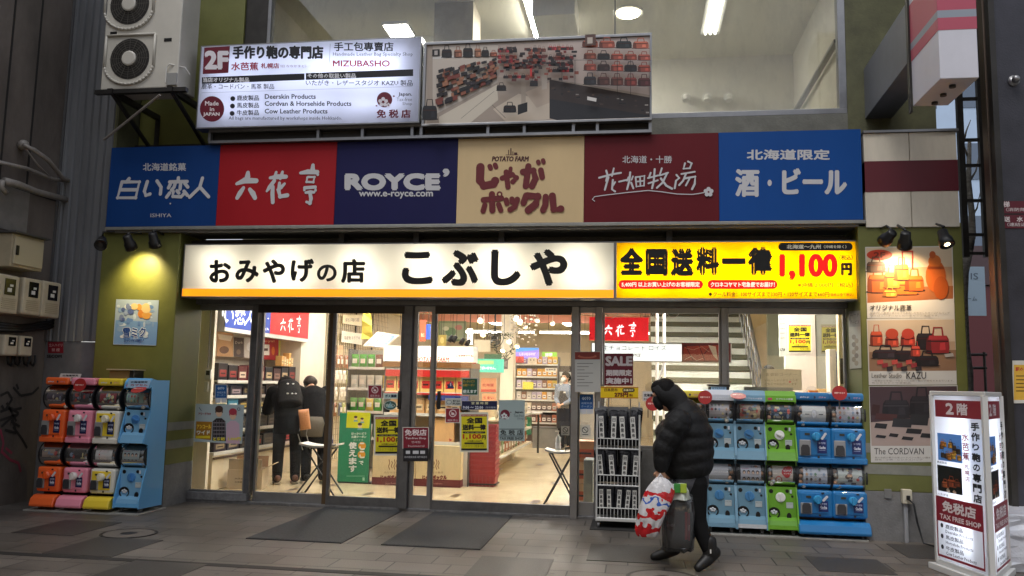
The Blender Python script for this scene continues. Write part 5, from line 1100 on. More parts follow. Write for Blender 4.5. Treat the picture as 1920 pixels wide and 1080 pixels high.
for i, (px, py, Y) in enumerate(((901, 601, 4), (906, 627, 4.6), (955, 640, 5), (943, 656, 5.2), (968, 597, 4), (975, 604, 4.5), (970, 648, 6), (985, 612, 6.5), (1008, 600, 6), (1036, 606, 7))):
    p = at(px, py, Y); t = thing('ceiling_spot', p, 'small lit spot lamp inside the shop, %s in order from the left of ten' % ORD[i], 'spot lamp', 'small lit spot lamps inside the shop')
    q = MB(); q.use(WHITE).lathe(p+Vector((0, .03, .03)), (-.1, -.6, -.8), [(0, .02), (.01, .04), (.06, .05), (.06, .045)], 12); q.obj('head', t); q = MB(); q.use(GL).lathe(p+Vector((-.004, -.01, -.02)), (-.1, -.6, -.8), [(0, .042), (.006, .03)], 12); q.obj('bulb', t)
    q = MB(); q.use(WHITE).cyl(p+Vector((0, .03, .03)), (p.x, Y+.03, 2.95), .006, 6); q.obj('stem', t)
rr = random.Random(21)
t = thing('hanging_decoration', at(985, 625, 5), 'cluster of shiny white paper garlands hanging from the shop ceiling', 'garland')
for k in range(5):
    q = MB(); q.use(mat('shiny foil', (190, 182, 168), .3, .2)); x0 = at(962+k*10, 615, 5).x
    for j in range(9): q.ball((x0+rr.uniform(-.03, .03), 5+rr.uniform(-.1, .1), 2.75-j*.06*(1+k*.1)), .025+.015*rr.random(), 7, (1, 1, .6))
    q.use(BLACK).cyl((x0, 5, 2.3), (x0, 5, 2.95), .003, 4); q.obj('strand', t)
VN = thing('hanging_plant', at(945, 643, 5.4), 'trailing artificial leaves hanging left of the white column', 'plant')
q = MB(); q.use(mat('dark leaf', (58, 74, 44), .6)); c = at(945, 648, 5.4)
for k in range(90):
    a = rr.uniform(0, 6.28); r_ = .15+rr.uniform(-.05, .05); p = Vector((c.x+r_*math.cos(a), 5.4+rr.uniform(-.05, .05), c.z+r_*1.3*math.sin(a))); u = Vector((rr.uniform(-1, 1), rr.uniform(-.5, .5), rr.uniform(-1, 1))).normalized()*.03; v = u.orthogonal().normalized()*.012
    q.quad(p-u, p+v, p+u, p-v)
q.obj('leaves', VN); q = MB(); q.use(DARKM).tube([(c.x+.15*math.cos(k*.4), 5.4, c.z+.195*math.sin(k*.4)) for k in range(17)], .006, 5).cyl((c.x, 5.4, c.z+.2), (c.x, 5.4, 2.95), .004, 5); q.obj('stem', VN)

# far gondola with purple header, fridge, right racks
FG = shelf_unit('shop_shelf', 'far sweets shelf below the lit purple header in the middle of the shop', -2.8, -1.81, 10.4, 10.8, [.53, .80, 1.06, 1.33, 1.60, 1.89], 2.07, mat('far shelf', (120, 100, 90), .5))
flatsign(967, 1010, 652, 672, 10.35, '8a78d8', 'lit purple and blue header above the far sweets shelf', [('しろいおみやげ', 974, 1004, 664, 6, 'e8d8ff', .06, 1)], .8, shapes=[('poly', [(967, 652), (1010, 652), (1010, 656), (967, 660)], '60a0e8')])
flatsign(1016, 1044, 660, 676, 10.7, '78b038', 'lit green header right of the purple header', [('抹茶', 1022, 1036, 665, 7, 'f4fce8', .1, 1), ('スイーツ', 1022, 1038, 672, 4, 'f4fce8', .05, 1)], .7)
flatsign(967, 982, 668, 680, 10.3, 'd85048', 'red mountain shaped card under the purple header', shapes=[('poly', [(967, 680), (974, 668), (982, 680)], 'b82820')]); flatsign(990, 1006, 670, 683, 10.3, 'e8dcc8', 'pale round card under the purple header', shapes=[('ell', 998, 676, 7, 6, 'd8ccb4'), ('ell', 995, 675, 1.2, 1.2, '504840'), ('ell', 1001, 675, 1.2, 1.2, '504840')])
for zi, z in enumerate((.53, .80, 1.06, 1.33, 1.60, 1.89)):
    for i in range(8):
        c, cn = rr.choice([('9a84a8', 'lilac'), ('c8b8d0', 'pale lilac'), ('e0a030', 'orange'), ('e8c850', 'yellow'), ('d8d0c8', 'white'), ('8a5a48', 'brown')]) if zi not in (0, 1) else rr.choice([('6a5048', 'brown'), ('c87858', 'terracotta'), ('d8c8b0', 'cream')])
        if zi in (4,) and i > 3: c, cn = 'e8a828', 'orange'
        gift_box(-2.73+i*.121, 10.5, z+.001, .11, .15, .18, c, 'f0e8e0', '%s box on the far sweets shelf, %s level up, %s from left' % (cn, ORD[zi], ORD[i]), 'boxes on the far sweets shelf')
flatsign(980, 1000, 716, 730, 10.25, 'e8dc40', 'yellow round price card on the far sweets shelf', shapes=[('ell', 990, 723, 10, 7, 'f0e450')])
SR = shelf_unit('pack_rack', 'tall rack of silver packs beside the far sweets shelf', -1.77, -1.32, 10.0, 10.3, [.39, .73, 1.09, 1.44], 1.85, mat('rack dark', (70, 58, 52), .5))
for zi, z in enumerate((.39, .73, 1.09, 1.44)):
    for i in range(3): pouch(-1.68+i*.145, 10.08, z+.001, .135, .27, ['d0ccc0', 'b8b4a8', 'dcd8cc'][i], '5a5a4a', 'silver pack on the rack beside the clerk, %s level, %s from left' % (ORD[zi], ORD[i]), 'silver packs near the clerk')
flatsign(1022, 1044, 690, 697, 9.95, 'ece4d4', 'small white card with black characters over the silver packs', [('空港特選', 1024, 1042, 693, 4, '403830', .05, 1)])
FRG = thing('fridge_case', (-1.0, 10.8, .05), 'tall lit drinks fridge behind the clerk', 'fridge')
bx('body', FRG, WHITE, -1.3, -.68, 10.6, 11.1, .05, 2.18); bx('lamp_panel', FRG, lamp_mat('fridge light', (230, 240, 250), 1.2), -1.27, -.7, 10.58, 10.598, 1.5, 1.9); bx('header', FRG, mat('fridge header', (230, 220, 160), .4, emit=.3), -1.3, -.68, 10.57, 10.599, 1.96, 2.17)
MBX = thing('steel_counter', (-1.95, 9.2, .05), 'plain brushed steel counter box on the shop floor beside the clerk', 'counter')
a, b = at(998, 838, 8.9), at(1046, 841, 8.9); zt_ = at(1020, 803, 8.9).z
bx('body', MBX, METAL, a.x, b.x, 8.9, 9.4, .05, zt_, bevel=.01); bx('top', MBX, STEEL, a.x-.02, b.x+.02, 8.88, 9.42, zt_+.001, zt_+.02)
FT = thing('far_table', (-2.3, 7.6, .05), 'low table with green packs left of the steel counter', 'table')
a, b = at(960, 773, 7.6), at(1012, 776, 7.6); bx('top', FT, WHITE, a.x, b.x, 7.6, 8.1, a.z-.03, a.z)
for x in (a.x+.03, b.x-.03): bx('leg', FT, DARKM, x-.02, x+.02, 7.62, 7.66, .05, a.z-.031)
q = MB(); q.use(pmat('2f7a58')).box(a.x+.08, b.x-.2, 7.65, 7.95, .4, .75); q.obj('carton', FT)
ML = shelf_unit('middle_shelf', 'long low shelf of cream packs right behind the red baskets', -2.25, -1.95, 2.9, 6.6, [.35, .62, .88], 1.05, mat('shelf cream', (230, 214, 180), .45), back='x0')
for zi, z in enumerate((.35, .62, .88)):
    for i in range(12): pouch(-2.02, 3.05+i*.3, z+.001, .2, .2, rr.choice(['d8c8a8', 'b89878', 'e0d8c8', 'c08060', '98a880']), 'f0e8d8', 'pack on the long middle shelf, %s level, %s from the street' % (ORD[zi], ORD[i]), 'packs on the middle shelf', R(90))

# --- right part: red sign, chocolate light box, stairs, counter
RSG = flatsign(1105, 1216, 595, 638, 1.0, 'd01822', 'lit red sign with white brush characters inside the right window', emit=.45, dep=.1, wires=True)
A = Art(FP(1.0), h0=.002, emit=.9); brush(A, lambda x, y: (1133+(x-728)*.135, 605+(y-200)*.125), .115, 'f8f4f4'); A.obj('lettering', RSG)
LBX = lightbox('chocolate_light_box', 'long lit white chocolate sign with a cocoa picture inside the right window', at(1108, 660, .8).x, at(1372, 660, .8).x, at(1240, 679, .8).z, at(1240, 643, .8).z, .8, .14, mat('lit white face', (246, 250, 246), .4, emit=.85), [(0, .6, 1.8, .008, .08)], WHITE, tubemat=WHITE)
A = Art(FP(.8), h0=.003); A.text('生チョコレート ロイズ', 1130, 1250, 652, 10, '4a5050', 0, 2); A.text('ROYCE’', 1180, 1202, 666, 6, '3a4048', .08, 2)
A.rect(1278, 643, 1370, 679, '6a1a18'); A.poly([(1282, 650), (1366, 646), (1364, 676), (1280, 676)], 'b8402a')
for pts in ([(1285, 648), (1300, 676)], [(1310, 646), (1322, 677)], [(1336, 645), (1320, 664)]): A.stroke(pts, 1.2, '4a1410', cap=False)
A.poly([(1328, 647), (1342, 650), (1346, 676), (1338, 668)], 'f0d8c0'); A.stroke([(1284, 674), (1296, 668), (1306, 676), (1318, 672)], .8, 'f0c8a8', cap=False); A.stroke([(1284, 652), (1300, 656), (1316, 650), (1330, 660)], .7, 'e8a888', cap=False)
for x_ in (1352, 1360): A.stroke([(x_, 650), (x_+3, 655)], .8, 'd8b8b0'); A.stroke([(x_, 668), (x_+3, 672)], .8, 'd8b8b0')
A.obj('print', LBX)
STR = thing('staircase', (1.0, 3.8, .05), 'staircase with bright white risers and olive treads climbing inside the right window', 'staircase')
TRD = mat('olive stair tread', (84, 82, 62), .6); RSR = mat('white stair riser', (240, 242, 232), .5)
sx0, sx1 = .25, 1.78
for k in range(13):
    y = 2.4+k*.25; z = .42+k*.19
    q = MB(); q.use(RSR).box(sx0, sx1, y+.03, y+.05, z-.19+.0, z-.08); q.obj('riser', STR)
    q = MB(); q.use(TRD).box(sx0, sx1, y, y+.28, z-.078, z); q.obj('tread', STR, bevel=.004)
q = MB(); q.use(METAL)
for k in range(13): q.cyl((sx1-.05, 2.5+k*.25, .42+k*.19), (sx1-.05, 2.5+k*.25, 1.32+k*.19), .011, 6)
for dz in (.3, .6, .9): q.tube([(sx1-.05, 2.45, .42+dz-.02), (sx1-.05, 5.5, .42+12*.19+dz)], .014 if dz < .9 else .022, 8)
q.obj('railing', STR)
ceil_lamp(1.0, 1.75, .7, .5, 'white lamp over the foot of the staircase', 2.94, lamp_mat('added stair lamp', (250, 252, 240), 70))  # lamp added out of view to brighten the risers
q = MB(); q.use(WHITE)
for i, px in enumerate((1232, 1245)):
    x = at(px, 690, 1.9).x; q.cyl((x, 1.9, .05), (x, 1.9, 2.9), .022, 8)
q.use(METAL).tube([(at(1222, 745, 1.6).x, 1.6, 1.2), (at(1247, 690, 1.9).x, 1.9, 1.75)], .012, 6)
tag(q.obj('pipe_rack'), 'pair of thin white pipes between the red sign and the staircase', 'pipes')
bx('interior_partition', SB, mat('pale mauve wall', (206, 194, 184), .6), at(1473, 690, 1.9).x, at(1530, 690, 1.9).x, 1.9, 2.0, .05, 2.95)
bx('interior_partition', SB, mat('grey glass wall', (160, 162, 156), .15), at(1532, 690, 2.0).x, 3.0, 2.0, 2.05, .05, 2.95)
bx('interior_partition', SB, mat('green grey wall', (170, 180, 168), .5), at(1440, 690, 5.6).x, 2.95, 5.6, 5.7, .05, 2.95)
JB = bx('jamb', SB, mat('cream jamb', (220, 200, 166), .5), at(1572, 690, .5).x, at(1590, 690, .45).x, .45, .55, .05, 2.95)
flatsign(1461, 1474, 588, 668, 1.7, 'c4c8c0', 'white vertical price board left of the yellow poster in the right window', [('1,728', 1463, 1472, 656, 6, '50504c', .1, 1)]+[('おみやげ', 1463, 1472, 598+k*9, 3, '60605c', .03, 1) for k in range(5)])
def ship_poster(px0, px1, py0, py1, Y, label, dull=False, group=None, pl=None):
    """yellow delivery price poster; dull mutes the colours for its painted reflection"""
    W, Hh = px1-px0, py1-py0; A = Art(pl or FP(Y), h0=.001)
    f = lambda u, v: (px0+W*u, py0+Hh*v)
    ye = '9a9448' if dull else 'd8cc20'; k_ = '3a382c' if dull else '161410'; rd = '6a4638' if dull else 'b82a18'
    A.rect(*f(-.06, -.06), *f(1.06, 1.06), '8a8878' if dull else 'd8d4c4'); A.rect(*f(0, 0), *f(1, 1), ye); A.rect(*f(0, 0), *f(1, .06), 'a04838' if not dull else '705a50'); A.text('最大5,400円以上お買い上げのお客様', *[f(.04, 0)[0], f(.96, 0)[0], f(0, .03)[1], Hh*.035], 'e8e0c8', 0, 1)
    T = lambda s, u0, u1, v, h, c, b: A.text(s, f(u0, 0)[0], f(u1, 0)[0], f(0, v)[1], Hh*h, c, b, 2)
    T('全国', .2, .82, .17, .17, k_, .12); T('送料一律', .04, .96, .36, .17, k_, .12)
    A.pill(*f(.06, .475), *f(.94, .53), k_); T('北海道～九州（沖縄を除く）', .14, .86, .502, .03, 'd8d098', 0)
    T('1,100', .06, .78, .625, .16, rd, .12); T('円', .8, .96, .64, .12, k_, .1); T('※沖縄 2,000円', .24, .8, .745, .045, k_, .04); A.pill(*f(.12, .785), *f(.88, .825), k_)
    for v in (.85, .88, .91): T('クロネコヤマト宅急便でお届け', .05, .95, v, .022, k_, 0)
    A.rect(*f(0, .95), *f(1, 1), k_)
    return tag(A.obj('delivery_poster', None), label, 'poster', group)
ship_poster(1479, 1520, 609, 660, 1.895, 'yellow delivery price poster on the pale wall in the right window'); ship_poster(1541, 1573, 611, 660, 1.99, 'dim reflected looking delivery poster on the grey glass at far right', True)  # the second is a mirror image painted on in dulled colours
flatsign(1427, 1503, 692, 731, .7, 'd0c2a4', 'large cream paper with faded writing propped before the cashier', [('お会計コーナー', 1436, 1494, 702, 6, 'a89478', .03, 1), ('いらっしゃいませ どうぞ', 1434, 1496, 713, 5, 'a89070', .03, 1), ('こちらでおねがいします', 1434, 1494, 720, 5, 'a08868', .03, 1)], shapes=[('ell', 1481, 716, 2, 2, 'd86060')], name='paper_sign', dep=.008)
flatsign(1395, 1487, 726, 760, .45, 'a8a89c', 'grey board with large black letters behind the capsule machines', [('ROYC', 1400, 1482, 744, 22, '1c1c20', .16, 2)], name='counter_sign', dep=.02)
DK = thing('counter_desk', (1.9, .9, .05), 'pale counter desk with small cartons inside the right window', 'counter')
bx('top', DK, mat('desk top', (206, 184, 150), .4), 1.1, 2.4, .72, 1.2, 1.28, 1.32); bx('front', DK, mat('desk front', (190, 180, 164), .5), 1.12, 2.38, .74, .78, .05, 1.279)
for i, (px, c) in enumerate(((1512, 'c08a48'), (1524, 'a86a38'), (1540, 'd8b070'))): p = at(px, 728, .9); gift_box(p.x, .9, 1.321, .1, .08, .06+.02*i, c, 'f0e0c0', 'small %s carton on the counter desk, %s of three' % (('tan', 'brown', 'pale'))[i:i+1][0:1] if False else 'small %s carton on the counter desk' % ('tan', 'brown', 'pale')[i], 'cartons on the counter desk')
q = MB(); a = at(1563, 655, .8); b = at(1563, 728, .8); q.use(mat('white folder', (206, 198, 186), .6)).box(a.x-.05, a.x+.02, .78, .98, 1.321, a.z).use(mat('blue folder', (70, 100, 140), .5)).box(a.x+.022, a.x+.05, .78, .98, 1.321, a.z-.02); tag(q.obj('upright_folders', bevel=.003), 'tall white and blue folders standing on the counter desk', 'folders')
A = Art(Plane((2.165, 0, 0), (0, -1, 0), (0, 0, 1)), h0=.004)
# strip poster on the inner face of the right pillar
A.poly([(1592, 584), (1614, 582), (1616, 690), (1594, 692)], 'a8a498'); A.poly([(1593, 584), (1614, 582), (1614, 612), (1593, 613)], '8c8c88'); A.text('ムード', 1595, 1612, 590, 7, '4a4a48', .05, 1); A.text('バービス', 1595, 1612, 604, 7, '4a4a48', .05, 1)
for k in range(8): A.ell(1602+(k % 2)*5, 632+k*7, 4, 5, ['7a6a58', '8c7c68', '6a5c50'][k % 3], 10)
tag(A.obj('strip_poster', None), 'narrow faded poster on the inner side of the right olive pillar', 'poster')
q = MB(); q.use(mat('dark product strip', (70, 56, 44), .5)); a, b = at(1575, 672, .448), at(1584, 720, .448); q.box(a.x, b.x, .44, .448, b.z, a.z); tag(q.obj('jamb_picture'), 'small dark picture strip on the cream jamb at far right', 'picture')

# --- stickers and papers on the glass (just outside the panes)
YG = -.068
def sticker(px0, px1, py0, py1, c, label, texts=(), shapes=(), Y=YG, name='window_sticker', cat='sticker', back='d8d4cc', edge=1.2, group=None):
    A = Art(FP(Y)); A.rect(px0-edge, py0-edge, px1+edge, py1+edge, back); A.rect(px0, py0, px1, py1, c)
    for s in shapes: getattr(A, s[0])(*s[1:])
    for s in texts: A.text(*s)
    return tag(A.obj(name, None), label, cat, group)
YL = -.012
sticker(404, 425, 722, 746, '1a5a9c', 'blue coupon sticker on the left window above the two-person poster', [('GOTO', 408, 421, 728, 5, 'd8e8f4', .1, 1), ('地域共通', 407, 423, 736, 4, 'c8dcf0', 0, 1), ('クーポン', 407, 423, 741, 4, 'c8dcf0', 0, 1)], [('rect', 404, 746, 414, 755, 'd0d4dc'), ('rect', 415, 746, 425, 755, 'd0d4dc')], Y=YL)
A = Art(FP(YL)); A.poly([(367, 757), (458, 759), (454, 832), (363, 828)], 'aab8bc')
A.text('アワードTVの', 372, 396, 776, 5, '8a2020', .1, 1); A.poly([(368, 790), (398, 791), (396, 825), (366, 822)], 'a07020'); A.text('アンコール', 369, 396, 800, 8, 'e8c040', .12, 1); A.text('ワイド', 369, 394, 811, 8, 'e0e0d0', .12, 1); A.rect(367, 817, 394, 822, 'd8c030')
def fig(cx, hy, hair, shirt, skin='d8b498'):
    A.poly([(cx-13, hy+64), (cx+13, hy+65), (cx+12, hy+28), (cx+5, hy+22), (cx-5, hy+22), (cx-12, hy+28)], shirt); A.ell(cx, hy+12, 6, 8, skin); A.ell(cx, hy+5, 7.5, 6.5, hair); A.rect(cx-7, hy+5, cx-5, hy+12, hair); A.rect(cx+5, hy+5, cx+7, hy+12, hair)
fig(411, 762, '4a3028', '2a2428'); fig(437, 767, 'a83848', 'c8a8b8')
for k in range(5): A.rect(400, 792+k*7, 423, 793.5+k*7, '8a8488'); A.rect(401+k*5, 788, 402+k*5, 826, '6a6468')
A.text('とら坊', 400, 422, 823, 7, 'e0d040', .12, 1); A.text('1,000円', 428, 452, 823, 7, 'e0d040', .12, 1); A.ell(448, 767, 3, 3, '30405a', 12); A.ell(448, 767, 2, 2, 'aab8bc', 12); A.stroke([(374, 764), (378, 770)], 1, '30405a')
tag(A.obj('window_poster', None), 'poster of two people in plaid and pink tops on the left window', 'poster')
sticker(691, 715, 723, 746, '8a2838', 'dark red no photography sticker on the middle glass door, left one', [('撮影禁止', 694, 712, 742, 4, 'e0c8c8', 0, 1)], [('ell', 703, 731, 6.5, 6.5, 'e0d0d0'), ('ell', 703, 731, 5, 5, '8a2838'), ('ell', 703, 732, 2.6, 2, 'e0d0d0'), ('stroke', [(699, 727), (707, 735)], 1, 'e0d0d0')])
sticker(720, 746, 738, 747, 'c8dcd4', 'pale gas supply sticker on the middle glass door', [('ガス漏検', 722, 744, 742.5, 6, '1c3048', .12, 2)])
A = Art(FP(YG)); A.ell(732, 760, 12, 9, 'c8d0c4'); A.ell(732, 760, 11, 8, '3a5a50'); A.poly([(732, 753), (738, 765), (726, 765)], '78a8b0'); A.text('安心', 723, 741, 760, 6, 'c8d8d0', .05, 1); tag(A.obj('window_sticker', None), 'oval dark green safety sticker on the middle glass door', 'sticker')
ship_poster(704, 752, 782, 850, YG, 'yellow delivery price poster on the middle glass door', group='yellow delivery posters on the doors')
ship_poster(865, 913, 777, 844, YG, 'yellow delivery price poster on the right sliding door', group='yellow delivery posters on the doors')
sticker(756, 803, 802, 840, '7a1428', 'maroon tax free shop sign across the middle door posts', [('免税店', 759, 800, 811, 12, 'e8d8d8', .06, 2), ('Tax-free Shop', 760, 799, 822, 5, 'e0d0d0', .06, 1), ('면세점', 772, 788, 829, 4, 'e0d0d0', 0, 1), ('ร้านปลอดภาษี', 765, 796, 836, 4, 'e0d0d0', 0, 1)], [('rect', 756, 840, 803, 865, '18161c'), ('rect', 761, 845, 769, 851, 'c8c8cc'), ('rect', 774, 845, 785, 851, 'c8c8cc'), ('rect', 788, 845, 797, 851, 'c8c8cc'), ('text', '店内使用言語 海外発送可', 758, 801, 857, 4, 'c0c0c4', 0, 1)], Y=-.125)
YR = -.068
A = Art(FP(YR)); A.poly([(845, 714), (852, 728), (838, 728)], '2a4070'); A.rect(844, 718, 846, 724, 'c8d0dc'); tag(A.obj('window_sticker', None), 'blue triangular sticker on the right sliding door', 'sticker')
sticker(867, 895, 710, 740, '2a5a44', 'green coupon sticker reading that it can be used here, on the right sliding door', [('使えます', 868, 894, 734, 7, 'e8f0e8', .1, 1), ('ほっかいどう', 868, 890, 715, 5, 'c8a840', .05, 1), ('応援クーポン', 868, 890, 722, 5, 'c8a840', .05, 1)])
sticker(836, 864, 748, 760, 'b8bcb4', 'small white push sticker with a face on the right sliding door', [('見てGO!', 849, 863, 752, 4, '20242c', .1, 1), ('PUSH', 849, 863, 757, 4, '20242c', .1, 1)], [('ell', 842, 754, 5, 4, '60707a'), ('ell', 842, 754, 4, 3, 'c8ccc4')])
sticker(836, 861, 766, 792, '8a2030', 'dark red no photography sticker on the right sliding door', [('撮影禁止', 839, 859, 788, 4, 'e0c8c8', 0, 1)], [('ell', 849, 775, 7, 7, 'e0d0d0'), ('ell', 849, 775, 5.5, 5.5, '8a2030'), ('ell', 849, 776, 3, 2.3, 'e0d0d0'), ('stroke', [(845, 771), (853, 779)], 1, 'e0d0d0')])
sticker(866, 932, 752, 768, '141c44', 'navy opening hours sticker on the right sliding door', [('営 業 時 間', 884, 915, 756, 5, 'd8d4a8', .06, 1), ('9:00 ～ 22:00', 868, 906, 764, 6, 'd8dce8', .08, 1), ('（年中無休）', 910, 931, 764, 4, 'b8bcc8', 0, 1)], edge=.5)
A = Art(FP(YR)); A.rect(935, 750, 984, 827, '9fb0b0'); blossom(A, 947, 777, 9, '6a1a30', 'd0d8d8'); A.text('Japan.', 965, 982, 773, 5, '20282c', .08, 1); A.text('Tax-free', 963, 982, 779, 5, '68787c', 0, 1); A.text('Shop', 970, 982, 785, 5, '68787c', 0, 1); A.rect(936, 804, 983, 805, '303c40'); A.text('免 税 店', 938, 981, 811, 10, '182024', .04, 2); A.rect(936, 817, 983, 818, '303c40'); A.text('TAX FREE SHOP', 937, 981, 822, 5, '182024', .06, 2)
tag(A.obj('tax_free_placard', None), 'pale blue tax free shop placard with a blossom disc on the right sliding door', 'placard')
A = Art(FP(-.13)); A.rect(1078, 659, 1126, 735, 'b8b8b4'); A.rect(1078, 660, 1125, 674, '7a2a24'); A.ell(1101, 668, 18, 4, 'a85a48'); A.ell(1101, 666, 14, 3, '7a2a24')
for k in range(8): A.rect(1082, 681+k*6, 1112-(k % 3)*8, 682+k*6, '60605c')
tag(A.obj('paper_notice', None), 'white paper notice with dark red top on the post left of the sale sign', 'notice')
sticker(1087, 1112, 740, 767, '1a5ca0', 'blue coupon sticker in the narrow pane left of the noodle rack', [('GOTO', 1091, 1108, 747, 6, 'd8e8f4', .1, 1), ('地域共通', 1090, 1110, 756, 4, 'c8dcf0', 0, 1), ('クーポン', 1090, 1110, 762, 4, 'c8dcf0', 0, 1)], [('rect', 1087, 767, 1099, 776, 'd0d4dc'), ('rect', 1100, 767, 1112, 776, 'd0d4dc')], Y=-.05)
sticker(1089, 1106, 798, 818, 'd8d4c8', 'white no smoking sticker in the narrow pane left of the noodle rack', (), [('ell', 1097, 806, 6, 6, '202020'), ('ell', 1097, 806, 4.8, 4.8, 'd8d4c8'), ('stroke', [(1093, 802), (1101, 810)], 1.2, '202020'), ('rect', 1092, 814, 1103, 815.5, '404040')], Y=-.05)
sticker(1133, 1187, 663, 723, '6a1028', 'maroon sale sign with white letters in the right window above the rack', [('SALE', 1135, 1186, 677, 19, 'd8d0d4', .14, 3), ('期間限定', 1136, 1185, 699, 12, 'd8d0d4', .12, 2), ('実施中！', 1136, 1185, 714, 12, 'd8d0d4', .12, 2)], Y=-.05, edge=.3, name='sale_sign', cat='sign')
# soft white swirl decals at the top of the right window
A = Art(FP(-.03))
for cx_, cy_, r_ in ((1140, 582, 20), (1213, 586, 11), (1238, 590, 12), (1262, 586, 11)):
    A.stroke([(cx_+r_*math.cos(t), cy_+r_*.8*math.sin(t)) for t in [math.pi*i/12 for i in range(0, 13)]], 1.2, 'c8b8b8')
tag(A.obj('window_decal', None), 'thin pale swirl decals at the top edge of the right window', 'decal')
# panel heater and carton in the narrow pane
HT = thing('panel_heater', (-.52, .3, .05), 'grey upright panel heater seen in the narrow pane', 'heater'); a, b = at(1094, 900, .3), at(1112, 900, .3)
bx('body', HT, mat('heater grey', (150, 156, 154), .4), a.x, b.x, .3, .62, .07, at(1100, 862, .3).z, bevel=.01); q = MB(); q.use(BLACK).box(a.x, b.x, .32, .36, .05, .069).box(a.x, b.x, .56, .6, .05, .069); q.obj('foot', HT)
a, b = at(1082, 870, .75), at(1108, 870, .75)
for k in range(3): gift_box((a.x+b.x)/2+.02, .8, .05+.24*k, .3, .3, .235, ['d8b48c', 'e0b890', 'c88a5c'][k], 'c85a38', 'tan carton stacked behind the narrow pane, %s from the floor' % ORD[k], 'cartons behind the narrow pane')
# ------------------------------------------------------------------ capsule machines
class Cyl(Plane):
    """card bent round a horizontal drum: a along x, b along the arc, centre (x, y, z), radius r, facing -y"""
    def __init__(s, cx, cy, cz, r): s.c = Vector((cx, cy, cz)); s.r = r
    def p(s, a, b, h=0):
        t = b/s.r; r = s.r+h; return s.c+Vector((a, -r*math.cos(t), r*math.sin(t)))
def card(pl, w, h, bg, seed, kind, parent):
    r = random.Random(seed); A = Art(pl, raw=True, h0=.001, step=.0003); n = 8
    for i in range(n): A.rect(-w/2, -h/2+h*i/n, w/2, -h/2+h*(i+1)/n, bg)
    def words(y, hh, c, t, x0=-.42, x1=.42): A.text(t, w*x0, w*x1, h*y, h*hh, c, .06, 1)
    pal = ['c8a080', '5a4a48', '8a9ab0', 'c05048', 'd8c890', '403c44', 'b8b0a8', '6a8a70']
    if kind == 'band':
        for i in range(9): A.ell(r.uniform(-.4, .4)*w, r.uniform(-.1, .42)*h, w*r.uniform(.04, .1), h*r.uniform(.04, .09), r.choice(pal), 10)
        words(.36, .1, 'd8d0d8', 'ガチャの世界'); A.rect(-w*.42, -h*.3, w*.42, -h*.1, 'b8b0b4')
        for i in range(4): A.ell(-w*.32+w*.21*i, -h*.2, w*.06, h*.07, '403c48', 10)
        words(-.4, .07, 'b0a8b0', '全5種 ひとつ300円')
    elif kind == 'scene':
        for i in range(14): A.ell(r.uniform(-.42, .42)*w, r.uniform(-.36, .4)*h, w*r.uniform(.04, .13), h*r.uniform(.04, .12), r.choice(pal[1:6]), 11)
        for i in range(5): A.rect(*(lambda x, y: (x, y, x+w*.2, y+h*.09))(r.uniform(-.45, .2)*w, r.uniform(-.45, .35)*h), r.choice(pal))
        words(-.4, .09, 'e0dce0', 'コレクション')
    elif kind == 'disc':
        A.ell(w*.0, h*.05, w*.28, h*.34, 'c02830', 22); A.ell(-w*.02, -h*.1, w*.2, h*.16, 'e8d8d0', 16); words(.2, .12, 'f0e0e0', '鉄道', -.18, .18); A.rect(-w*.3, -h*.36, w*.3, -h*.31, '8a2028')
    elif kind == 'cloud':
        for x, y in ((.18, .2), (.28, .12), (.1, .1), (.2, .02), (.32, .24)): A.ell(w*x, h*y, w*.16, h*.15, 'c82c30', 16)
        words(.16, .07, 'f4e4e4', 'おみやげ', .04, .4); words(.05, .06, 'f4e4e4', 'だいすき', .04, .4); A.ell(-w*.2, -h*.22, w*.17, h*.17, 'c8685c', 16); A.ell(-w*.2, -h*.2, w*.12, h*.1, 'f0e0d8', 14); words(-.34, .05, 'a06058', '北の国から', .0, .4)
    elif kind == 'faces':
        A.rect(-w*.46, h*.2, -w*.1, h*.44, 'c888a8'); words(.3, .08, '5a4a58', 'なかよし', .0, .4)
        for j in range(2):
            for i in range(4): x, y = -w*.33+w*.22*i, h*.06-h*.28*j; A.ell(x, y, w*.075, h*.085, '4a3c40', 12); A.ell(x, y-h*.03, w*.055, h*.055, 'e0c0a8', 12)
    elif kind == 'plain':
        words(-.4, .04, 'c8c8cc', '・・・')
    elif kind == 'watch':
        for s in (-1, 1): A.poly([(s*w*.12, -h*.4), (s*w*.42, -h*.4), (s*w*.38, 0), (s*w*.42, h*.4), (s*w*.12, h*.4), (s*w*.2, 0)], '20283a')
        A.ell(0, 0, w*.13, h*.2, 'b8b8bc', 20); A.ell(0, 0, w*.09, h*.14, 'd8d8dc', 20)
    else:
        for j in range(4):
            for i in range(5):
                if r.random() < .8: x, y = -w*.36+w*.18*i, h*.28-h*.19*j; A.ell(x, y, w*.055, h*.06, r.choice(pal), 9); A.rect(x-w*.05, y-h*.09, x+w*.05, y-h*.07, '8a8890')
        words(.42, .06, '5a5a64', 'ミニチュア 全8種')
    return A.obj('card', parent)
CLEAR = glass('clear acrylic', (.95, .96, .97), 1.5, .03, .05, (200, 205, 205))
CAPS = [pmat('d0c8b8', .3), pmat('b8c0c8', .3), pmat('c89878', .3)]
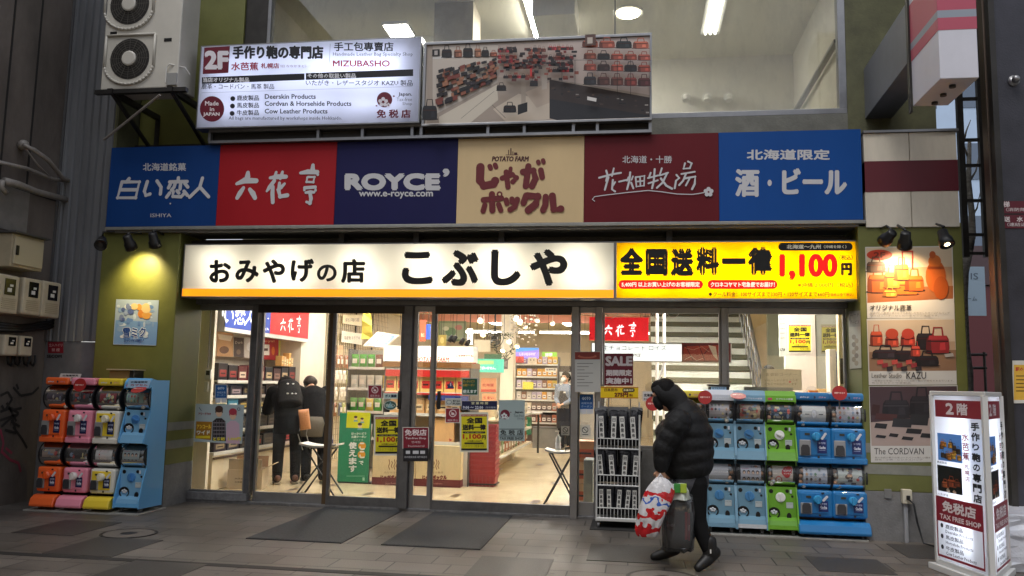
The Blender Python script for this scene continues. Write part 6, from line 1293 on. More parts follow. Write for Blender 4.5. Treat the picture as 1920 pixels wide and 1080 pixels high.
def machine(style, c, c2, cards, label, group, w=.32, d=.42, knob='e8e4e0', sticker='1c2c6a', topc=None):
    t = thing('capsule_machine', (0, 0, 0), label, 'capsule machine', group)
    body = mat('machine %s' % c, c, .32, coat=.25); lo = mat('machine %s' % c2, c2, .35, coat=.25); dk = mat('machine dark frame', (30, 30, 34), .4)
    yb, yf = d/2, -d/2
    H = 1.37
    if style == 'A':
        # flat cheeks with a stepped outline on both sides
        prof = [(yb, .05), (yb, H), (yf+.14, H), (yf+.06, H+.015), (yf+.02, H-.03), (yf+.01, H-.09), (yf+.05, 1.30), (yf+.06, 1.04), (yf+.02, .92), (yf-.03, .76), (yf-.03, .72), (yf+.05, .70), (yf+.06, .46), (yf+.02, .36), (yf-.04, .14), (yf-.04, .06)]
        for s in (-1, 1): q = MB(); q.use(body).prism([(s*w/2-(.012 if s > 0 else 0), y, z) for y, z in prof], (.012, 0, 0)); q.obj('side_panel', t)
        bx_('core', t, dk, -w/2+.013, w/2-.013, yf+.15, yb-.005, .05, H-.01)
        q = MB(); q.use(mat('machine '+(topc or c), topc or c, .32, coat=.25)); q.loft([[(-w/2+.013, y, z), (w/2-.013, y, z)] for y, z in ((yf+.145, H+.004), (yf+.06, H+.018), (yf+.02, H-.03), (yf+.012, H-.085), (yf+.14, H-.09))], cap=False, closed=False); q.obj('header', t)
        A = Art(Plane((0, yf+.014, 0), (1, 0, 0), (0, 0, 1)), raw=True, h0=.002); A.rect(-w*.42, H-.072, -w*.28, H-.05, 'd05070'); A.text('カプセルの部屋', -w*.15, w*.4, H-.06, .018, 'e8e8ec', .05, 1); A.obj('print', t)
    else:
        bx_('core', t, dk, -w/2+.006, w/2-.006, yf+.14, yb, .05, H-.03)
        q = MB(); q.use(mat('machine '+(topc or c), topc or c, .3, coat=.3)); q.box(-w/2, w/2, yf+.02, yb, H-.07, H+.01); q.obj('header', t, bevel=.022, seg=3)
        A = Art(Plane((0, yf+.02, 0), (1, 0, 0), (0, 0, 1)), raw=True, h0=.001); A.text('gacha go', -w*.36, -w*.1, H-.036, .02, 'd8dce8', .08, 1); A.ell(w*.05, H-.036, .01, .012, '303048', 10); A.text('ガチャ', w*.16, w*.36, H-.036, .018, 'd8a0b0', .05, 1); A.obj('print', t)
    for ti, (z0, zt_) in enumerate(((.06, .70), (.71, H-.075))):
        zw = zt_-.25 if style == 'B' else zt_-.235     # foot of the window
        zc = (zw+zt_)/2; r_ = (zt_-zw)/2-.006
        # drum window
        yc = yf+.13
        W = MB(); W.use(CLEAR); a0, a1 = (-80, 80)
        W.loft([[(x, yc-r_*1.04*math.cos(R(a)), zc+r_*1.04*math.sin(R(a))) for a in range(a0, a1+1, 16)] for x in (-w/2+.02, w/2-.02)], cap=False, closed=False)
        W = W.obj('window', t, smooth=True)
        q = MB(); q.use(dk)
        for s in (-1, 1): q.lathe((s*(w/2-.018), yc, zc), (s, 0, 0), [(0, r_*1.06), (.014, r_*1.06)], 20)
        q.obj('window_cheek', t)
        cw = w*.66; kind, bg, sd, shift = cards[ti]
        card(Cyl(shift*w*.12-.0, yc, zc, r_*.9), cw, r_*2.0, bg, sd, kind, W)
        q = MB(); rr_ = random.Random(sd)
        for k in range(9): q.use(CAPS[k % 3]); q.ball((w*(.28 if shift <= 0 else -.28)+rr_.uniform(-.03, .03), yc-r_*.5+rr_.uniform(-.02, .03), zw+.03+.018*k), .024, 8)
        q.obj('capsule', W, smooth=True)
        # control panel
        zb_ = z0+(.10 if (style == 'B' and ti == 0) else .0)
        if style == 'B':
            q = MB(); q.use(body if ti else body); q.box(-w/2+.004, w/2-.004, yf+.01, yb-.06, zb_+.03, zw-.004); q.obj('front_panel', t, bevel=.025, seg=3)
            bx_('panel_inset', t, lo, -w*.40, w*.34, yf+.002, yf+.012, zb_+.07, zw-.03, bevel=.006)
            if ti == 0: q = MB(); q.use(mat('machine foot '+(c2 if c2 in ('f2d440',) else c), (c2 if c2 in ('f2d440',) else c), .3, coat=.3)); q.loft([[(x, y, z) for y, z in ((yf+.05, .165), (yf-.01, .16), (yf-.055, .13), (yf-.075, .07), (yf-.07, .045), (yf+.05, .045))] for x in (-w/2, w/2)]); q.obj('foot', t, bevel=.01)
            else: bx_('ledge', t, body, -w/2, w/2, yf-.002, yb-.06, z0-.01, z0+.05, bevel=.012)
            yp = yf
            q = MB(); q.use(mat('machine knob '+knob, knob, .25, coat=.3)).lathe((w*.04, yp+.005, zw-.085), (0, -1, 0), [(0, .026), (.02, .04), (.045, .042), (.06, .03), (.064, 0)], 16).box(w*.04-.012, w*.04+.012, yp-.07, yp-.05, zw-.118, zw-.05); q.obj('knob', t, smooth=False)
            q = MB(); q.use(mat('chute grey', (150, 150, 150), .4)).box(-w*.42, -w*.10, yp-.012, yp+.004, zb_+.065, zw-.12); q.obj('chute_frame', t, bevel=.012)
            q = MB(); q.use(mat('chute flap', (62, 62, 66), .3)); cx_ = -w*.26
            q.loft([[(cx_-w*.12, y, zb_+.075), (cx_+w*.12, y, zb_+.075), (cx_+w*.12, y, zb_+.14), (cx_+w*.08, y, zb_+.17), (cx_-w*.08, y, zb_+.17), (cx_-w*.12, y, zb_+.14)] for y in (yp-.0125, yp-.024)]); q.obj('chute_flap', t, bevel=.003)
            A = Art(Plane((0, yp+.001, 0), (1, 0, 0), (0, 0, 1)), raw=True, h0=.002); zs_ = zb_+.09; hs = zw-.06-zs_
            A.rect(w*.08, zs_, w*.34, zs_+hs*.72, sticker); A.text('あそび方', w*.12, w*.31, zs_+hs*.52, .02, 'c8d0e8', .05, 1); A.text('Gacha', w*.12, w*.31, zs_+hs*.3, .03, 'e0e4f0', .1, 1); A.rect(w*.12, zs_+hs*.14, w*.3, zs_+hs*.17, '98a4c8')
            for k in range(4): A.ell(w*(.22+.03*k), zs_+hs*(.76+.08*k), .013, .012, 'd8d8dc', 10)
            A.rect(-w*.26, zw-.075, -w*.12, zw-.055, '3a3a30'); A.rect(-w*.36, zw-.14, -w*.12, zw-.125, 'b8b8b4'); A.rect(w*.16, zw-.035, w*.24, zw-.02, '26262a'); A.rect(w*.08, zb_+.045, w*.14, zb_+.065, '303034')
            A.obj('sticker', t)
        else:
            yp = yf+.055
            q = MB(); q.use(lo); q.loft([[(x, y, z) for y, z in ((yb-.1, zw-.002), (yp, zw-.002), (yp-.015, z0+.12), (yp-.055, z0+.09), (yp-.085, z0+.01), (yb-.1, z0+.01))] for x in (-w/2+.013, w/2-.013)]); q.obj('front_panel', t)
            y_ = lambda z: yp-.015*(zw-z)/(zw-z0-.12)
            zd = zw-.10
            q = MB(); q.use(mat('machine dial '+knob, knob, .3)).lathe((-w*.04, y_(zd)+.002, zd), (0, -1, 0), [(0, .046), (.012, .046), (.014, .036), (.014, 0)], 24); q.box(-w*.04-.034, -w*.04+.034, y_(zd)-.028, y_(zd)-.012, zd-.007, zd+.007, M=Matrix.Translation((-w*.04, 0, zd))@Matrix.Rotation(R(25 if ti else 80), 4, 'Y')@Matrix.Translation((w*.04, 0, -zd))); q.obj('dial', t)
            zh = z0+.155; q = MB(); q.use(BLACK).lathe((-w*.26, y_(zh)+.004, zh), (0, -1, 0), [(0, .054), (.014, .056), (.014, .048), (.004, .044), (.003, 0)], 24); q.obj('prize_hole', t)
            q = MB(); q.use(pmat('c8ccd0', .3))
            for k, (u, v) in enumerate(((-.02, .012), (.0, .02), (.02, .01), (-.01, .0), (.012, -.002))): q.lathe((-w*.26+u, y_(zh)+.0, zh+v), (0, -1, 0), [(0, .013), (.008, .011), (.012, .004)], 10)
            q.obj('capsule', t)
            q = MB(); q.use(BLACK)
            for u, v, rx in ((.18, zw-.04, .017), (.34, zw-.09, .011), (-.34, zw-.045, .02)): q.lathe((w*u, y_(v)+.003, v), (0, -1, 0), [(0, rx), (.006, rx), (.006, 0)], 14)
            q.obj('coin_slot', t); q = MB(); q.use(BLACK).loft([[(w*.22+.022*math.cos(2*math.pi*k/16), y, z0+.128+.034*math.sin(2*math.pi*k/16)) for k in range(16)] for y in (y_(z0+.12)+.004, y_(z0+.12)-.008)]); q.obj('coin_return', t)
            A = Art(Plane((0, yp-.011, 0), (1, 0, 0), (0, 0, 1)), raw=True, h0=.003); A.rect(w*.14, zd-.10, w*.36, zd-.045, 'b8c0c0', ); A.text('取扱注意', w*.16, w*.34, zd-.06, .01, '7a8488', 0, 1); A.rect(w*.26, zw-.06, w*.32, zw-.025, 'c8d0d8'); A.obj('sticker', t)
            A = Art(Plane((0, yp-.0855, 0), (1, 0, 0), (0, 0, 1)), raw=True, h0=.003)
            if ti == 0: A.rect(-w*.46, z0+.012, w*.46, z0+.05, 'c8ccd0' if 'white plate' in label else c); 
            A.rect(w*.02, z0+.03, w*.022, z0+.055, '404850'); A.obj('foot_plate', t)
    q = MB(); q.use(mat('caster grey', (110, 110, 112), .4, .4))
    for x in (-w*.35, w*.35):
        q.lathe((x-.012, yf+.06, .024), (1, 0, 0), [(0, .023), (.024, .023)], 14); q.box(x-.016, x+.016, yf+.05, yf+.08, .03, .05)
    q.obj('caster', t)
    return t
def round_sign(loc, r, label, tilt=0):
    t = thing('round_sign', loc, label, 'round sign', 'red round signs on the capsule machines')
    q = MB(); q.use(mat('red sign disc', (168, 40, 38), .45)).lathe(loc, (0, -1, .15+tilt), [(0, r), (.006, r), (.006, 0)], 28); q.obj('disc', t)
    A = Art(Plane(Vector(loc)+Vector((0, -.0065, .001+tilt*.006)), (1, 0, 0), (0, (.15+tilt), 1)), raw=True, h0=.001); A.text('両替できます', -r*.7, r*.7, .0, r*.25, 'f0c8c0', .08, 1); A.obj('lettering', t)
    q = MB(); q.use(STEEL).cyl(Vector(loc)+Vector((0, .01, -r)), Vector(loc)+Vector((0, .012, -r-.08)), .006, 6); q.obj('stem', t); return t
GR = 'capsule machines under the right window'; YF = -.62
def place(t, px0, px1, py, yf, d=.42):
    x = (at(px0, py, yf).x+at(px1, py, yf).x)/2; t.location = (x, yf+d/2, 0); return x
LB, LBd = '78a0b8', '5f96bc'
specs = [('B', 'e8d24a', 'e8d24a', [('plain', 'b8b8b0', 1, 0), ('scene', '6a5a58', 2, 0)], 'yellow capsule machine mostly hidden behind the walking man', (1262, 1321), .33, 'e8d24a', None),
 ('A', LB, '6890a6', [('plain', 'c4c4c8', 3, -.6), ('many', 'b8b0b0', 4, -.2)], 'light blue capsule machine with a blank card in its lower window', (1324, 1379), .29, '4a86b8', 'c8ccd4'),
 ('A', LB, '6890a6', [('faces', 'c8c8d0', 5, 0), ('scene', 'b89878', 6, 0)], 'light blue capsule machine with white plate at its foot, left of the green one', (1380, 1437), .29, '4a86b8', None),
 ('A', '72ac34', '66a02c', [('cloud', 'cfc4b8', 7, .3), ('scene', '2c4058', 8, .2)], 'green capsule machine with white dials', (1438, 1495), .29, 'e8e8e4', None),
 ('B', '2074b0', '2074b0', [('many', 'b8bcc4', 9, .2), ('watch', 'c8c8c4', 10, .2)], 'bright blue capsule machine beside the green one, with a watch card', (1496, 1560), .335, '3496cc', None),
 ('B', '2074b0', '2074b0', [('scene', 'b8bcb4', 12, .2), ('many', 'c4c4cc', 11, .2)], 'bright blue capsule machine nearest the right olive pillar', (1561, 1626), .335, '3496cc', None)]
for st, c, c2, cards, lab, (p0, p1), w, kn, tc in specs:
    t = machine(st, c, c2, cards, lab, GR, w, .42, kn, '1c2c6a', tc); place(t, p0, p1, 880, YF)
q = MB(); q.use(mat('base board', (150, 148, 142), .6, noise=(12, .2)))
xa, xb = at(1262, 1000, YF).x, 2.165; q.box(xa, xb, -.70, -.2, .001, .012); tag(q.obj('base_board'), 'pale board under the right-hand capsule machines', 'board')
round_sign(at(1574, 737, -.66), .07, 'red round sign on the bright blue machine nearest the right pillar')
round_sign(at(1322, 745, -.66), .068, 'red round sign just right of the walking man\'s back')
round_sign(at(1384, 743, -.69), .075, 'red tilted round sign on the header of the light blue machine with the blank card', 2.2)
round_sign(at(1224, 757, -.72), .07, 'red round sign at the left of the walking man\'s hood')
cb = thing('collection_box', at(1349, 736, -.45), 'black box with a pale blue no capsules label on the light blue machine', 'collection box')
a, b = at(1328, 742, -.47), at(1369, 722, -.47); bx_('box', cb, BLACK, a.x+.01, b.x-.01, -.47, -.3, 1.375, b.z-.02); bx_('lid', cb, DARKM, a.x, b.x, -.48, -.29, b.z-.018, b.z+.004)
A = Art(FP(-.47)); A.rect(1333, 725, 1362, 742, '9cc0dc'); A.text('カプセル入れ', 1335, 1360, 728, 4, '20304a', .08, 1); A.ell(1348, 736, 5, 5, '30405a', 16); A.ell(1348, 736, 4, 4, '9cc0dc', 16); A.stroke([(1345, 733), (1351, 739)], 1, '30405a'); A.obj('label', cb)
A = Art(FP(-.70)); A.rect(1205, 734, 1226, 752, 'c8c8c8'); A.text('北海道', 1207, 1224, 741, 6, '20202a', .1, 1); A.text('おみやげ', 1207, 1224, 748, 4, '20202a', .05, 1)
A.mb.box(*(lambda a: (a.x-.004, a.x+.004, -.698, -.69, 1.1, a.z))(at(1215, 752, -.7))); tag(A.obj('paper_sign', None), 'small white paper sign above the red round sign left of the walking man', 'sign')
# left group
YF2 = -1.05
GL_ = 'capsule machines in front of the left pillar'
specs = [('B', 'fb6e34', 'fb6e34', [('scene', 'b09888', 21, -.3), ('band', '4a3c4c', 22, -.3)], 'orange capsule machine at the far left', (66, 114), .275, 'f0642c'),
 ('B', 'f498ae', 'f498ae', [('scene', '3a3230', 23, -.3), ('scene', '4c4c54', 24, -.3)], 'pink capsule machine between the orange and the yellow one', (114, 166), .285, 'e8e0dc'),
 ('B', 'e6e2d6', 'f2d440', [('disc', 'd8d4d0', 25, -.3), ('scene', '8a2430', 26, -.3)], 'white and yellow capsule machine left of the light blue one', (166, 217), .285, 'e8e0c8')]
for st, c, c2, cards, lab, (p0, p1), w, kn in specs:
    t = machine(st, c, c2, cards, lab, GL_, w, .40, kn, '1c2450', 'f2d440' if c2 == 'f2d440' else None); place(t, p0, p1, 880, YF2, .40)
t = machine('A', '6aaee0', '74a8cc', [('faces', 'b8c4c4', 27, -.7), ('many', 'a8ccc0', 28, -.7)], 'light blue capsule machine beside the left pillar, lettered down its side', GL_, .29, .38, '4a86c4'); x = place(t, 219, 270, 880, YF2, .38)
A = Art(Plane((.146, .08, 0), (0, 0, 1), (0, -1, 0)), raw=True, h0=.001)
for z in (.16, .80): A.text('CAPSULE STATION', z, z+.46, .0, .05, '8cc0ec', .05, 1)
A.obj('side_print', t)
q = MB(); q.use(MATS['base board']).box(at(46, 962, -1.1).x, x+.16, -1.13, -.6, .001, .014); tag(q.obj('base_board'), 'flat board under the left-hand capsule machines', 'board')
round_sign(at(150, 722, -1.08), .07, 'red round sign on the pink machine of the left group'); round_sign(at(260, 731, -1.1), .075, 'red tilted round sign on the left light blue machine', 2.0)
def topcard(px0, px1, py0, py1, Y, label, lines, cols):
    t = thing('top_card', at((px0+px1)/2, py1, Y), label, 'card', 'white cards on top of the left machines')
    A = Art(FP(Y)); k = (py1-py0)*.35; A.poly([(px0+k, py0), (px1+k, py0+1), (px1, py1+1), (px0, py1)], cols[0])
    for i, s in enumerate(lines): A.text(s, px0+8, px1-1, py0+(py1-py0)*(.3+.36*i), (py1-py0)*.26, cols[1+i], .1, 1)
    o = A.obj('card', t); sm = o.modifiers.new('s', 'SOLIDIFY'); sm.thickness = .003; sm.offset = -1; return t
topcard(109, 148, 700, 714, -1.0, 'white tilted card on top of the orange and pink machines', ['北海道限定', 'ガチャガチャ'], ['d8d4d0', '26242a', 'a03038'])
topcard(237, 278, 712, 727, -1.05, 'pale blue tilted card on top of the left light blue machine', ['北海道限定', 'カプセル'], ['a8cce8', '283048', 'a03038'])
pb = thing('carton_sign', at(226, 718, -.9), 'brown open carton standing on top of the white and yellow machine', 'carton'); a, b = at(201, 716, -.9), at(251, 693, -.9)
bx_('box', pb, mat('brown carton', (120, 96, 66), .7), a.x+.02, b.x-.05, -.9, -.7, a.z-.01, b.z-.01); bx_('lid', pb, mat('pale lid', (190, 172, 140), .6), a.x, b.x, -.93, -.68, b.z-.008, b.z+.004); bx_('dark_side', pb, DARKM, b.x-.048, b.x-.01, -.89, -.7, a.z-.01, b.z-.01)

# ------------------------------------------------------------------ noodle rack in front of the right window
xr0, xr1 = at(1119, 860, -.6).x, at(1199, 860, -.6).x
NR = thing('wire_rack', ((xr0+xr1)/2, -.42, 0), 'white wire rack on wheels filled with black kelp packs', 'wire rack')
q = MB(); q.use(mat('white wire', (206, 206, 204), .35, .2))
for x in (xr0, xr1):
    for y in (-.60, -.24): q.cyl((x, y, .07), (x, y, 1.24 if y > -.3 else 1.12), .009, 8)
for z in (.10, .42, .78): 
    for y in (-.60, -.24): q.cyl((xr0, y, z), (xr1, y, z), .007, 6); q.cyl((xr0, y, z+.10), (xr1, y, z+.10), .005, 6)
    for x in (xr0, xr1): q.cyl((x, -.6, z), (x, -.24, z), .007, 6); q.cyl((x, -.6, z+.1), (x, -.24, z+.1), .005, 6)
    for k in range(13): x = xr0+(xr1-xr0)*k/12; q.cyl((x, -.6, z), (x, -.6, z+.1), .003, 5); q.cyl((x, -.6, z), (x, -.24, z), .003, 5)
for k in range(9): x = xr0+(xr1-xr0)*k/8; q.cyl((x, -.24, .1), (x, -.24, 1.2), .003, 5)
q.obj('frame', NR); bx_('tray', NR, mat('rack tray', (190, 190, 186), .4), xr0-.005, xr1+.005, -.62, -.22, .075, .095)
for x in (xr0+.02, xr1-.02):
    for y in (-.58, -.26): q = MB(); q.use(mat('caster grey', (110, 110, 112), .4)).lathe((x-.01, y, .031), (1, 0, 0), [(0, .03), (.02, .03)], 16); q.box(x-.014, x+.014, y-.012, y+.012, .04, .075); q.obj('caster', NR)
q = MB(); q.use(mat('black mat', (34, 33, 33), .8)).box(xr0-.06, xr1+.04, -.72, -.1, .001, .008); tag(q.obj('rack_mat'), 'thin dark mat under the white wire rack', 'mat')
rr = random.Random(13)
FOIL = mat('silver black film', (34, 34, 38), .2, .6, bump=(60, 1.0))
def kelp(x, y, z, w, h, tilt, label):
    t = thing('kelp_pack', (0, 0, 0), label, 'kelp pack', 'kelp packs on the white wire rack')
    rings = []
    for i in range(8):
        s = i/7; e = math.sin(math.pi*min(1, s*1.12))**.5 if s < .89 else .12
        rings.append([Vector(((w/2)*(1+.04*math.sin(9*s))*math.cos(a), .03*max(e, .1)*math.sin(a), h*s)) for a in [2*math.pi*k/14 for k in range(14)]])
    q = MB(); q.use(FOIL).loft(rings); q.obj('film', t, smooth=True)
    A = Art(Plane((0, -.032, 0), (1, 0, 0), (0, 0, 1)), raw=True, h0=.0); A.rect(-w*.2, h*.2, w*.2, h*.80, 'd0cec8')
    for i, ch in enumerate('日高昆布'): A.text(ch, -w*.13, w*.13, h*(.70-.14*i), h*.105, '1c1c20', .06, 1)
    A.obj('label', t)
    q = MB(); q.use(mat('clear film crinkle', (170, 172, 176), .15, .6)).box(-w*.48, w*.48, -.004, .004, h*.95, h*1.04); q.obj('seal', t)
    t.location = (x, y, z); t.rotation_euler = (R(-6), R(tilt), R(rr.uniform(-8, 8)))
for row, (z, h, n, w) in enumerate(((.80, .36, 4, .12), (.44, .33, 4, .115), (.115, .31, 5, .10))):
    for lay in (0, 1):
        for i in range(n):
            x = xr0+.05+(xr1-xr0-.1)*(i+.0)/(n-1); kelp(x, -.545+.12*lay, z+.01+.01*lay, w, h, rr.uniform(-6, 6), 'black kelp pack, %s tier of the wire rack, %s row, %s from left' % (('top', 'middle', 'bottom')[row], ('front', 'back')[lay], ORD[i]))
PS = thing('price_sign', at(1160, 747, -.56), 'yellow kelp price sign on top of the wire rack', 'price sign'); a, b = at(1126, 746, -.56), at(1197, 726, -.56)
bx_('board', PS, mat('yellow price board', (226, 190, 20), .4), a.x, b.x, -.56, -.545, a.z, b.z); q = MB(); q.use(STEEL).cyl((a.x+.08, -.55, 1.1), (a.x+.08, -.55, a.z), .005, 6).cyl((b.x-.08, -.55, 1.1), (b.x-.08, -.55, a.z), .005, 6); q.obj('stem', PS)
A = Art(FP(-.56)); A.text('日高昆布', 1133, 1158, 731, 6, '7a5a18', .05, 1); A.pill(1167, 728, 1190, 735, '141210'); A.text('数量限定', 1169, 1188, 731.5, 4, 'e8d8a0', .05, 1); A.text('275円', 1152, 1178, 740, 9, '6a1410', .12, 2); A.text('税込', 1180, 1187, 741, 5, '6a1410', .05, 1); A.rect(1126, 726, 1197, 727, 'a02820'); A.rect(1126, 745.5, 1197, 746.5, 'a02820'); A.obj('lettering', PS)

# ------------------------------------------------------------------ posters on the pillars
YPR = -.6035
def poster(label, corners, draw, name='poster'):
    t = thing(name, at(corners[3][0], corners[3][1], YPR), label, 'poster', 'three leather bag posters on the right pillar')
    A = Art(FP(YPR), h0=.001); A.poly(corners, 'c8c4bc'); draw(A); A.obj('print', t); return t
def d1(A):
    A.poly([(1624, 465), (1784, 463), (1787, 560), (1626, 568)], 'b8906c'); A.poly([(1624, 465), (1784, 463), (1785, 500), (1625, 502)], 'c8b498'); A.poly([(1626, 540), (1787, 536), (1787, 560), (1626, 568)], '9c5c34')
    A.ell(1649, 478, 24, 10, 'b83820', 26); A.text('2F', 1638, 1660, 478, 11, '6a1410', .12, 2)
    for x, y, w, h, c in ((1646, 548, 40, 52, 'b85018'), (1642, 510, 36, 30, '5a4030'), (1695, 552, 50, 40, 'c8641c'), (1672, 540, 30, 46, 'd07a28'), (1714, 545, 36, 44, 'b85418'), (1690, 525, 28, 46, 'c86c24'), (1668, 556, 26, 18, 'd88830')): A.bag(x, y, w, h, c, '7a3410')
    A.ell(1754, 518, 19, 30, 'b8581c'); A.ell(1752, 490, 12, 12, 'c06424'); A.poly([(1740, 500), (1768, 500), (1770, 505), (1738, 505)], '8a3c10'); A.ell(1748, 478, 6, 7, 'b05018'); A.ell(1764, 540, 14, 22, 'a84c14')
    A.rect(1690, 470, 1712, 473, 'b04030'); A.rect(1690, 470, 1693, 505, 'b04030'); A.rect(1709, 470, 1712, 505, 'b04030')
    A.text('オリジナル鹿革', 1631, 1709, 577, 11, '3a3430', .03, 2); A.text('厳選された鹿革の柔らかさと風合いを生かしたオリジナルバッグ', 1631, 1780, 587, 4, '807870', 0, 1); A.text('使うほどに手になじむ一生ものの逸品です。', 1631, 1760, 592, 3, '807870', 0, 1)
poster('bag poster with orange deerskin bags and a red 2F oval, topmost of three', [(1622, 463), (1786, 461), (1790, 597), (1626, 597)], d1)
def d2(A):
    A.poly([(1626, 601), (1789, 599), (1793, 695), (1630, 696)], 'b09478'); A.poly([(1630, 660), (1792, 656), (1793, 695), (1630, 696)], '8c6a50'); A.poly([(1626, 601), (1789, 599), (1791, 640), (1628, 645)], 'c0ac94')
    for x, y, w, h, c in ((1643, 648, 24, 42, 'b04428'), (1672, 650, 26, 30, 'a83c28'), (1702, 648, 28, 32, 'b03828'), (1735, 654, 36, 46, '20181c'), (1758, 662, 44, 52, '8a2428'), (1660, 672, 50, 26, '2a2024'), (1700, 676, 46, 30, '24181c'), (1738, 686, 44, 30, '1c161a'), (1716, 668, 18, 30, 'b84030')): A.bag(x, y, w, h, c, '3a1418')
    A.ell(1672, 626, 12, 10, 'b04028'); A.ell(1702, 626, 12, 10, 'b43c2c')
    for k in range(9): x, y = 1644+k*9, 676+(k % 3)*6; A.poly([(x, y), (x+11, y-2), (x+12, y+6), (x+1, y+8)], ['b84840', '8a2c30', '2c2024'][k % 3])
    A.poly([(1770, 664), (1786, 662), (1788, 668), (1772, 670)], 'a8a098')
    A.text('Leather Studio', 1634, 1690, 704, 9, '4a4644', 0, 2); A.text('KAZU', 1699, 1736, 704, 13, '38343a', .02, 2); A.text('一枚革から手縫いで仕立てた工房の鞄と小物をそろえています。', 1634, 1788, 714, 3.5, '807870', 0, 1); A.text('色とりどりの牛革製品。', 1634, 1710, 718, 3, '807870', 0, 1)
poster('bag poster with red and black leather bags, middle of three', [(1625, 598), (1790, 597), (1794, 721), (1629, 722)], d2)
def d3(A):
    A.poly([(1630, 725), (1794, 724), (1798, 836), (1634, 836)], '463236'); A.poly([(1632, 792), (1796, 780), (1798, 836), (1634, 836)], 'a8948a')
    A.bag(1680, 783, 52, 52, '201c20', '3a3438'); A.bag(1728, 778, 46, 56, '1c181c', '302a2e')
    for x, y, w, h, c in ((1640, 778, 14, 20, '3a1c18'), (1660, 786, 40, 11, '4a2420'), (1650, 802, 22, 9, '1c1a1c'), (1690, 800, 36, 16, '2a282a'), (1722, 796, 34, 20, '242224'), (1712, 812, 28, 9, '1c1a1c'), (1650, 820, 18, 5, '1c1a1c'), (1674, 818, 16, 6, '242022'), (1700, 824, 20, 6, '1c1a1c'), (1740, 820, 30, 8, '201e20')): A.poly([(x-w/2, y), (x+w/2, y+2), (x+w/2+3, y-h+2), (x-w/2+3, y-h)], c)
    A.text('The CORDVAN', 1639, 1732, 846, 12, '4a4644', .0, 2); A.text('馬のお尻の希少な革コードバンの美しい艶をお楽しみください。', 1640, 1790, 858, 3.5, '807870', 0, 1); A.text('財布・小物・ビジネスバッグ', 1640, 1730, 862, 3, '807870', 0, 1)
poster('bag poster with black cordovan briefcase and wallets, lowest of three', [(1629, 724), (1795, 722), (1800, 866), (1633, 867)], d3)
YPL = -.5535
LP = thing('character_poster', at(255, 647, YPL), 'pale blue poster with an orange splash and white drifts on the left olive pillar', 'poster')
A = Art(FP(YPL), h0=.001); A.poly([(218, 561), (298, 563), (293, 648), (212, 646)], 'a8b8cc')
A.poly([(217, 600), (296, 604), (293, 647), (213, 645)], '7ca0d0'); rr = random.Random(9)
for k in range(34): A.ell(222+rr.random()*66, 566+rr.random()*74, rr.uniform(2, 8), rr.uniform(2, 6), rr.choice(['c8d4e4', 'e0e4ec', '8ca8d0', 'b8c4dc', '6a8cc4']), 12)
for k in range(9): A.ell(262+rr.uniform(-12, 16), 588+rr.uniform(-14, 14), rr.uniform(4, 9), rr.uniform(4, 8), rr.choice(['d8863c', 'e0a050', 'c8682c', 'e8c890']), 12)
for k in range(7): A.ell(238+rr.uniform(-10, 8), 590+rr.uniform(-16, 12), rr.uniform(3, 7), rr.uniform(3, 7), rr.choice(['7a88b0', '98a8cc', '5a6aa0']), 12)
A.text('雪ミク', 230, 275, 623, 20, 'e4eaf4', .2, 2); A.text('雪ミク', 231, 274, 623, 18, '2a4a90', .06, 2); A.text('SNOW MIKU', 233, 270, 638, 5, '2a4a90', .08, 1); A.obj('print', LP)

# outlet, conduit, cable
OT = thing('power_outlet', at(1697, 930, -.605), 'ivory power outlet box with a plug on the grey base of the right pillar', 'outlet'); a, b = at(1689, 943, -.605), at(1706, 917, -.605)
bx_('box', OT, mat('ivory outlet', (206, 198, 176), .45), a.x, b.x, -.67, -.606, a.z, b.z, bevel=.006); bx_('plug', OT, BLACK, a.x+.03, a.x+.06, -.70, -.671, a.z+.04, a.z+.08, bevel=.004); bx_('conduit', OT, mat('grey plastic conduit', (150, 150, 152), .5), a.x+.015, a.x+.05, -.645, -.606, .0, a.z-.001, bevel=.003)
a2, b2 = at(1658, 934, -.605), at(1671, 917, -.605); tag(bx_('cover_plate', None, mat('grey cover plate', (120, 120, 118), .5), a2.x, b2.x, -.616, -.606, a2.z, b2.z, bevel=.003), 'grey blank cover plate on the base of the right pillar', 'cover plate')
pl_ = Vector((a.x+.045, -.69, a.z+.05)); q = MB(); q.use(BLACK).tube([pl_, pl_+Vector((.03, -.05, -.04)), (a.x+.10, -.74, .2), (a.x+.13, -.8, .03), (a.x+.25, -.95, .012), (a.x+.35, -1.3, .012), (2.52, -1.75, .012)], .009, 8); tag(q.obj('power_cable', smooth=True), 'black power cable from the outlet to the standing light sign', 'cable')

# ------------------------------------------------------------------ three-sided standing light sign
Fc = Vector((2.381, -1.829, 0)); d1_ = Vector((-math.sin(R(13.3)), math.cos(R(13.3)), 0)); d2_ = Vector((math.sin(R(30.8)), math.cos(R(30.8)), 0))
LS = .68; Nc = Fc-d1_*LS; Rc = Nc+d2_*LS; Bz, Tz = .07, 1.415
SS = thing('standing_light_sign', (2.55, -2.1, 0), 'three-sided lit standing sign with maroon bands at the right edge of the pavement', 'illuminated sign')
cen = (Fc+Nc+Rc)/3; VW = mat('white sign frame', (214, 214, 212), .4)
def tri(k, z): return [cen+(p-cen)*k+Vector((0, 0, z)) for p in (Nc, Rc, Fc)]
for nm, z0, z1, k in (('base', .0, .05, 1.22), ('bottom_rail', .05, Bz+.02, 1.03), ('top_rail', Tz-.035, Tz, 1.03)): q = MB(); q.use(VW).loft([tri(k, z0), tri(k, z1)]); q.obj(nm, SS, bevel=.005)
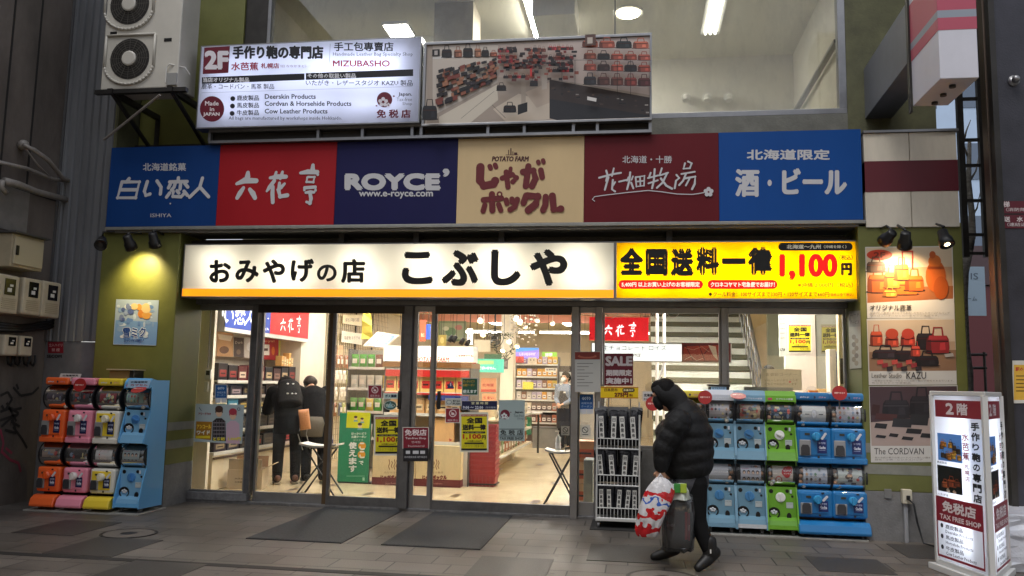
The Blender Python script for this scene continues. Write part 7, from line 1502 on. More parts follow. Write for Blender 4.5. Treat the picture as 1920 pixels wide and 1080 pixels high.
for p in (Nc, Rc, Fc): q = MB(); q.use(VW).tube([p+(cen-p)*.04+Vector((0, 0, Bz)), p+(cen-p)*.04+Vector((0, 0, Tz-.03))], .026, 4); q.obj('corner_post', SS)
FACE = translucent('sign face', (230, 232, 234), .8)
for a, b in ((Fc, Nc), (Nc, Rc), (Rc, Fc)):
    LS = (b-a).length; u = (b-a).normalized(); pl = Plane(a, u, (0, 0, 1)); q = MB(); q.use(FACE).add([pl.p(.03, Bz+.02, -.008), pl.p(LS-.03, Bz+.02, -.008), pl.p(LS-.03, Tz-.036, -.008), pl.p(.03, Tz-.036, -.008)], [(0, 1, 2, 3)]); q.obj('face', SS)
    L0, L1 = .05, LS-.05; Z0, Z1 = Bz+.05, Tz-.07
    if (a-Rc).length < 1e-6: continue
    A = Art(pl, raw=True, h0=-.006); U = lambda x: L0+(L1-L0)*x; V = lambda v: Z1-(Z1-Z0)*v
    rc = lambda x0, v0, x1, v1, c, **k: A.rect(U(x0), V(v0), U(x1), V(v1), c, **k)
    tx = lambda s, x0, x1, v, h, c, b=.05, r=2: A.text(s, U(x0), U(x1), V(v), (Z1-Z0)*h, c, b, r)
    MR = '7a1024'; rc(0, 0, 1, .11, MR, emit=.12); tx('2', .24, .42, .055, .075, 'e4dce0', .12); tx('階', .49, .72, .055, .075, 'e4dce0', .08)
    rc(.03, .215, .57, .39, '4a78b8', emit=.25); rr = random.Random(2)
    for k in range(16): x, v = rr.uniform(.08, .52), rr.uniform(.27, .37); A.bag(U(x), V(v)-.012, .055, -.06, rr.choice(['c08a30', '8a5a28', 'd0a040', '3a2c24', 'b87028']), '4a3018')
    tx('鹿皮製品', .03, .25, .402, .014, '303034', .02, 1)
    rc(.03, .42, .57, .585, '0c0a0a')
    for x, v, w_, h_, c in ((.2, .55, .1, .07, '9a4a20'), (.34, .54, .12, .09, '8a3c18'), (.46, .53, .09, .06, '6a2c14'), (.26, .575, .05, .03, 'c8b8a8'), (.4, .575, .05, .025, 'c8a890')): A.bag(U(x), V(v)-.01, w_, -h_, c, '3a1408')
    tx('いたがき', .04, .26, .605, .014, '303034', .02, 1)
    hh = (Z1-Z0)
    def vt(s, x0, x1, v0, v1, c, b):
        for i, ch in enumerate(s): dv = (v1-v0)/len(s); k = .75 if ch in 'りの' else .92; tx(ch, x0+(x1-x0)*(1-k)/2, x1-(x1-x0)*(1-k)/2, v0+dv*(i+.5), dv*k*.92, c, b)
    vt('手作り鞄の専門店', .80, .99, .125, .615, '16161a', .12); vt('水芭蕉', .62, .77, .195, .37, '9a1834', .06); vt('札幌店', .66, .76, .385, .495, '9a1834', .04); vt('旧ななかまど', .70, .74, .505, .60, '8a8086', 0)
    rc(0, .618, 1, .775, MR, emit=.12); tx('免税店', .14, .86, .675, .072, 'e8e0e2', .1); tx('TAX FREE SHOP', .08, .95, .742, .032, 'e8e0e2', .1)
    for q_ in ((0, .775, .025, 1), (.975, .775, 1, 1), (.025, .985, .975, 1)): rc(*q_, MR, emit=.12)
    for i, (j, e) in enumerate((('鹿皮製品', 'Deerskin Products'), ('馬皮製品', 'Horsehide Products'), ('牛皮製品', 'Cow Leather Products'))):
        v = .80+.067*i; A.ell(U(.12), V(v), .018, .018, '141418', 16); tx(j, .2, .58, v, .027, '1c1c20', .04); tx(e, .2, .78+.06*(i == 2), v+.031, .02, '26262a', .03, 1)
    A.obj('print', SS)
q = MB(); q.use(lamp_mat('standing sign tube', (236, 242, 255), 7))
for k in (-.12, .0, .12): q.cyl(cen+Vector((k*.4, k, .2)), cen+Vector((k*.4, k, 1.3)), .013, 8)
q.obj('tube', SS)
# plastic wrapped stack behind the standing sign
WS = thing('wrapped_crate_stack', (3.05, -1.6, 0), 'stack of crates wrapped in crumpled white plastic at the right edge', 'wrapped stack')
q = MB(); q.use(mat('white plastic film', (206, 208, 216), .3, bump=(14, .9))); rr = random.Random(6); rings = []
for i in range(12):
    z = .45*i/11; k = 1+.012*math.sin(i*1.9)
    rings.append([Vector((3.1+sx*(.42*k)+rr.uniform(-.02, .02), -1.45+sy*.36*k+rr.uniform(-.02, .02), z)) for sx, sy in [(-1, -1), (-.6, -1.02), (-.2, -.98), (.2, -1.01), (.6, -1), (1, -1), (1, -.4), (1, .4), (1, 1), (.3, 1), (-.3, 1), (-1, 1), (-1.02, .4), (-1, -.4)]])
q.loft(rings); q.obj('film', WS, bevel=.01)
# ------------------------------------------------------------------ people
SKIN = mat('skin', (206, 156, 126), .5)
HAIRM = mat('black hair', (14, 12, 12), .75, bump=(120, .5), stretch=(1, 1, .2), spec=.2)
def remesh(o, vox, sm=4, fac=.5):
    m_ = o.modifiers.new('r', 'REMESH'); m_.mode = 'VOXEL'; m_.voxel_size = vox; m_.use_smooth_shade = True
    if sm: s = o.modifiers.new('s', 'SMOOTH'); s.iterations = sm; s.factor = fac
def secs(q, S_, L, n=18):
    """loft of elliptical sections (centre, half width along L, half depth)"""
    L = Vector(L).normalized(); rings = []; C_ = [Vector(s[0]) for s in S_]
    for i, (c, a, b) in enumerate(S_):
        d = (C_[min(i+1, len(C_)-1)]-C_[max(i-1, 0)]).normalized(); f = L.cross(d).normalized(); l = d.cross(f).normalized()
        rings.append([C_[i]+l*a*math.cos(2*math.pi*k/n)+f*b*math.sin(2*math.pi*k/n) for k in range(n)])
    q.loft(rings)
def lerp(a, b, t): return Vector(a)*(1-t)+Vector(b)*t
def limb(q, pts, rad, n=12, step=.02, ripple=0, per=.085):
    """tapered limb through joints; ripple makes quilted rings"""
    P, Rr = [], []
    acc = 0
    for i in range(len(pts)-1):
        a, b = Vector(pts[i]), Vector(pts[i+1]); m_ = max(2, int((b-a).length/step))
        for k in range(m_+(i == len(pts)-2)):
            t = k/m_; s = acc+(b-a).length*t; P.append(a.lerp(b, t)); Rr.append((rad[i]*(1-t)+rad[i+1]*t)*(1+ripple*(abs(math.sin(math.pi*s/per))-.6)))
        acc += (b-a).length
    # soften the joints
    for _ in range(2): P = [P[0]]+[(P[i-1]+P[i]*2+P[i+1])/4 for i in range(1, len(P)-1)]+[P[-1]]
    q.tube(P, Rr, n); q.ball(P[0], Rr[0], 12); q.ball(P[-1], Rr[-1]*.98, 12)
def hand(q, wrist, d, palm_n, curl=.6, s=1.0):
    """palm, four unequal bent fingers and a thumb from the side of the palm"""
    d = Vector(d).normalized(); nrm = Vector(palm_n).normalized(); nrm = (nrm-d*nrm.dot(d)).normalized(); side = d.cross(nrm)
    w = Vector(wrist); secs(q, [(w-d*.01, .024*s, .019*s), (w+d*.02*s, .030*s, .016*s), (w+d*.06*s, .040*s, .015*s), (w+d*.088*s, .040*s, .013*s)], side, 12)
    for i, (o, ln) in enumerate(((-.030, .062), (-.010, .072), (.010, .067), (.029, .052))):
        p = w+d*.085*s+side*o*s; pts = [p]; a = .15
        for k, f in enumerate((.45, .3, .25)):
            a += curl*(.7 if k == 0 else 1); dd = d*math.cos(a)+nrm*math.sin(a); p = p+dd*ln*f*s; pts.append(p)
        q.tube(pts, [.0095*s, .009*s, .0085*s, .0065*s], 8); q.ball(pts[-1], .0066*s, 8)
    p = w+d*.025*s-side*.028*s; q.tube([p, p+(-side*.6+d*.6+nrm*.4).normalized()*.035*s, p+(-side*.45+d*.75+nrm*.7).normalized()*.062*s], [.012*s, .0105*s, .0075*s], 8)
def head(q, c, f, up, s=1.0):
    """c is the middle of the head, f where the face looks"""
    f = Vector(f).normalized(); up = Vector(up).normalized(); sd = f.cross(up).normalized(); c = Vector(c)
    S_ = []
    for z, a, b, o in ((-.115, .022, .03, .045), (-.10, .038, .05, .035), (-.06, .058, .078, .015), (-.02, .068, .09, .004), (.03, .073, .096, -.004), (.07, .068, .088, -.008), (.10, .048, .062, -.01), (.118, .015, .02, -.01)):
        S_.append((c+up*z*s+f*o*s, a*s, b*s))
    secs(q, S_, sd, 20)
    q.tube([c+f*.088*s+up*.02*s, c+f*.108*s-up*.022*s], [.009*s, .015*s], 8); q.ball(c+f*.104*s-up*.022*s, .014*s, 8)     # nose
    for k in (-1, 1):
        q.ball(c+sd*.072*s*k-f*.006*s, .02*s, 8, (.8, .8, 1.3)); q.ball(c+f*.082*s+sd*.036*s*k-up*.02*s, .02*s, 8)           # ears, cheeks
        q.ball(c+f*.086*s+sd*.031*s*k+up*.024*s, .014*s, 8)                                                                   # brow
    q.tube([c+f*.09*s-sd*.02*s-up*.058*s, c+f*.096*s-up*.057*s, c+f*.09*s+sd*.02*s-up*.058*s], [.006*s, .008*s, .006*s], 8)
def face_parts(t, c, f, up, s=1.0, mouth=True):
    f = Vector(f).normalized(); up = Vector(up).normalized(); sd = f.cross(up).normalized(); c = Vector(c)
    for k in (-1, 1):
        q = MB(); q.use(mat('eye white', (226, 222, 216), .25)).ball(c+f*.087*s+sd*.031*s*k+up*.004*s, .0095*s, 10).use(mat('dark iris', (24, 18, 16), .2)).ball(c+f*.0945*s+sd*.031*s*k+up*.004*s, .005*s, 8); q.obj('eye', t, smooth=True)
        q = MB(); q.use(HAIRM).tube([c+f*.094*s+sd*.018*s*k+up*.026*s, c+f*.096*s+sd*.033*s*k+up*.031*s, c+f*.086*s+sd*.048*s*k+up*.026*s], .004*s, 6); q.obj('eyebrow', t)
    if mouth: q = MB(); q.use(mat('lips', (160, 84, 78), .4)).tube([c+f*.094*s-sd*.02*s-up*.058*s, c+f*.103*s-up*.057*s, c+f*.094*s+sd*.02*s-up*.058*s], [.003, .006, .003], 8); q.obj('lips', t)
def hair_cap(q, c, f, up, s=1.0, back=.0, fringe=.05):
    f = Vector(f).normalized(); up = Vector(up).normalized(); sd = f.cross(up).normalized(); c = Vector(c); o = c-f*.016*s+up*.02*s
    q.ball(o+up*.02*s, .1*s, 16, (.86, 1, 1.0)); q.ball(o-f*.03*s-up*.03*s, .085*s, 14); q.ball(o+f*.04*s+up*.05*s, .066*s, 12)
    for k in (-1, 1): q.ball(o+sd*.045*s*k-up*.01*s-f*.02*s, .055*s, 10)
    if back: secs(q, [(o-f*.02*s+up*.02, .085*s, .08*s), (o-f*.045*s-up*.06, .088*s, .06*s), (o-f*.05*s-up*back, .075*s, .035*s)], sd)

# --- the walking man with the hood, seen from the side, heading left
YM_ = -2.2
def J(px, py, dy=0): return at(px, py, YM_+dy)
W_ = thing('person', (J(1285, 900).x, YM_, 0), 'person in black hooded puffer jacket walking left with shopping bags', 'person')
face = Vector((-1, .12, -.25)).normalized(); Lat = Vector((.12, 1, 0)).normalized()
hd = J(1247, 742); neck = J(1277, 771); chest = J(1296, 812); pelvis = J(1299, 898)
toeF, ankF, kneF, hipF = gz(1226, 1051)+Vector((0, 0, .03)), gz(1254, 1052)+Vector((.0, .0, .09)), J(1264, 972, .06), J(1293, 905, .09)
toeR, ankR, kneR, hipR = gz(1309, 1072)+Vector((0, 0, .03)), J(1331, 1040, -.1), J(1307, 975, -.09), J(1303, 905, -.09)
shN, elN, haN = J(1268, 790, -.2), J(1243, 840, -.22), J(1240, 884, -.22)
shA, elA, haA = J(1266, 790, .2), J(1254, 838, .24), J(1250, 886, .2)
q = MB(); q.use(SKIN)
head(q, hd, face, (-.35, 0, 1)); limb(q, [hd+Vector((.02, 0, -.05)), neck], [.05, .055])
secs(q, [(pelvis+Vector((0, 0, -.06)), .15, .11), (pelvis+Vector((0, 0, .05)), .15, .11), (lerp(pelvis, chest, .5), .14, .10), (chest, .17, .12), (lerp(chest, neck, .7), .15, .09), (neck, .06, .06)], Lat)
for pts, r_ in (([shN, elN, haN+Vector((0, 0, .03))], [.05, .042, .028]), ([shA, elA, haA+Vector((0, 0, .03))], [.05, .042, .028]), ([hipF, kneF, ankF], [.085, .058, .04]), ([hipR, kneR, ankR], [.085, .058, .04]), ([ankF, toeF], [.04, .03]), ([ankR, toeR], [.04, .03])): limb(q, pts, r_)
hand(q, haN+Vector((0, 0, .02)), (-.05, .05, -1), (0, 1, 0), .75); hand(q, haA+Vector((0, 0, .02)), (-.05, -.05, -1), (0, -1, 0), .75)
b_ = q.obj('body', W_); remesh(b_, .007, 2)
face_parts(W_, hd, face, (-.35, 0, 1))
q = MB(); q.use(HAIRM); hair_cap(q, hd, face, (-.35, 0, 1), 1.04); o = q.obj('hair', W_); remesh(o, .01, 3)
PUF = mat('black puffer nylon', (12, 12, 14), .7, bump=(20, 1.0), spec=.4); BLKC = mat('black cotton', (12, 12, 14), .85, spec=.3, bump=(11, .9))
q = MB(); q.use(PUF)
up_ = [(J(1294, 893), .20, .165), (J(1291, 874), .225, .20), (J(1286, 850), .235, .225), (J(1283, 828), .235, .232), (J(1282, 808), .235, .228), (J(1281, 790), .22, .20), (J(1276, 774), .175, .155), (J(1266, 762), .11, .11)]
fine = []
for i in range(len(up_)-1):
    for k in range(6):
        t = k/6; fine.append((lerp(up_[i][0], up_[i+1][0], t), up_[i][1]*(1-t)+up_[i+1][1]*t, up_[i][2]*(1-t)+up_[i+1][2]*t))
fine.append(up_[-1]); acc = 0; S_ = []
for i, (c, a, b) in enumerate(fine):
    if i: acc += (c-fine[i-1][0]).length
    k = 1+.05*(abs(math.sin(math.pi*acc/.105))-.6) if acc > .02 else .96
    S_.append((c, a*k, b*k))
secs(q, S_, Lat, 28)
limb(q, [shN+Vector((.02, -.01, 0)), elN, haN+Vector((0, 0, .045))], [.105, .085, .06], ripple=.10, per=.10)
limb(q, [shA+Vector((.02, .01, 0)), elA, haA+Vector((0, 0, .045))], [.105, .085, .06], ripple=.10, per=.10)
o = q.obj('puffer_jacket', W_); remesh(o, .009, 2, .4)
q = MB(); q.use(mat('black hood knit', (20, 20, 22), .8, bump=(80, .3)))
hs_ = [(hd+Vector((-.068, -.01, -.005)), .07, .08), (hd+Vector((-.045, -.01, .01)), .096, .098), (hd+Vector((0, 0, .012)), .108, .107), (hd+Vector((.045, 0, .0)), .108, .105), (hd+Vector((.09, 0, -.04)), .105, .10), (hd+Vector((.12, 0, -.09)), .12, .09), (hd+Vector((.14, 0, -.13)), .13, .08)]
secs(q, hs_, Lat, 22); o = q.obj('hood', W_); remesh(o, .01, 3)
if 0: q = MB(); q.use(PUF).tube([hd+Vector((.02, -.09, .09)), hd+Vector((.09, -.11, .06)), hd+Vector((.17, -.13, -.02)), hd+Vector((.22, -.14, -.12))], [.01, .013, .013, .009], 8); q.obj('hood_seam', W_, smooth=True)
q = MB(); q.use(mat('grey sweat cloth', (74, 74, 80), .8, bump=(60, .3)))
secs(q, [(J(1290, 922), .165, .135), (J(1292, 905), .19, .155), (J(1294, 880), .185, .15)], Lat, 24); o = q.obj('sweatshirt_hem', W_); remesh(o, .01, 3)
q = MB(); q.use(BLKC)
secs(q, [(J(1293, 932), .14, .12), (J(1294, 905), .17, .135)], Lat)
limb(q, [hipF, kneF, ankF+Vector((.01, 0, .03))], [.10, .074, .054]); limb(q, [hipR, kneR, ankR+Vector((-.01, 0, .04))], [.10, .074, .054])
o = q.obj('trousers', W_); remesh(o, .011, 3)
def boot(t, ank, toe, mt, r=.055, heel=.05, sole=True):
    ank, toe = Vector(ank), Vector(toe); d = (toe-ank); d.z = 0; d = d.normalized(); q = MB(); q.use(mt)
    ax_ = (toe-ank).normalized(); dn = Vector((0, 0, -1)); dn = (dn-ax_*dn.dot(ax_)).normalized()
    hl = ank-ax_*.05+dn*.02
    limb(q, [ank+Vector((0, 0, .10)), ank+Vector((0, 0, .01))], [r, r*1.05]); limb(q, [hl, lerp(hl, toe, .5)+dn*.0, toe], [r*.85, r*.9, r*.62])
    o = q.obj('boot', t); remesh(o, .009, 3); return o
BOOT = mat('black boot leather', (18, 17, 17), .5)
boot(W_, ankF, toeF, BOOT); boot(W_, ankR, toeR, BOOT)
q = MB(); q.use(WHITE); p = ankR+Vector((-.0, -.055, .02)); q.box(p.x-.004, p.x+.006, p.y-.006, p.y, p.z-.0, p.z+.03); q.obj('boot_glint', W_)  # white chip stands in for light reflected off the boot

# --- shopping bags in the hand
def blobbag(name, label, outline, y0, y1, mt, cat='shopping bag'):
    t = thing(name, (J(sum(p[0] for p in outline)/len(outline), 950).x, YM_, J(1240, max(p[1] for p in outline)).z), label, cat)
    return t
hp = haN+Vector((0, 0, -.06))
PB = thing('plastic_bag', J(1228, 1010, -.26), 'white plastic bag with red stripes and blue dots in the walking person\'s hand', 'shopping bag')
def bagmesh(cx0, rows, yc, mt, seed, n=26, amp=.02):
    r = random.Random(seed); rings = []
    for (xl, xr, py, d) in rows:
        a, b = J(xl, py, yc), J(xr, py, yc); c = (a+b)/2; w = (b-a).length/2
        rings.append([c+Vector((w*math.copysign(abs(math.cos(2*math.pi*k/n))**.8, math.cos(2*math.pi*k/n)), d*math.copysign(abs(math.sin(2*math.pi*k/n))**.8, math.sin(2*math.pi*k/n)), 0))+Vector((r.uniform(-amp, amp)*.6, r.uniform(-amp, amp), r.uniform(-amp, amp)*.5)) for k in range(n)])
    q = MB(); q.use(mt).loft(rings[::-1]); return q
def stripe_mat():
    mt = mat('printed plastic film', (214, 212, 212), .22, bump=(30, .8)); n = mt.node_tree; b = n.nodes['Principled BSDF']
    g = n.nodes.new('ShaderNodeNewGeometry'); sx = n.nodes.new('ShaderNodeSeparateXYZ'); n.links.new(g.outputs['Position'], sx.inputs[0])
    ns = n.nodes.new('ShaderNodeTexNoise'); ns.inputs['Scale'].default_value = 11; n.links.new(g.outputs['Position'], ns.inputs[0])
    ad = n.nodes.new('ShaderNodeMath'); ad.operation = 'MULTIPLY_ADD'; ad.inputs[1].default_value = .2; n.links.new(ns.outputs[0], ad.inputs[0]); n.links.new(sx.outputs[2], ad.inputs[2])
    r = n.nodes.new('ShaderNodeValToRGB'); r.color_ramp.interpolation = 'CONSTANT'; n.links.new(ad.outputs[0], r.inputs[0])
    zr = lambda py: J(1235, py, -.26).z+.10
    w = (*lin((206, 204, 206)), 1); red = (*lin((186, 30, 36)), 1); blu = (*lin((56, 96, 178)), 1)
    el = r.color_ramp.elements; el[0].position = 0; el[0].color = w; el[1].position = zr(1000); el[1].color = red
    for p, c in ((zr(984), w), (zr(968), red), (zr(958), w), (zr(942), blu), (zr(938), w), (zr(933), red), (zr(921), w)):
        e = el.new(p); e.color = c
    n.links.new(r.outputs[0], b.inputs['Base Color']); return mt
q = bagmesh(0, [(1232, 1244, 893, .012), (1222, 1256, 903, .04), (1210, 1266, 918, .075), (1203, 1262, 938, .095), (1197, 1252, 958, .10), (1193, 1243, 978, .10), (1189, 1236, 996, .085), (1196, 1230, 1008, .05)], -.27, stripe_mat(), 3)
o = q.obj('film', PB, smooth=False); s = o.modifiers.new('s', 'SUBSURF'); s.levels = 1; s.render_levels = 2
q = MB(); q.use(MATS['printed plastic film'])
for dy in (-.015, .015): q.tube([J(1234, 898, -.27)+Vector((0, dy, 0)), J(1238, 888, -.25)+Vector((0, dy*1.6, 0)), J(1244, 897, -.25)+Vector((0, dy, 0))], .007, 8)
q.obj('handle', PB, smooth=True)
TB = thing('clear_carrier', J(1275, 1030, -.16), 'clear carrier bag holding a large dark gift box, beside the white plastic bag', 'carrier bag')
ob = [J(1247, 1026, -.16), J(1296, 1028, -.16), J(1300, 940, -.16), J(1252, 936, -.16)]
q = MB(); q.use(glass('clear film', (.93, .94, .95), 1.6, .12, .09, (205, 210, 214)))
rows = [(1240, 1262, 898, .02), (1248, 1284, 912, .05), (1246, 1300, 930, .09), (1244, 1303, 960, .10), (1243, 1302, 1000, .10), (1244, 1299, 1031, .09)]
q2 = bagmesh(0, rows, -.13, MATS['clear film'], 8, 24, .02); q2.obj('film', TB, smooth=True)
q = MB(); q.use(mat('dark gift carton', (30, 26, 34), .35)).loft([[p+Vector((0, dy, 0)) for p in ob] for dy in (-.03, .10)]); bxo = q.obj('gift_carton', TB, bevel=.003)
A = Art(FP(YM_-.192), h0=.001); A.rect(1284, 960, 1289, 1012, 'b02834'); A.rect(1290, 962, 1294, 1014, '8a2038'); A.text('白い恋人', 1251, 1266, 985, 7, 'a8a4b0', .05, 1); A.text('GIFT', 1291, 1293, 990, 10, 'd0c0c0', 0, 1); A.obj('print', TB)
q = bagmesh(0, [(1250, 1284, 908, .03), (1250, 1290, 920, .05), (1252, 1296, 936, .06)], -.2, mat('green white pack', (206, 214, 204), .3), 5, 14); q.obj('pack', TB)
for x, c in ((1254, '2a50a0'), (1270, '3a8a3c'), (1282, 'a8c040')): a = J(x, 912, -.26); q = MB(); q.use(pmat(c)).box(a.x-.025, a.x+.022, a.y-.004, a.y+.02, a.z-.05, a.z+.02); q.obj('pack', TB, bevel=.004)

# --- two customers bending over the left shelf, seen from behind
def customer(label, x, y, rot, lean, jm, pm, hm, backpack=False, hood=False, sc_=1.0, head_dn=.5, arm=(.45, .9), long=0, shoes=None):
    """built facing +y at the origin, turned by rot about z"""
    t = thing('person', (0, 0, 0), label, 'person')
    pel = Vector((0, 0, .86)); sp = Vector((0, math.sin(lean), math.cos(lean))); ch = pel+sp*.34; nk = pel+sp*.53; up = Vector((0, math.sin(lean+head_dn), math.cos(lean+head_dn))); hc = nk+Vector((0, .03, .0))+up*.14
    f = Vector((0, math.cos(lean+head_dn), -math.sin(lean+head_dn))); Lt = Vector((1, 0, 0))
    S1 = {}
    for k in (-1, 1):
        sh = nk-sp*.05+Vector((.19*k, 0, 0)); el = sh+Vector((.06*k, .10, -.26)); ha = el+Vector((-.10*k, arm[0]*.5, -.06+arm[1]*.08)); S1[k] = (sh, el, ha, Vector((.095*k, 0, .84)), Vector((.11*k, .03, .46)), Vector((.115*k, -.02, .09)), Vector((.13*k, .15, .035)))
    q = MB(); q.use(SKIN); head(q, hc, f, up); limb(q, [hc-up*.06, nk], [.048, .055])
    secs(q, [(pel-sp*.06, .14, .1), (pel, .15, .1), (lerp(pel, ch, .5), .135, .095), (ch, .16, .11), (nk, .06, .055)], Lt)
    for k in (-1, 1):
        sh, el, ha, hp_, kn, an, to = S1[k]; limb(q, [sh, el, ha], [.048, .04, .026]); limb(q, [hp_, kn, an], [.08, .055, .038]); limb(q, [an, to], [.038, .028]); hand(q, ha, (ha-el), (0, 0, -1), .35)
    o = q.obj('body', t); remesh(o, .009, 2)
    q = MB(); q.use(hm); hair_cap(q, hc, f, up, 1.05, .05); o = q.obj('hair', t); remesh(o, .011, 3)
    q = MB(); q.use(jm); lo_ = .10+long
    secs(q, [(pel-Vector((0, 0, lo_)), .19, .145), (pel, .19, .14), (lerp(pel, ch, .5), .19, .14), (ch, .215, .15), (lerp(ch, nk, .6), .2, .12), (nk, .09, .08)], Lt, 22)
    for k in (-1, 1): sh, el, ha = S1[k][:3]; limb(q, [sh, el, ha-(ha-el)*.1], [.085, .07, .05])
    o = q.obj('jacket', t); remesh(o, .012, 3)
    if hood: q = MB(); q.use(jm); secs(q, [(hc+up*.11-f*.0, .05, .06), (hc+up*.06-f*.03, .1, .105), (hc-f*.04, .112, .115), (hc-up*.09-f*.06, .11, .1), (nk-f*.06, .12, .07)], Lt); o = q.obj('hood', t); remesh(o, .011, 3)
    q = MB(); q.use(pm); secs(q, [(pel-Vector((0, 0, .10)), .155, .125), (pel, .17, .125)], Lt)
    for k in (-1, 1): limb(q, [S1[k][3], S1[k][4], S1[k][5]], [.1, .078, .066])
    o = q.obj('trousers', t); remesh(o, .012, 3)
    for k in (-1, 1): b_ = boot(t, S1[k][5], S1[k][6], shoes or BOOT, .05)
    if shoes:
        q = MB(); q.use(mat('pale sole', (150, 140, 124), .6))
        for k in (-1, 1): q.box(S1[k][5].x-.045, S1[k][5].x+.045, -.07, .17, .003, .03)
        q.obj('sole', t, bevel=.01)
    if backpack:
        q = MB(); q.use(mat('black backpack nylon', (9, 9, 11), .8, bump=(30, .3), spec=.25)); c = lerp(pel, nk, .52)-Vector((0, math.cos(lean)*.19, -math.sin(lean)*.19)); f2 = Vector((0, math.cos(lean), -math.sin(lean)))
        secs(q, [(c-sp*.22, .13, .06), (c-sp*.2, .155, .085), (c, .16, .09), (c+sp*.17, .145, .075), (c+sp*.22, .10, .05)], Lt, 20); bp = q.obj('backpack', t); remesh(bp, .012, 4)
        q = MB(); q.use(lamp_mat('reflective tab', (230, 230, 225), .0) if False else mat('reflective tab', (232, 232, 226), .2))
        for u, v in ((-.03, .08), (.04, .08), (-.04, -.10), (.02, -.10), (.065, -.10)): p = c-f2*.096+sp*v+Vector((u, 0, 0)); q.ball(p, .012, 8, (1.3, .6, .8))
        q.obj('reflector', bp)
    t.location = (x, y, .05); t.rotation_euler = (0, 0, rot); t.scale = (sc_, sc_, sc_); return t
c1 = gz(512, 908, .05); c2 = gz(556, 908, .05); cx_, cy_ = (c1.x+c2.x)/2, (c1.y+c2.y)/2
JK = mat('black jacket cloth', (7, 7, 9), .9, bump=(25, .4), spec=.2); JK2 = mat('charcoal coat', (10, 9, 11), .9, bump=(25, .3), spec=.2)
customer('person in black with a black backpack and brown shoes, bending over the left shelf', cx_, cy_+.02, R(30), R(45), JK, BLKC, HAIRM, True, True, .99, .55, (.6, .6), .1, mat('brown suede', (86, 54, 38), .7))
customer('person in dark coat with brown hair and grey bag, beside the backpack wearer', cx_+.27, cy_+.30, R(34), R(40), JK2, BLKC, mat('dark brown hair', (44, 32, 26), .5, bump=(120, .5)), False, False, .98, .5, (.5, .6), .30)
GB = thing('shoulder_bag', (cx_+.62, cy_+.1, .7), 'grey cloth bag at the hip of the brown haired customer', 'bag')
a = at(584, 800, cy_+.05); q = MB(); q.use(mat('grey canvas', (96, 90, 80), .8, bump=(40, .3))); secs(q, [(a+Vector((0, 0, -.13)), .13, .05), (a+Vector((0, 0, -.11)), .15, .06), (a+Vector((.02, 0, .06)), .15, .05), (a+Vector((.02, 0, .13)), .12, .02)], (1, .2, 0), 16); q.obj('bag', GB, smooth=True)
q = MB(); q.use(mat('pale strap', (150, 150, 148), .6)).tube([a+Vector((-.1, -.04, .1)), a+Vector((-.16, -.05, -.1)), a+Vector((-.08, -.06, -.3))], .007, 6).tube([a+Vector((-.02, -.05, .1)), a+Vector((-.04, -.06, -.1)), a+Vector((.02, -.06, -.28))], .007, 6); q.obj('strap', GB, smooth=True)
a = at(571, 785, cy_-.12); OB = thing('snack_bag', a, 'orange snack bag held between the two customers at the left shelf', 'snack bag'); q = MB(); q.use(mat('orange foil', (196, 136, 92), .3, bump=(40, .6)))
secs(q, [(a+Vector((.02, 0, -.14)), .07, .006), (a+Vector((.015, 0, -.11)), .072, .03), (a+Vector((0, 0, 0)), .07, .04), (a+Vector((-.015, 0, .08)), .07, .03), (a+Vector((-.02, 0, .12)), .07, .005)], (1, .1, 0), 14); q.obj('pouch', OB, smooth=True)

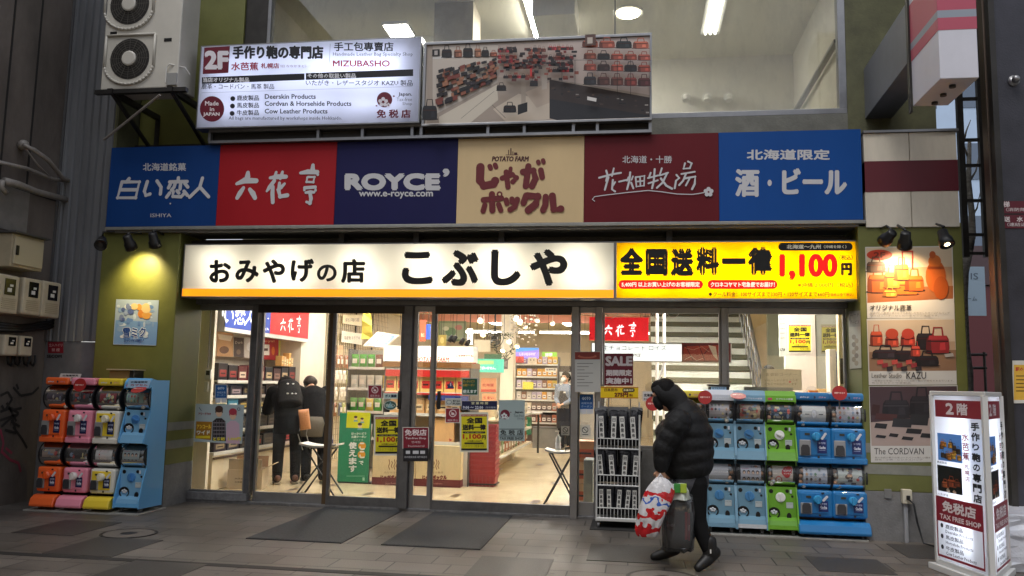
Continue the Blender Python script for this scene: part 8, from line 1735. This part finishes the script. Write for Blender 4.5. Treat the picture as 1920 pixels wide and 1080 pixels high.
# --- the clerk by the steel counter and the cashier behind the cream paper
def standing(label, x, y, rot, shirt, apron, sc_=1.0, mask=True, hands='front', legs=BLKC):
    t = thing('person', (0, 0, 0), label, 'person'); Lt = Vector((1, 0, 0)); f = Vector((0, -1, 0)); up = Vector((0, 0, 1)); hc = Vector((0, -.01, 1.53))
    q = MB(); q.use(SKIN); head(q, hc, f, up); limb(q, [hc-up*.07, (0, .01, 1.36)], [.045, .052])
    secs(q, [((0, 0, .82), .15, .1), ((0, 0, .95), .14, .1), ((0, 0, 1.1), .135, .095), ((0, 0, 1.27), .17, .11), ((0, 0, 1.36), .1, .08), ((0, 0, 1.4), .055, .05)], Lt)
    A_ = {}
    for k in (-1, 1):
        sh, el, ha = Vector((.19*k, 0, 1.33)), Vector((.235*k, .0, 1.06)), Vector((.06*k, -.19, .97)); A_[k] = (sh, el, ha)
        limb(q, [sh, el, ha], [.045, .038, .026]); limb(q, [(.09*k, 0, .84), (.1*k, -.01, .46), (.1*k, .02, .08)], [.08, .055, .038]); limb(q, [(.1*k, .02, .07), (.11*k, -.13, .035)], [.036, .028]); hand(q, ha, (ha-el), (0, .2, -1), .5)
    o = q.obj('body', t); remesh(o, .009, 2); face_parts(t, hc, f, up, 1, not mask)
    q = MB(); q.use(HAIRM); hair_cap(q, hc, f, up, 1.03, .06); o = q.obj('hair', t); remesh(o, .011, 3)
    if mask:
        q = MB(); q.use(mat('white face mask', (226, 226, 224), .7)); secs(q, [(hc+f*.066-up*.088, .035, .03), (hc+f*.074-up*.06, .06, .045), (hc+f*.078-up*.025, .064, .042), (hc+f*.07-up*.008, .056, .035)], Lt); o = q.obj('face_mask', t); remesh(o, .007, 3)
    q = MB(); q.use(shirt); secs(q, [((0, 0, .84), .18, .13), ((0, 0, 1.0), .17, .125), ((0, 0, 1.25), .2, .135), ((0, 0, 1.34), .16, .1), ((0, 0, 1.40), .07, .065)], Lt)
    for k in (-1, 1): sh, el, ha = A_[k]; limb(q, [sh, el, ha-(ha-el)*.12], [.07, .058, .042])
    o = q.obj('shirt', t); remesh(o, .012, 3)
    if apron:
        q = MB(); q.use(apron); secs(q, [((0, -.01, .45), .2, .15), ((0, -.01, .9), .185, .14), ((0, -.012, 1.08), .16, .133), ((0, -.02, 1.26), .12, .125)], Lt); o = q.obj('apron', t); remesh(o, .012, 3)
        bx_('name_badge', t, WHITE, .05, .1, -.165, -.155, 1.2, 1.235)
    q = MB(); q.use(legs); secs(q, [((0, 0, .78), .15, .115), ((0, 0, .92), .16, .115)], Lt)
    for k in (-1, 1): limb(q, [(.09*k, 0, .82), (.1*k, -.01, .46), (.1*k, .02, .09)], [.095, .07, .06])
    o = q.obj('trousers', t); remesh(o, .012, 3)
    for k in (-1, 1): boot(t, (.1*k, .02, .07), (.11*k, -.14, .035), BOOT, .045)
    t.location = (x, y, .05); t.rotation_euler = (0, 0, rot); t.scale = (sc_,)*3; return t
standing('shop clerk in a navy apron and white mask standing by the steel counter', at(1060, 780, 8.7).x, 8.7, R(-28), mat('blue grey shirt', (120, 132, 150), .75), mat('navy apron', (26, 30, 44), .75), .99)
standing('cashier with black hair mostly hidden behind the cream paper', at(1441, 690, 1.42).x, 1.42, R(10), mat('white shirt', (200, 200, 198), .7), None, .985, True)
# dark mask inside the hood of the walking person
q = MB(); q.use(mat('black face mask', (16, 16, 18), .8)); f_ = face; u_ = Vector((-.35, 0, 1)).normalized()
secs(q, [(hd+f_*.05-u_*.10, .04, .035), (hd+f_*.06-u_*.06, .064, .05), (hd+f_*.064-u_*.02, .068, .048), (hd+f_*.058+u_*.015, .06, .04)], f_.cross(u_), 16); o = q.obj('face_mask', W_); remesh(o, .008, 3)
# ------------------------------------------------------------------ the other side of the street (seen mirrored in the glass)
OP = thing('opposite_building', (0, -24, 0), 'dark grey building across the street mirrored in the shop glass', 'building')
bx('wall', OP, mat('opposite facade', (58, 57, 56), .8, noise=(.6, .2)), -34, 34, -26, -24, 0, 11)
for k in range(11):
    x = -31+k*6
    for z in (4.2, 7.6): bx('window', OP, mat('opposite window', (40, 46, 54), .15), x, x+3.6, -24, -23.96, z, z+1.9)
    bx('shop_window', OP, lamp_mat('opposite shop window', (255, 226, 180), .5 if k % 3 else 1.0), x, x+4.4, -24, -23.95, .5, 2.7)
